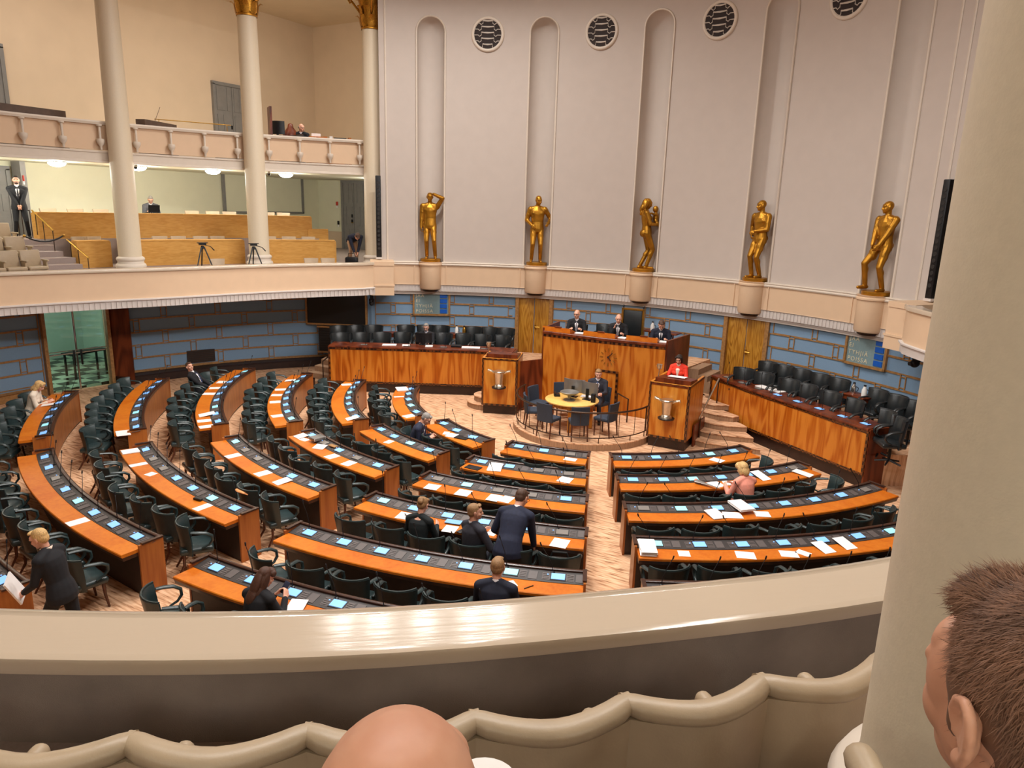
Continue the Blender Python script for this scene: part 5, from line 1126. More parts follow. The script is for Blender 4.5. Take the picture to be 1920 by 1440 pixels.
        if style in ('bob', 'wavy'):
            for sg in (-1, 1): E((sg*.066, -.012, -.03), (.026, .05, .085)); E((sg*.058, .045, .055), (.028, .035, .045))
            E((0, -.066, -.05), (.078, .046, .095)); E((0, -.05, .02), (.08, .07, .08)); E((0, .045, .09), (.06, .04, .03))
            if style == 'wavy':
                for sg in (-1, 1): E((sg*.07, -.02, -.1), (.034, .045, .07))
                E((0, -.08, -.12), (.085, .045, .09))
        if style == 'long':
            for sg in (-1, 1): E((sg*.064, -.02, -.06), (.028, .05, .12)); E((sg*.056, .05, .06), (.028, .035, .04)); E((sg*.06, -.03, -.18), (.035, .045, .10))
            E((0, -.085, -.10), (.08, .042, .16)); E((0, -.085, -.24), (.085, .04, .12)); E((0, .04, .09), (.06, .05, .03))
        link('hair', organic(mb, .006, 'hair', m, 2), t)
def skin_mat(name, col):
    m, nt, b = base_mat(name, .5); c = S(col); no = N(nt, 'ShaderNodeTexNoise'); no.inputs['Scale'].default_value = 22; no.inputs['Detail'].default_value = 4
    nt.links.new(coords(nt), no.inputs['Vector']); nt.links.new(ramp(nt, no.outputs[0], [(.3, (c[0]*.94, c[1]*.88, c[2]*.86, 1)), (.7, (min(1, c[0]*1.04), c[1]*1.06, c[2]*1.08, 1))]), b.inputs['Base Color'])
    b.inputs['Subsurface Weight'].default_value = .08; b.inputs['Subsurface Radius'].default_value = (.012, .005, .003)
skin_mat('skin', '#dba48a'); skin_mat('skin_pale', '#e6b59c')
mat('suit_black', '#15151a', .85, var=.15, scale=30); mat('suit_navy', '#1d2238', .85, var=.15, scale=30); mat('suit_grey', '#5c5b60', .85, var=.12, scale=30); mat('suit_charcoal', '#2a2a33', .85, var=.15, scale=30); mat('suit_dark_navy', '#14182a', .85, var=.15, scale=30)
mat('shirt_white', '#e6e2e4', .8, var=.03); mat('shirt_cream', '#ecd6c4', .8, var=.03); mat('tie_dark', '#1a1a22', .6); mat('tie_grey', '#8b8790', .6); mat('tie_blue', '#2d3a66', .6)
mat('red_wool', '#e8381f', .75, var=.06, scale=30); mat('pink_wool', '#e79480', .8, var=.06, scale=30); mat('white_knit', '#e0d2c0', .9, var=.06, scale=60); mat('dark_dress', '#10181b', .85, var=.2, scale=20)
mat('shoe_black', '#0e0d0d', .3); mat('lips', '#a4564c', .5); mat('eye_dark', '#1c1512', .3); mat('tan_trousers', '#b08a6c', .85); mat('denim', '#232838', .9)
def hair_mat(n, c):
    mat(n, c, .55, var=.35, scale=9, aniso=(14, 14, 2.5), bump=.4, bscale=30)
for n, c in (('hair_brown', '#4a3020'), ('hair_dark', '#261812'), ('hair_blond', '#d3ac72'), ('hair_fair', '#94704a'), ('hair_grey', '#8d8781'), ('hair_long_brown', '#4b2c1d')): hair_mat(n, c)
SUIT = lambda j, tie='tie_dark', hair='hair_brown', **k: dict(jacket=j, shirt='shirt_white', tie=tie, trousers=j, shoes='shoe_black', hair=hair, face=True, **k)
SIT = dict(hip=(0, -.02, .525), footR=(.12, .40, .09), footL=(-.12, .40, .09))
def sitdesk(**k): d = dict(SIT); d.update(dict(handR=(.14, .42, .80), handL=(-.14, .42, .80))); d.update(k); return d
def seat_loc(k, i, off): a, r = SEATPOS[(k, i)]; return dpos(a, r+off), rad(a)
def seat_near(k, a): return min((abs(SEATPOS[q][0]-a), q[1]) for q in SEATPOS if q[0] == k)[1]
# --- chamber floor
p = dpos(-46.6, 14.02); Fig(**sitdesk(fem=True, lean=18, head=(-5, -28), handR=(.10, .40, .78), handL=(-.12, .36, .78))).build('person', 'blond woman in a cream knit jacket writing at the far left desk', p, rad(-46.6), dict(jacket='white_knit', jname='jacket', collar=False, trousers='tan_trousers', shoes='shoe_black', hair='hair_blond', style='wavy', face=True), .98)
p = dpos(-55.6, 10.78); Fig(hip=(0, .12, .50), lean=-22, head=(-38, 8), handR=(.08, .36, .62), handL=(-.06, .40, .62), footR=(.12, .72, .09), footL=(-.12, .68, .09)).build('person', 'man in a black suit leaning back in his chair, third-from-back desk', p, rad(-55.6), SUIT('suit_black', 'tie_blue', 'hair_brown'))
a_, r_ = SEATPOS[('B6', 0)]; p = dpos(a_, r_+.56); Fig(hip=(0, 0, .50), lean=24, head=(0, -30), handR=(.08, .42, .72), handL=(-.05, .44, .74), footR=(.12, .50, .09), footL=(-.10, .46, .09)).build('person', 'grey-haired man in a navy suit sitting sideways, hands together, by the front-row desk', p, rad(a_)-.95, SUIT('suit_navy', 'tie_blue', 'hair_grey', glasses=True), 1.0)
a_, r_ = 44.0, 7.88+.05; p = dpos(a_, dr_('D3', a_)+.42); Fig(**sitdesk(fem=True, lean=14, head=(8, -22), handR=(.05, .42, .79), handL=(-.16, .40, .79))).build('person', 'blond woman in a salmon pink jacket seen from behind', p, rad(a_)+.1, dict(jacket='pink_wool', collar=False, trousers='pink_wool', shoes='shoe_black', hair='hair_blond', style='bob'), 1.0)
p = dpos(10.0, dr_('C3', 10.0)+.38); Fig(**sitdesk(fem=True, lean=12, head=(-6, -26), handR=(.14, .40, .79), handL=(-.17, .38, .79))).build('person', 'woman in a black blouse with a blond bun, seen from behind', p, rad(10.2), dict(top='dark_dress', neck=.485, trousers='dark_dress', shoes='shoe_black', hair='hair_fair', style='bun'), .99)
p = dpos(15.0, dr_('C3', 15)+.33); Fig(**sitdesk(lean=6, side=-4, twist=-38, head=(-45, -2), stout=1.18, handR=(.36, .08, .60), handL=(-.02, .42, .76))).build('person', 'stout fair-haired man in a charcoal suit turning to his right and smiling', p, rad(15), SUIT('suit_charcoal', 'tie_dark', 'hair_fair'), 1.02)
p = dpos(18.0, dr_('C3', 18.0)+.36); Fig(hip=(-.02, -.10, .82), lean=38, side=6, twist=-8, head=(-25, -20), handR=(.28, .34, .60), handL=(-.26, .40, .78), footR=(.12, .02, .09), footL=(-.12, -.02, .09)).build('person', 'tall man in a navy suit standing bent over the fourth-row desk', p, rad(18.9), SUIT('suit_navy', 'tie_dark', 'hair_brown', glasses=True, jlen=-.12, flare=.03), 1.06)
p = dpos(18.6, dr_('C2', 18.6)+.54); Fig(**sitdesk(lean=14, head=(0, -8), stout=1.05, handR=(.15, .40, .78), handL=(-.15, .40, .78))).build('person', 'man in a dark suit with cropped fair hair sitting close to the parapet', p, rad(18.5), SUIT('suit_dark_navy', 'tie_dark', 'hair_fair'), 1.04)
HAIRP = dpos(6.6, 13.09+.22); hairf = Fig(**sitdesk(fem=True, lean=20, head=(-22, -20), handR=(.17, .40, .86), handL=(.02, .40, .86), curlR=.9, curlL=.9)); hairf.build('person', 'woman with long brown hair holding a phone at the desk nearest the parapet', HAIRP, rad(6.6), dict(jacket='suit_black', collar=False, trousers='suit_black', shoes='shoe_black', hair='hair_long_brown', style='long', face=True), 1.0)
b = MB(); b.bev((0, 0, 0), (.075, .012, .155), .006); o = thing('phone', 'dark blue phone in the hands of the woman with long brown hair', 'phone'); part(o, 'case', b, 'suit_navy'); T = M.Translation(HAIRP) @ M.Rotation(rad(6.6), 4, 'Z'); o.location = T @ V((.095, .49, .93)); o.rotation_euler = (rad(-35), rad(15), rad(6.6))
p = dpos(-2.75, 14.2); wf = Fig(hip=(0, 0, .90), lean=14, fem=True, head=(10, -18), handL=(-.18, .36, .92), handR=(.26, .16, .62), footR=(.09, -.34, .13), footL=(-.09, .32, .09), curlL=1.0, elbow=(0, -.7, -.3)); wrz = rad(112)
wf.build('person', 'blond woman in a black suit walking with a sheaf of white paper', (p[0], p[1], 0), wrz, dict(jacket='suit_black', shirt='shirt_cream', trousers='suit_black', shoes='shoe_black', hair='hair_blond', style='short', face=True), 1.0)
b = MB(); b.box((0, 0, 0), (.26, .02, .34)); T = M.Translation(p) @ M.Rotation(wrz, 4, 'Z'); single('paper_stack', b, 'paper', 'thick white sheaf of paper carried by the walking woman', 'paper', None, None, T @ V((-.17, .47, .97)), (rad(-22), rad(-12), wrz+.5))
# --- ministers, rostrum, clerks
Fig(**sitdesk(lean=8, head=(0, -12))).build('person', 'man in a black suit with glasses behind the monitor of the left bench', (-5.55, 8.42, .64), face(-5.55, 8.42, -3.4, 4), SUIT('suit_black', 'tie_grey', 'hair_grey', glasses=True, beard='hair_grey'))
for x, y, hd_, lab, o, hr in ((-.76, 9.22, (-16, -4), 'bald man with glasses, left of the three on the rostrum', SUIT('suit_black', 'tie_grey', 'hair_grey', style='fringe', glasses=True), None), (.50, 9.25, (4, -14), 'balding man with a hand at his chin, middle of the three on the rostrum', SUIT('suit_black', 'tie_grey', 'hair_grey', style='fringe'), (.10, .24, 1.04)), (1.78, 9.15, (0, -38), 'man looking down, right of the three on the rostrum', SUIT('suit_dark_navy', 'tie_dark', 'hair_brown'), None)):
    k = dict(lean=8, head=hd_, handR=hr or (.16, .40, .90), handL=(-.16, .40, .90), hip=(0, 0, .60), footR=(.12, .40, .09), footL=(-.12, .40, .09)); Fig(**k).build('person', lab, (x, y, 1.35), pi+face(x, y, x, 0)*0+.35*(1), o, 1.0)
    place(BLACK, 'K', (x-.02, y+.08, 1.35), pi+.35, 'black leather chair under the %s man on the rostrum' % ('left' if x < 0 else 'middle' if x < 1 else 'right'), 'ministers\' black armchairs')
Fig(hip=(0, 0, .90), lean=6, fem=True, head=(0, -20), handR=(.20, .44, 1.12), handL=(-.20, .44, 1.12), footR=(.09, 0, .09), footL=(-.09, 0, .09)).build('person', 'dark-haired woman in a red blazer speaking at the right lectern', (2.72, 7.98, .4), pi+.05, dict(jacket='red_wool', shirt='shirt_cream', trousers='red_wool', shoes='shoe_black', hair='hair_dark', style='bob', face=True), .99)
Fig(**sitdesk(lean=4, head=(8, -14), hip=(0, 0, .56), handR=(.14, .40, .80), handL=(-.14, .40, .80))).build('person', 'young clerk in a dark suit sitting behind the monitors at the round table', (.76, 7.40, .17), pi+.3, SUIT('suit_charcoal', 'tie_blue', 'hair_fair'))
for sgx, (x, y, rz) in enumerate(()): pass
# --- galleries
Fig(hip=(0, 0, .92), lean=-1, head=(0, 0), handR=(.03, .23, .90), handL=(-.03, .24, .89), poleR=(.8, -.5, -.3), poleL=(-.8, -.5, -.3), footR=(.16, 0, .09), footL=(-.16, 0, .09)).build('person', 'bearded man in a black suit standing at the top of the left gallery steps', (-15.6, 1.98, 4.28), rad(-115), SUIT('suit_black', 'tie_dark', 'hair_dark', beard='hair_dark'), 1.02)
Fig(**sitdesk(lean=14, head=(0, -25))).build('person', 'man in a grey jacket sitting behind a laptop in the left gallery', (-15.95, 6.42, 4.28), rad(-118), SUIT('suit_grey', 'tie_dark', 'hair_grey', glasses=True))
Fig(hip=(0, -.1, .86), lean=80, fem=False, head=(0, -40), handR=(.05, .44, .36), handL=(-.03, .46, .36), footR=(.12, 0, .09), footL=(-.12, 0, .09)).build('person', 'person in a dark jacket bending down over a bag by the grey gallery door', (-9.55, 9.55, 3.5), rad(-122), dict(jacket='suit_dark_navy', collar=False, trousers='tan_trousers', shoes='shoe_black', hair='hair_brown', style='short'))
b = MB(); b.bev((0, 0, .14), (.42, .24, .28), .05); t = thing('bag', 'black bag on the gallery floor under the bending person', 'bag', (-9.2, 9.1, 3.5), .5); part(t, 'body', b, 'black_metal'); b = MB(); b.tube([(-.12, 0, .27), (-.1, 0, .4), (.1, 0, .4), (.12, 0, .27)], .012, 6); part(t, 'strap', b, 'black_metal')
Fig(**sitdesk(lean=24, head=(60, -12))).build('person', 'balding man in black sitting low in the upper gallery corner', (-11.25, 9.1, 6.8), rad(-150), SUIT('suit_black', 'tie_grey', 'hair_grey', style='fringe'))
# ================================================================== gilded statues
def statue(fig, i, lab, rz, extra=None, hairstyle=None, hd=None, sc_=1.245):
    t = thing('gilded_statue', lab, 'statue', bearing(R0+.02, NB[i], 3.715), rad(-NB[i])+pi+rz, 'gilded niche statues'); mb = MB(); fig.torso(mb, .004 if fig.fem else .006); fig.arms(mb, .006, 1, 1.12 if fig.fem else 1.22); fig.legs(mb, .012); fig.feet(mb, .004); fig.head(mb)
    for sg in (-1, 1): fig.hand(mb, sg, *(hd.get(sg, (None, None)) if hd else (None, None)))
    if not fig.fem:
        for sg in (-1, 1):
            mb.ell(fig.P+fig.U*.37+fig.X1*(sg*.078)+fig.Y1*.075, (.082, .042, .055)); mb.cap(fig.Sh+fig.X1*(sg*.15), fig.P+fig.U*.22+fig.X1*(sg*.125), .055, .03); mb.ell(fig.arm[sg][0]-fig.X1*(sg*.012), (.078, .074, .085)); kk = fig.leg[sg][1]; an = fig.leg[sg][2]; mb.ell(kk+(an-kk)*.3-fig.Y1*.02, (.058, .062, .10)); mb.ell((fig.arm[sg][0]+fig.arm[sg][1])/2+fig.Y1*.012, (.056, .058, .07)); mb.ell(fig.leg[sg][0]+(fig.leg[sg][1]-fig.leg[sg][0])*.45, (.088, .09, .14)); mb.ell(fig.P-V((0, 0, .02))+fig.X0*(sg*.07)-fig.U.cross(fig.X0)*.085, (.075, .06, .08))
            for q in range(3): mb.ell(fig.P+fig.U*(.10+.07*q)+fig.X1*(sg*.032)+fig.Y1*.085, (.033, .024, .034))
        mb.ell(fig.P-V((0, 0, .07))+fig.U.cross(fig.X0)*.10, (.03, .035, .045))
    else:
        for sg in (-1, 1): mb.ell(fig.P-V((0, 0, .03))+fig.X0*(sg*.075)-fig.U.cross(fig.X0)*.09, (.085, .075, .095))
    T = fig.Hm; c = fig.hc; mb.ell(c+T @ V((0, -.02, .036)), (.082, .094, .086), T)
    if hairstyle == 'long':
        for p, r in (((0, -.09, -.02), (.08, .06, .12)), ((0, -.10, -.14), (.085, .055, .12)), ((-.06, -.05, -.06), (.045, .06, .12)), ((.06, -.05, -.06), (.045, .06, .12)), ((0, -.07, -.25), (.07, .04, .09))): mb.ell(c+T @ V(p), r, T)
    if extra: extra(mb, fig)
    bd = link('figure', organic(mb, .010, 'figure', 'gold', 5), t); bd.scale = (sc_,)*3; bd.location = (0, 0, .085)
    b = MB(); b.lathe([(.01, 0), (.34, 0), (.345, .02), (.345, .085), (.33, .10), (.01, .10)], n=36); part(t, 'pedestal', b, 'gold')
ST = dict(hip=(0, 0, .92))
SW = .178
statue(Fig(hip=(.02, 0, .92), lean=-2, head=(4, -4), handL=(-.09, .15, 1.70), poleL=(-1, .1, .2), handR=(.25, .03, .84), footR=(.10, -.02, .09), footL=(-.13, .07, .09), curlR=.9, curlL=.3), 0, 'gilded statue of a man shading his eyes, leftmost niche', 0, hd={-1: ((.9, .25, .2), (0, .2, -1))})
statue(Fig(hip=(.02, 0, .92), lean=0, head=(22, -16), handR=(.17, .16, .98), poleR=(.7, -.7, -.2), handL=(-.26, .14, 1.04), poleL=(-.6, -.8, -.3), footR=(.15, .04, .09), footL=(-.09, -.02, .09), curlR=.9, curlL=.9), 1, 'gilded statue of a man with lowered head and bent arms, second niche from the left', rad(14))
def child(mb, f):
    c = V((.02, .22, 1.28)); mb.ell(c, (.085, .075, .13)); mb.ell(c+V((0, -.02, .2)), (.075, .075, .085)); mb.cap(c+V((-.05, 0, -.08)), c+V((-.06, .10, -.2)), .05, .035); mb.cap(c+V((.05, 0, -.08)), c+V((.08, .09, -.2)), .05, .035); mb.cap(c+V((.06, 0, .06)), c+V((.1, -.14, .1)), .032, .026)
statue(Fig(hip=(0, .02, .92), lean=-6, fem=True, head=(0, -22), handR=(.10, .30, 1.10), handL=(-.12, .26, 1.14), poleR=(.5, -.3, -1), poleL=(-.5, -.3, -1), footR=(.07, .06, .09), footL=(-.07, -.08, .09), curlR=.9, curlL=.9), 2, 'gilded statue of a long-haired woman in profile holding a child, middle niche', rad(118), child, 'long')
statue(Fig(hip=(-.03, 0, .92), lean=2, head=(-25, -4), twist=6, handR=(.17, .08, .98), poleR=(.8, -.7, -.2), handL=(-.06, .20, 1.06), poleL=(-.8, -.6, -.3), footR=(.02, .10, .09), footL=(-.09, -.03, .09), curlR=1, curlL=1), 3, 'gilded statue of a man with hands at his belly, fourth niche from the left', rad(-18))
statue(Fig(hip=(-.02, 0, .93), lean=0, head=(-25, -4), twist=4, handR=(.05, .22, .90), poleR=(.9, -.5, 0), handL=(-.09, .21, .90), poleL=(-.9, -.5, 0), footR=(.19, .13, .13), footL=(-.10, -.02, .09), kneeR=(.5, 1, .2), curlR=1, curlL=1), 4, 'gilded statue of a man with one foot stepped out, rightmost niche', rad(-8))
# ================================================================== LEFT GALLERIES
def arc_desk(b0, b1, r, z0, z1, lab):
    bm_ = (b0+b1)/2; t = thing('gallery_desk', lab, 'desk', bearing(r, bm_, z0), 0, 'birch gallery desks'); W = dict(world=True)
    P = [bearing(r, b0+(b1-b0)*i/14) for i in range(15)]     # growing bearing: offsets to the right point to the hall
    b = MB(); b.sweep(P, [(-.04, z0), (0, z0), (0, z1-.03), (-.04, z1-.03)]); part(t, 'front_panel', b, 'birch', **W)
    b = MB(); b.sweep(P, [(-.45, z1-.03), (.012, z1-.03), (.012, z1), (-.45, z1)]); part(t, 'desk_top', b, 'birch', **W)
    for p, q in ((P[0], P[1]), (P[-1], P[-2])):
        d = V((p[0]-q[0], p[1]-q[1])).normalized(); o = V((p[0], p[1])).normalized()
        b = MB(); b.prism([(p[0], p[1]), (p[0]+d.x*.03, p[1]+d.y*.03), (p[0]+d.x*.03+o.x*.45, p[1]+d.y*.03+o.y*.45), (p[0]+o.x*.45, p[1]+o.y*.45)], z0, z1-.03); part(t, 'end_panel', b, 'birch', **W)
for b0, b1, lab in ((-80.0, -76.4, 'short birch desk front left of the leftmost column, lower row'), (-73.6, -59.9, 'long birch desk front behind the first tripod, lower row'), (-56.8, -47.4, 'birch desk front between the second tripod and the bending person, lower row')):
    arc_desk(b0, b1, 13.75, 3.5, 4.28, lab)
for b0, b1, lab in ((-82.0, -66.2, 'birch desk front in the upper row, in front of the man with the laptop'), (-66.1, -50.2, 'birch desk front in the upper row, below the white wall panel')):
    arc_desk(b0, b1, 15.0, 4.0, 5.05, lab)
b = MB(); b.box((0, 0, .3), (.7, .4, .62)); single('low_cupboard', b, 'birch', 'low birch cupboard at the end of the upper gallery row', 'cupboard', None, 30, bearing(15.15, -49.3, 4.0), rot=(0, 0, rad(49)))
def back_chair(lab):
    t = thing('gallery_chair', lab, 'chair', (0, 0, 0), 0, 'grey-beige gallery chairs'); b = MB()
    b.loft([[(.24*sin(rad(a))/sin(rad(50))*k, -.05-.16*cos(rad(a))+dy, z) for a in range(-50, 51, 20)]+[(.22*sin(rad(a))/sin(rad(50))*k, -.02-.16*cos(rad(a))+dy, z) for a in range(50, -51, -20)] for z, k, dy in ((.45, .82, 0), (.84, 1.0, -.06), (.86, 1, -.065))]); part(t, 'backrest', b, 'beige_leather', 45)
    b = MB(); b.bev((0, .06, .43), (.44, .44, .08), .03); part(t, 'seat', b, 'beige_leather')
    for x in (-.17, .17):
        for y in (-.12, .22): b = MB(); b.tube([(x, y, .4), (x*1.1, y*1.1, 0)], .014, 6); part(t, 'leg', b, 'dark_bronze')
    return t
gc = None; cnt = {}
for row, r, zf, bl in (('middle', 14.35, 3.5, (-78.6, -77.2, -73.3, -69.6, -67.4, -64.7, -62.6, -56.0, -53.4, -50.8)), ('upper', 15.9, 4.28, (-79.6, -76.9, -74.3, -64.3, -61.9, -59.9, -55.2, -53.3)), ('front', 12.8, 2.86, (-64.2, -51.2, -48.8))):
    for i, bb in enumerate(bl):
        z = zf if row != 'middle' else 3.5; x, y = bearing(r, bb); lab = 'beige gallery chair back, %s from the left in the %s row of the left gallery' % (ORD[i], row)
        if row == 'front': z = 3.3-.44+.0
        if gc is None: gc = back_chair(lab); gc.location = (x, y, z); gc.rotation_euler = (0, 0, rad(-bb)+pi)
        else: dup(gc, (x, y, z if row != 'front' else 2.87), rad(-bb)+pi, lab)
def theatre_seat(lab):
    t = thing('theatre_chair', lab, 'seat', (0, 0, 0), 0, 'tan theatre seats on the left'); b = MB(); b.bev((0, -.2, .68), (.50, .09, .46), .03, m=M.Translation((0, -.2, .66)) @ M.Rotation(rad(8), 4, 'X')); part(t, 'backrest', b, 'tan_leather', 45)
    b = MB(); b.bev((0, .06, .43), (.48, .46, .10), .03); part(t, 'seat', b, 'tan_leather', 45)
    for s in (-1, 1): b = MB(); b.bev((s*.26, .06, .62), (.05, .36, .045), .015); a = part(t, 'armrest', b, 'tan_leather', 45); b = MB(); b.box((s*.26, .05, .3), (.03, .2, .6)); part(t, 'side_frame', b, 'tan_leather')
    return t
ts = None
for r, zf, bl, row in ((13.15, 3.2, (-90.6, -88.3, -86.0), 'front'), (13.95, 3.52, (-90.4, -88.2, -86.0), 'second'), (14.75, 3.86, (-90.0, -87.9, -86.0), 'third'), (15.6, 4.16, (-90.2, -88.2), 'back')):
    for i, bb in enumerate(bl):
        lab = 'tan theatre seat in the left gallery, %s row, %s from the picture edge' % (row, ORD[i]); p = bearing(r, bb)
        if ts is None: ts = theatre_seat(lab); ts.location = (*p, zf); ts.rotation_euler = (0, 0, rad(-bb)+pi)
        else: dup(ts, (*p, zf), rad(-bb)+pi, lab)
for z1, r in ((3.52, 13.55), (3.86, 14.35), (4.16, 15.2)):
    b = MB(); b.prism(ringpoly(r, -84.6, -99, [bearing(17.0, -99), bearing(17.0, -84.6)]), 3.3, z1); struct('floor', b, 'step_carpet', 'step under the tan theatre seats', 'floor', None)
t = thing('gallery_stairs', 'pale grey steps between the tan seats and the birch desks', 'stairs', bearing(14.3, -83.2, 3.5))
for i, r in enumerate((13.3, 13.75, 14.2, 14.65, 15.1)):
    b = MB(); b.prism([bearing(r, -84.5), bearing(r, -81.0 if r > 13.9 else -80.4), bearing(15.55, -82.2), bearing(15.55, -84.5)], 3.5 if i == 0 else 3.5+.155*i, 3.5+.155*(i+1)); part(t, 'step', b, 'step_carpet', None, world=True)
for lab, pts in (('brass handrail beside the upper birch desk', ((15.2, -82.3, 5.1), (14.3, -81.6, 4.55))), ('brass handrail beside the short lower birch desk', ((14.1, -80.6, 4.3), (13.3, -79.6, 3.82)))):
    t = thing('handrail', lab, 'handrail', bearing(pts[0][0], pts[0][1], 3.5)); P = [bearing(*p) for p in pts]; b = MB(); b.tube(P, .02, 8); part(t, 'rail', b, 'brass', world=True)
    for q in (.15, .5, .95): x, y, z = [P[0][j]+(P[1][j]-P[0][j])*q for j in range(3)]; b = MB(); b.tube([(x, y, z), (x, y, z-.62)], .012, 6); part(t, 'post', b, 'dark_bronze', world=True)
t = thing('handrail', 'dark railing of upright bars beside the standing man', 'railing', bearing(15.9, -82.2, 4.28)); P = [bearing(16.4, -82.6, 5.08), bearing(15.6, -82.0, 5.08)]
b = MB(); b.tube(P, .016, 6); part(t, 'rail', b, 'dark_bronze', world=True)
for q in range(5): x, y = [P[0][j]+(P[1][j]-P[0][j])*q/4 for j in (0, 1)]; b = MB(); b.tube([(x, y, 5.08), (x, y, 4.28)], .012, 6); part(t, 'bar', b, 'dark_bronze', world=True)
t = thing('barrier_rope', 'black barrier rope sagging across the gallery steps', 'rope', bearing(14.0, -84.2, 4.3)); b = MB(); P0, P1 = V(bearing(14.1, -85.0, 4.42)), V(bearing(14.1, -80.9, 4.42)); b.tube([P0+(P1-P0)*q/8-V((0, 0, .16*(1-((q-4)/4)**2))) for q in range(9)], .022, 8); part(t, 'rope', b, 'black_metal', 60, world=True)
for p in (P0, P1): b = MB(); b.ell(p, (.04, .04, .04)); part(t, 'end_fitting', b, 'brass', world=True)
# doors of the galleries
def grey_door(T, W_, H_, n, lab, leaves=2, rows=3):
    b = MB()
    for s in (-1, 1): b.box((0, 0, 0), (.12, .12, H_), m=T @ M.Translation((s*(W_/2+.03), 0, H_/2)))
    b.box((0, 0, 0), (W_+.18, .12, .12), m=T @ M.Translation((0, 0, H_+.03))); t = struct('door_%d' % n, b, 'grey_door', lab, 'door')
    for i in range(leaves):
        w1 = W_/leaves; x = -W_/2+w1*(i+.5); b = MB(); b.box((0, 0, 0), (w1-.02, .05, H_-.02), m=T @ M.Translation((x, .0, H_/2)))
        for r in range(rows):
            for c in range(2):
                cw = (w1-.2)*(.62 if (c == (r+i) % 2) else .28); cx = x+(-1 if c == 0 else 1)*((w1-.16)/2-cw/2); b.box((0, 0, 0), (cw, .03, H_/rows-.16), m=T @ M.Translation((cx, -.032, H_/rows*(r+.5))))
        struct('door_leaf', b, 'grey_door', parent=t, smooth=None)
    b = MB(); b.box((0, 0, 0), (.09, .03, .16), m=T @ M.Translation((-.1, -.05, H_*.42))); b.box((0, 0, 0), (.07, .03, .14), m=T @ M.Translation((-.1, -.05, H_*.42+.24))); struct('lock_plate', b, 'black_metal', parent=t, smooth=None)
    b = MB(); b.tube([T @ V((-.1, -.06, H_*.40)), T @ V((-.1, -.11, H_*.40)), T @ V((.02, -.11, H_*.40))], .016, 6); struct('door_handle', b, 'brass', parent=t)
LW = lambda y, z: M.Translation((-17.14, y, z)) @ M.Rotation(pi/2, 4, 'Z')
grey_door(LW(11.15, 6.8), 1.62, 3.1, 4, 'grey panelled double door of the upper gallery, behind the second column')
grey_door(LW(1.95, 6.8), 1.62, 3.0, 5, 'grey panelled double door of the upper gallery at the left picture edge')
grey_door(M.Translation((-14.95, 15.72, 3.5)), 1.3, 2.95, 6, 'grey panelled double door at the end of the lower gallery')
grey_door(LW(1.75, 4.28), 1.5, 2.0, 7, 'grey door behind the standing man in the left gallery')
b = MB(); b.box((-16.9, 2.75, 5.4), (.5, .16, 2.24)); struct('wall_jamb', b, 'grey_door', 'grey wall edge beside the standing man', 'wall', None)
for x, y, z, dx, dy, lab, nm, m_ in ((-16.64, 2.72, 6.02, .1, .03, 'small red fire alarm box on the jamb beside the standing man', 'alarm_box', 'red_plastic'), (-16.0, 15.74, 5.5, .12, .04, 'small red fire alarm box left of the grey lower gallery door', 'alarm_box', 'red_plastic'), (-15.95, 15.74, 4.65, .1, .04, 'small dark switch box left of the grey lower gallery door', 'switch_box', 'black_metal'), (-13.18, 2.78, 1.95, .04, .1, 'small red fire alarm box on the blue wall right of the glass door', 'alarm_box', 'red_plastic')):
    t = thing(nm, lab, 'box', (x, y, z)); b = MB(); b.bev((0, 0, 0), (dx, dy, .17), .012); part(t, 'case', b, m_); b = MB(); b.box((0, -.005, -.14), (dx*.8, dy, .1)); part(t, 'plate', b, 'white_plastic')
# white wall panel
t = thing('wall_panel', 'wide pale panel in a grey frame on the lower gallery wall', 'panel', (-17.14, 12.6, 5.83)); b = MB(); b.box((0, 0, 0), (.04, 4.15, 1.5)); part(t, 'panel', b, 'green_plaster', None); b = MB()
for y in (-2.12, 2.12): b.box((.02, y, 0), (.08, .12, 1.62))
for z in (-.78, .78): b.box((.02, 0, z), (.08, 4.3, .08))
part(t, 'frame', b, 'grey_door', None)
# glass bowl lamps; those behind the viewer and the third column added as fill
glow('lamp_glass', '#f4fbff', 6.0)
LMP = []
for i, (bb, r) in enumerate(((-87.0, 15.6), (-79.0, 15.4), (-70.5, 15.4), (-62.0, 15.4), (-53.0, 15.5), (-95, 15.5), (158, 14.2), (149, 14.2), (140, 14.2), (131, 14.2), (122, 14.2), (-41.55, 17.63))):
    t = thing('ceiling_lamp', 'glowing glass bowl lamp under the upper gallery, %s' % ['leftmost, by the exit sign', 'second from the left', 'above the man with the laptop', 'half hidden by the second column', 'rightmost', 'beyond the left picture edge', 'unseen, added as rear fill', 'unseen, added as rear fill', 'unseen, added as rear fill', 'unseen, added as rear fill', 'unseen, added as rear fill', 'added as fill, hidden behind the third column'][i], 'lamp', bearing(r, bb, 6.52), 0, 'bowl lamps of the lower gallery')
    b = MB(); b.lathe([(.26, 0), (.27, -.02), (.25, -.03), (.01, -.03), (.01, 0)], n=28); part(t, 'rim', b, 'chrome'); b = MB(); b.lathe([(.245, -.03), (.235, -.07), (.19, -.115), (.11, -.145), (.001, -.155)], n=28); part(t, 'glass_bowl', b, 'lamp_glass', 80)
    la = bpy.data.lights.new('bowl_light', 'POINT'); la.energy = GALLERY_W*(.55 if 100 < bb < 180 else 1); la.color = (1, .97, .86); la.shadow_soft_size = .2; lo = bpy.data.objects.new('bowl_light', la); COL.objects.link(lo); lo.parent = t; lo.location = (0, 0, -.24)
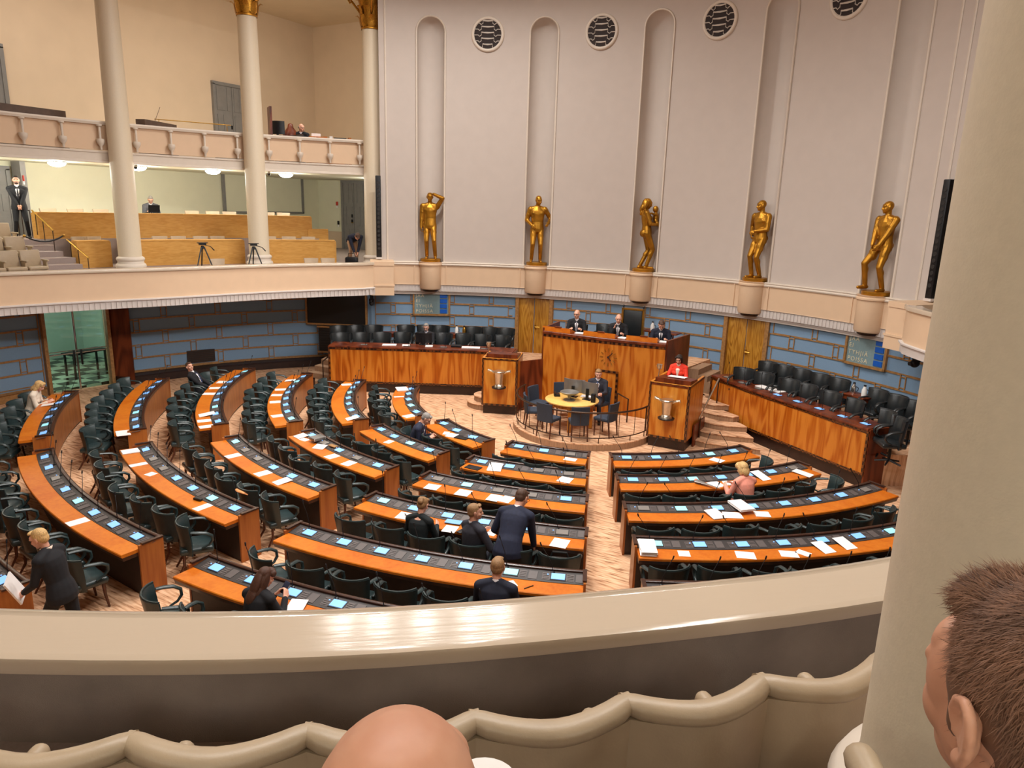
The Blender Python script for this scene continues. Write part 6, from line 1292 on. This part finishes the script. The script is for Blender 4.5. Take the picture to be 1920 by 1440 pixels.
t = thing('exit_sign', 'small green lit exit sign under the gallery ceiling at the left edge', 'sign', bearing(16.1, -86.2, 6.38), rad(86)); b = MB(); b.bev((0, 0, 0), (.4, .06, .16), .01); part(t, 'panel', b, 'green_sign')
for bb, lab in ((-71.6, 'small dark dome camera under the upper gallery, left'), (-55.6, 'small dark dome camera under the upper gallery, right')):
    t = thing('security_camera', lab, 'camera', bearing(14.6, bb, 6.52)); b = MB(); b.lathe([(.001, 0), (.06, 0), (.06, -.05), (.05, -.06), (.001, -.06)], n=16); part(t, 'mount', b, 'white_plastic'); b = MB(); b.ell((0, 0, -.08), (.055, .055, .055)); part(t, 'dome', b, 'black_metal')
# laptop of the seated man, tripods
t = thing('laptop', 'black laptop in front of the man in the grey jacket', 'laptop', (-15.42, 6.15, 5.05), rad(-112)+pi); b = MB(); b.bev((0, 0, .01), (.36, .25, .02), .006); part(t, 'base', b, 'black_metal'); b = MB(); b.box((0, 0, 0), (.36, .012, .25), m=M.Translation((0, -.15, .135)) @ M.Rotation(rad(18), 4, 'X')); part(t, 'lid', b, 'black_metal')
for bb, r, lab in ((-66.4, 12.6, 'black camera tripod standing before the long birch desk'), (-59.9, 12.1, 'black camera tripod standing against the second column')):
    t = thing('tripod', lab, 'tripod', bearing(r, bb, 3.3), rad(-bb))
    for a in (90, 210, 330): b = MB(); b.tube([(.05*cos(rad(a)), .05*sin(rad(a)), .82), (.2*cos(rad(a)), .2*sin(rad(a)), .4), (.34*cos(rad(a)), .34*sin(rad(a)), 0)], [.022, .02, .014], 6); part(t, 'leg', b, 'black_metal')
    b = MB(); b.lathe([(.001, .76), (.06, .78), (.05, .86), (.001, .87)], n=12); b.box((0, 0, .91), (.2, .12, .05)); b.box((0, 0, .95), (.3, .08, .025)); hd = part(t, 'head', b, 'black_metal'); b = MB(); b.tube([(.02, .04, .90), (.3, .25, .82), (.42, .34, .70)], [.012, .012, .018], 6); part(hd, 'pan_handle', b, 'black_metal')
# upper gallery furniture
t = thing('equipment_rack', 'low brown slotted rack on the upper gallery with a thin rod', 'rack', (-13.55, 5.25, 6.8), rad(-69)+pi); b = MB(); b.box((0, 0, .515), (1.6, .3, 1.03)); part(t, 'case', b, 'rack_brown')
for i in range(5): b = MB(); b.box((-.64+i*.32, .16, .93-(i % 2)*.06), (.27, .02, .1)); part(t, 'slot', b, 'slot_dark')
b = MB(); b.tube([(-.1, 0, 1.03), (.3, .05, 1.5)], .008, 5); part(t, 'rod', b, 'dark_bronze')
t = thing('gallery_rail', 'thin brass rail in front of the upper grey door', 'railing', (-13.3, 7.1, 6.8)); b = MB(); b.tube([bearing(14.6, -69, 7.92), bearing(14.6, -60, 7.92)], .015, 6); part(t, 'rail', b, 'brass', world=True)
for bb in (-68.5, -60.5): b = MB(); b.tube([bearing(14.6, bb, 7.92), bearing(14.6, bb, 6.8)], .012, 6); part(t, 'post', b, 'brass', world=True)
b = MB(); b.box((0, 0, .55), (4.6, .3, 1.1)); single('bench_back', b, 'rack_brown', 'long brown bench back on the upper gallery at the left picture edge', 'bench', None, 30, (-14.3, .6, 6.8), (0, 0, rad(-86)))
b = MB(); b.box((0, 0, .85), (.07, .5, 1.7)); single('screen_panel', b, 'dark_wood', 'tall narrow wooden screen beside the second column, upper gallery', 'panel', None, 30, bearing(13.75, -55.6, 6.8), (0, 0, rad(56)))
t = thing('control_desk', 'wooden control desk on the upper gallery under dark equipment', 'desk', bearing(14.2, -51.6, 6.8), rad(51.6)+pi); b = MB(); b.box((0, 0, .44), (1.7, .06, .88)); part(t, 'front_panel', b, 'birch'); b = MB(); b.box((0, -.25, .86), (1.7, .5, .04)); part(t, 'desk_top', b, 'birch'); b = MB(); b.box((-.82, -.25, .42), (.04, .5, .84)); b.box((.82, -.25, .42), (.04, .5, .84)); part(t, 'end_panel', b, 'birch')
monitor(bearing(14.35, -54.3, 7.68), rad(30), 'black monitor on the control desk beside the wooden screen', .42, .42, 'black_metal', .05)
t = thing('mixing_console', 'black sloping mixing console on the upper gallery parapet side', 'console', bearing(13.75, -53.2, 6.8), rad(52)+pi); b = MB(); b.loft([[(-.45, -.2, .0), (.45, -.2, 0), (.45, .2, 0), (-.45, .2, 0)], [(-.45, -.2, .95), (.45, -.2, .78), (.45, .2, .74), (-.45, .2, .88)]]); part(t, 'case', b, 'black_metal')
t = thing('covered_camera', 'camera under a dark brown cloth on the upper gallery', 'camera', bearing(14.5, -52.6, 6.8)); b = MB(); b.lathe([(.34, .0), (.30, .8), (.22, 1.02), (.10, 1.18), (.08, 1.28), (.001, 1.32)], n=16); part(t, 'cloth', b, 'dark_wood', 60)
t = thing('cabinet', 'brown cabinet with papers behind the man in the upper gallery corner', 'cabinet', bearing(14.3, -49.4, 6.8), rad(49)); b = MB(); b.box((0, 0, .45), (.5, .4, .92)); part(t, 'case', b, 'bench_wood'); b = MB(); b.box((0, 0, .96), (.3, .25, .1)); part(t, 'papers', b, 'paper')
t = thing('cabinet', 'brown frame holding a black monitor, right end of the upper gallery', 'cabinet', bearing(14.3, -46.6, 6.8), rad(46)); b = MB(); b.box((-.4, 0, .45), (.14, .35, .95)); b.box((.42, 0, .45), (.1, .35, .95)); b.box((0, .1, .45), (.7, .1, .9)); part(t, 'frame', b, 'bench_wood'); b = MB(); b.box((.1, -.1, .7), (.42, .1, .42)); part(t, 'monitor', b, 'black_metal'); b = MB(); b.box((-.2, -.06, .8), (.1, .1, .3)); part(t, 'papers', b, 'paper')
# line-array loudspeakers, cameras, black screens
for s, lab in ((-1, 'tall thin black loudspeaker at the left edge of the niche wall'), (1, 'tall thin black loudspeaker at the right edge of the niche wall')):
    t = thing('line_speaker', lab, 'speaker', bearing(12.22, s*(41.3 if s < 0 else 40.9), 3.78), rad(-s*41)); b = MB(); b.bev((0, 0, 1.36), (.17, .18, 2.62), .02); part(t, 'case', b, 'black_metal'); b = MB()
    for q in range(16): b.lathe([(.001, 0), (.05, 0), (.045, .008), (.001, .006)], m=M.Translation((0, -.09, .35+q*.14)) @ M.Rotation(pi/2, 4, 'X'), n=14)
    part(t, 'driver_cones', b, 'tray_dark'); b = MB(); b.box((0, 0, .03), (.2, .2, .06)); part(t, 'base', b, 'pale_grey_trim')
for bb, r, lab in ((-42.6, 12.1, 'small black camera under the end of the left parapet'), (40.9, 12.1, 'small black camera under the right end pier')):
    t = thing('remote_camera', lab, 'camera', bearing(r, bb, 2.36), rad(-bb)); b = MB(); b.lathe([(.001, .3), (.05, .3), (.05, .12), (.09, .1), (.09, .02), (.001, .02)], n=14); part(t, 'mount', b, 'black_metal'); b = MB(); b.ell((0, -.03, -.03), (.09, .13, .10)); part(t, 'body', b, 'black_metal'); b = MB(); b.lathe([(.001, 0), (.045, 0), (.045, .05), (.001, .05)], m=M.Translation((0, -.15, -.03)) @ M.Rotation(pi/2, 4, 'X'), n=14); part(t, 'lens', b, 'tray_dark')
SA, SB = V(bearing(RL-.06, -51.8, 0)), V(bearing(12.55, -43.4, 0)); mid = (SA+SB)/2; ang = atan2(SB.y-SA.y, SB.x-SA.x)
t = thing('wall_screen', 'big black screen in a wooden frame on the blue wall under the left gallery', 'screen', (mid.x, mid.y, 2.1), ang); Ls = (SB-SA).length; b = MB(); b.box((0, 0, .0), (Ls, .08, 1.2)); part(t, 'panel', b, 'black_screen'); b = MB()
for z in (-.62, .62): b.box((0, -.02, z), (Ls+.1, .12, .06))
for x in (-Ls/2-.02, Ls/2+.02): b.box((x, -.02, 0), (.06, .12, 1.28))
part(t, 'frame', b, 'frame_wood')
t = thing('wall_grille', 'black louvred grille low on the blue wall below the big screen', 'grille', (mid.x-.12, mid.y-.08, .95), ang); b = MB(); b.box((0, 0, 0), (1.0, .06, .82)); part(t, 'panel', b, 'black_screen'); b = MB()
for z in range(9): b.box((0, -.04, -.34+z*.085), (.9, .03, .03))
part(t, 'louvres', b, 'tray_dark'); b = MB()
for z in (-.44, .44): b.box((0, -.02, z), (1.1, .1, .06))
part(t, 'frame', b, 'frame_wood')
t = thing('wall_vent', 'dark rectangular vent low on the left blue wall', 'vent', bearing(RL-.03, -66.8, .58), rad(66.8)); b = MB(); b.box((0, 0, 0), (.86, .05, .40)); part(t, 'panel', b, 'dark_skirting'); b = MB()
for q in range(6): b.box((0, -.03, -.15+q*.06), (.78, .01, .02))
part(t, 'slats', b, 'black_screen')
mat('scarf_cloth', '#d98f5a', .9, var=.5, scale=30)
# bouquet on the desk, beige scarf and bag on chairs
p = dpos(40.3, dr_('D3', 40.3)-.14); t = thing('bouquet', 'single wrapped rose lying on the desk left of the woman in pink', 'flower', (p[0], p[1], .765), rad(40)+.6); b = MB(); b.loft([[(r*cos(2*pi*q/8), y, r*.35*sin(2*pi*q/8)+.02) for q in range(8)] for y, r in ((-.25, .008), (0, .035), (.2, .07))]); part(t, 'wrapping', b, 'screen_off', 60); b = MB(); b.ell((0, .21, .03), (.035, .03, .03)); part(t, 'rose_head', b, 'pink_wool'); b = MB(); b.tube([(0, -.3, .012), (0, .2, .02)], .005, 5); part(t, 'stem', b, 'board_green')
a_, r_ = SEATPOS[('B3', 4)]; p = dpos(a_, r_+.62); t = thing('scarf', 'orange and white patterned scarf over a chair back, fourth row of the left block', 'scarf', (p[0], p[1], .80), rad(a_)); b = MB(); b.tube([(-.17, .05, -.02), (-.08, -.005, .012), (0, -.02, .016), (.08, -.005, .012), (.17, .05, -.02)], [.03, .036, .04, .036, .026], 8, flat=(1, .5)); part(t, 'cloth', b, 'scarf_cloth')
a_, r_ = SEATPOS[('C3', 5)]; p = dpos(a_, r_+.35); t = thing('bag', 'soft black bag on the last chair of the fourth-row desk, middle block', 'bag', (p[0], p[1], .47), rad(a_)); b = MB(); b.bev((0, 0, .14), (.40, .20, .28), .09); part(t, 'body', b, 'black_leather'); b = MB(); b.tube([(-.14, 0, .24), (-.1, 0, .36), (.1, 0, .36), (.14, 0, .24)], .014, 6); part(t, 'strap', b, 'black_leather')
# ================================================================== NEAR GALLERY: seats and the two heads
def row_seat(lab):
    t = thing('auditorium_chair', lab, 'seat', (0, 0, 0), 0, 'beige gallery seats behind the parapet'); hw = .258
    xs = [-hw+2*hw*i/12 for i in range(13)]; yy = lambda x: -.20+.085*(abs(x)/hw)**1.7
    b = MB(); rings = []
    for x in xs:
        y = yy(x); rings.append([(x, y-.035, .28), (x, y+.035, .28), (x, y+.03, .75), (x, y-.045, .75)])
    b.loft(rings); part(t, 'backrest', b, 'tan_leather', 50)
    b = MB(); rings = []
    for i, x in enumerate(xs):
        y = yy(x); zt = .768+.012*(abs(x)/hw)**2; s_ = .8 if i in (0, 12) else 1; xx = x*(.999 if s_ < 1 else 1)
        rings.append([(xx, y-.008+.046*s_*cos(2*pi*q/12)*1.05, zt+.036*s_*sin(2*pi*q/12)) for q in range(12)])
    b.loft(rings); part(t, 'top_roll', b, 'tan_leather', 60)
    b = MB(); b.bev((0, .08, .34), (.44, .46, .12), .04); part(t, 'seat', b, 'tan_leather', 45)
    b = MB(); b.box((0, .05, .15), (.1, .3, .3)); part(t, 'pedestal', b, 'black_metal')
    b = MB(); b.cap((hw-.01, -.06, .455), (hw-.01, .22, .455), .034, .034, 12); part(t, 'armrest', b, 'tan_leather', 60)
    b = MB(); b.box((hw-.01, .05, .28), (.03, .16, .34)); part(t, 'armrest_post', b, 'black_metal')
    return t
rs = None
for i, bb in enumerate((149.25, 146.6, 143.95, 141.3, 138.7, 136.1, 133.5)):
    x, y = bearing(10.62, bb); lab = 'beige leather gallery seat behind the parapet, %s from the left' % ORD[i]
    if i == 0: lab = 'beige leather gallery seat just outside the left picture edge'
    if rs is None: rs = row_seat(lab); rs.location = (x, y, 3.3); rs.rotation_euler = (0, 0, rad(-bb)+pi)
    else: dup(rs, (x, y, 3.3), rad(-bb)+pi, lab)
t = thing('aisle_armrest', 'beige padded armrest on a post at the foot of the big near column', 'armrest', (8.0, -8.47, 3.8)); b = MB(); b.cap((7.94, -8.30, 4.46), (8.06, -8.58, 4.46), .036, .036, 12); part(t, 'pad', b, 'tan_leather', 60, world=True); b = MB(); b.box((8.0, -8.45, 4.12), (.05, .12, .64), rad(23)); part(t, 'post', b, 'black_metal', world=True)
x, y = bearing(11.85, 141.4); dup(rs, (x, y, 3.8), rad(-141.4)+pi, 'beige gallery seat under the bald man, out of view below')
def put(fig, target, rz, sc_):
    T = M.Rotation(rz, 4, 'Z'); return V(target)-(T @ (fig.hc*sc_))
# bald man
brz = rad(31); tgt = (7.555, -9.40, 5.022)
f = Fig(hip=(0, -.02, .56), lean=6, head=(-4, -4), footR=(.12, .40, .09), footL=(-.12, .40, .09), handL=(-.14, .3, .62)); sc_ = 1.06; loc = put(f, tgt, brz, sc_); inv = (M.Translation(loc) @ M.Rotation(brz, 4, 'Z') @ M.Scale(sc_, 4)).inverted()
CUP = V((7.55, -9.235, 4.845)); hr = inv @ CUP
f = Fig(hip=(0, -.02, .56), lean=6, head=(-4, -4), footR=(.12, .40, .09), footL=(-.12, .40, .09), handL=(-.14, .3, .62), handR=hr+V((.05, -.08, -.05)), curlR=1.0); loc = put(f, tgt, brz, sc_)
def fine_person(f, name, label, loc, rz, sc_, cloth, vox, hair_fn, skin):
    t = thing(name, label, 'person', loc, rz); t.scale = (sc_,)*3; mb = MB(); f.torso(mb); f.arms(mb); f.legs(mb); f.feet(mb); f.head(mb, True)
    for sg in (-1, 1): f.hand(mb, sg)
    T = f.Hm; c = f.hc
    for sg in (-1, 1):     # modelled ears: rim, inner fold, lobe
        EP = lambda y, z, o=0: c+T @ V((sg*(.077+.8*o+.010*max(0, -y-.0)*60*.22), y*.84-.006, z*.84-.004))
        rim = [EP(.012, -.006, .002), EP(.016, .012, .005), EP(.008, .030, .009), EP(-.008, .037, .013), EP(-.022, .028, .016), EP(-.027, .008, .017), EP(-.022, -.014, .014), EP(-.012, -.030, .009), EP(-.002, -.040, .005)]
        mb.tube(rim, [.0045, .005, .0055, .0055, .0058, .0055, .005, .0055, .006], 8); mb.tube([EP(-.004, .024, .008), EP(-.013, .012, .011), EP(-.012, -.006, .011), EP(-.004, -.018, .008)], .0038, 8)
        mb.ell(EP(0, -.036, .004), (.006, .0095, .010), T); mb.ell(EP(.011, -.008, .003), (.0045, .005, .007), T); mb.ell(EP(-.010, .0, .004), (.003, .015, .026), T)
    bd = link('body', organic(mb, vox, 'body', skin, 2, .5), t)
    mb = MB(); f.torso(mb, .02, -.12, .49); f.arms(mb, .017, .92); link('sweater', organic(mb, .012, 'sweater', cloth, 4), t)
    mb = MB(); f.torso(mb, .011, -.14, .07); f.legs(mb, .013, 1.0); link('trousers', organic(mb, .012, 'trousers', 'denim', 3), t)
    mb = MB(); f.feet(mb, .008); link('shoes', organic(mb, .009, 'shoes', 'shoe_black', 1), t)
    hair_fn(t); return t
def strands(t, c, T, src, n, m, length, lift, keep, wd=.0005, seed=3, crown=V((0, -.075, .085))):
    "thousands of short tapering hairs rooted on the hair cap, combed away from the crown"
    rr = random.Random(seed); me = src; tris = [(p.center.copy(), p.normal.copy(), p.area) for p in me.polygons]; tot = sum(a for _, _, a in tris); vs = []; fs = []; Ti = T.inverted()
    for ctr, nor, ar in tris:
        q = Ti @ (ctr-c)
        if not keep(q): continue
        k = n*ar/tot; k = int(k)+(rr.random() < k-int(k))
        for _ in range(k):
            root = q+V((rr.uniform(-1, 1), rr.uniform(-1, 1), rr.uniform(-1, 1)))*.003; nl = Ti @ nor; fl = root-crown; fl = fl-nl*fl.dot(nl)
            sw = nl.cross(fl)*.55 if fl.length < .07 else nl.cross(fl)*.12; d = (fl+sw); d = d.normalized() if d.length > 1e-4 else V((0, 1, 0))
            if abs(q.x) > .045: dn = V((0, 0, -1)); dn = dn-nl*dn.dot(nl); d = (d+dn*.7).normalized()
            d = (d+V((rr.gauss(0, .28), rr.gauss(0, .28), rr.gauss(0, .28)))).normalized(); L = length*rr.uniform(.6, 1.25)
            w_ = nl.cross(d).normalized()*wd; p0 = root-nl*.002; p1 = root+(d*.6+nl*lift)*L*.5; p2 = root+(d*1.0+nl*lift*.8)*L
            b = len(vs)
            for p in (p0-w_, p0+w_, p1-w_*.8, p1+w_*.8, p2): vs.append(c+T @ p)
            fs += [(b, b+1, b+3, b+2), (b+2, b+3, b+4)]
    me2 = bpy.data.meshes.new('hair_strands'); me2.from_pydata([tuple(v) for v in vs], [], fs); me2.materials.append(MATS[m]); return me2
def bald_hair(t):
    T = f.Hm; c = f.hc; mb = MB()
    for sg in (-1, 1): mb.ell(c+T @ V((sg*.060, -.034, .012)), (.0225, .056, .050), T, 18, 12)
    mb.ell(c+T @ V((0, -.078, -.006)), (.064, .034, .046), T, 18, 12); h = link('hair', organic(mb, .005, 'hair', 'hair_stubble', 3), t)
mat('hair_stubble', '#a5917f', .7, var=.25, scale=30); mat('hair_mid_brown', '#6f4e3a', .55, var=.3, scale=12); mat('hair_strand', '#7d5a46', .65, var=.3, scale=30, spec=.25); skin_mat('skin_near', '#c99376')
fine_person(f, 'person', 'bald man seated in front of the camera, top of his head at the bottom edge', loc, brz, sc_, 'suit_charcoal', .005, bald_hair, 'skin_near')
t = thing('cup', 'white cup at the bottom edge, right of the bald man\'s head', 'cup', CUP); b = MB(); b.lathe([(.001, -.02), (.028, -.02), (.04, .085), (.036, .085), (.026, -.01), (.001, -.01)], n=24); part(t, 'body', b, 'white_plastic'); b = MB(); b.lathe([(.036, .08), (.043, .085), (.041, .1), (.001, .102), (.001, .085)], n=24); part(t, 'lid', b, 'white_plastic')
# man with short brown hair on the right
rrz = rad(29.5+9); tgt2 = (8.035, -9.25, 5.252)
g = Fig(hip=(0, 0, .92), lean=2, head=(0, -2)); sc2 = .81; loc2 = put(g, tgt2, rrz, sc2)
def brown_hair(t):
    T = g.Hm; c = g.hc; mb = MB(); E = lambda p, r: mb.ell(c+T @ V(p), r, T, 20, 14)
    E((0, -.024, .042), (.080, .098, .084)); E((0, -.048, -.004), (.072, .064, .074)); E((0, -.062, -.045), (.058, .045, .05))
    for sg in (-1, 1): E((sg*.062, -.012, .026), (.020, .050, .045)); E((sg*.069, .014, -.004), (.009, .010, .026))
    E((0, .050, .088), (.055, .036, .026)); me = organic(mb, .005, 'hair', 'hair_mid_brown', 3); h = link('hair', me, t)
    s = link('hair_strands', strands(t, c, T, me, 52000, 'hair_strand', .017, .12, lambda q: q.y < .062 and not (abs(q.x) > .060 and -.042 < q.y < .04 and q.z < .036) and not (q.y > .02 and q.z < .045)), h); s['kind'] = 'stuff'
fine_person(g, 'person', 'person with short brown hair close by at the right edge, seen from behind', loc2, rrz, sc2, 'suit_charcoal', .0036, brown_hair, 'skin_near')
# stray objects used only as sources must be placed: drop unused prototypes
for key, proto in (('G', GREEN), ('K', BLACK)):
    assert used[key]
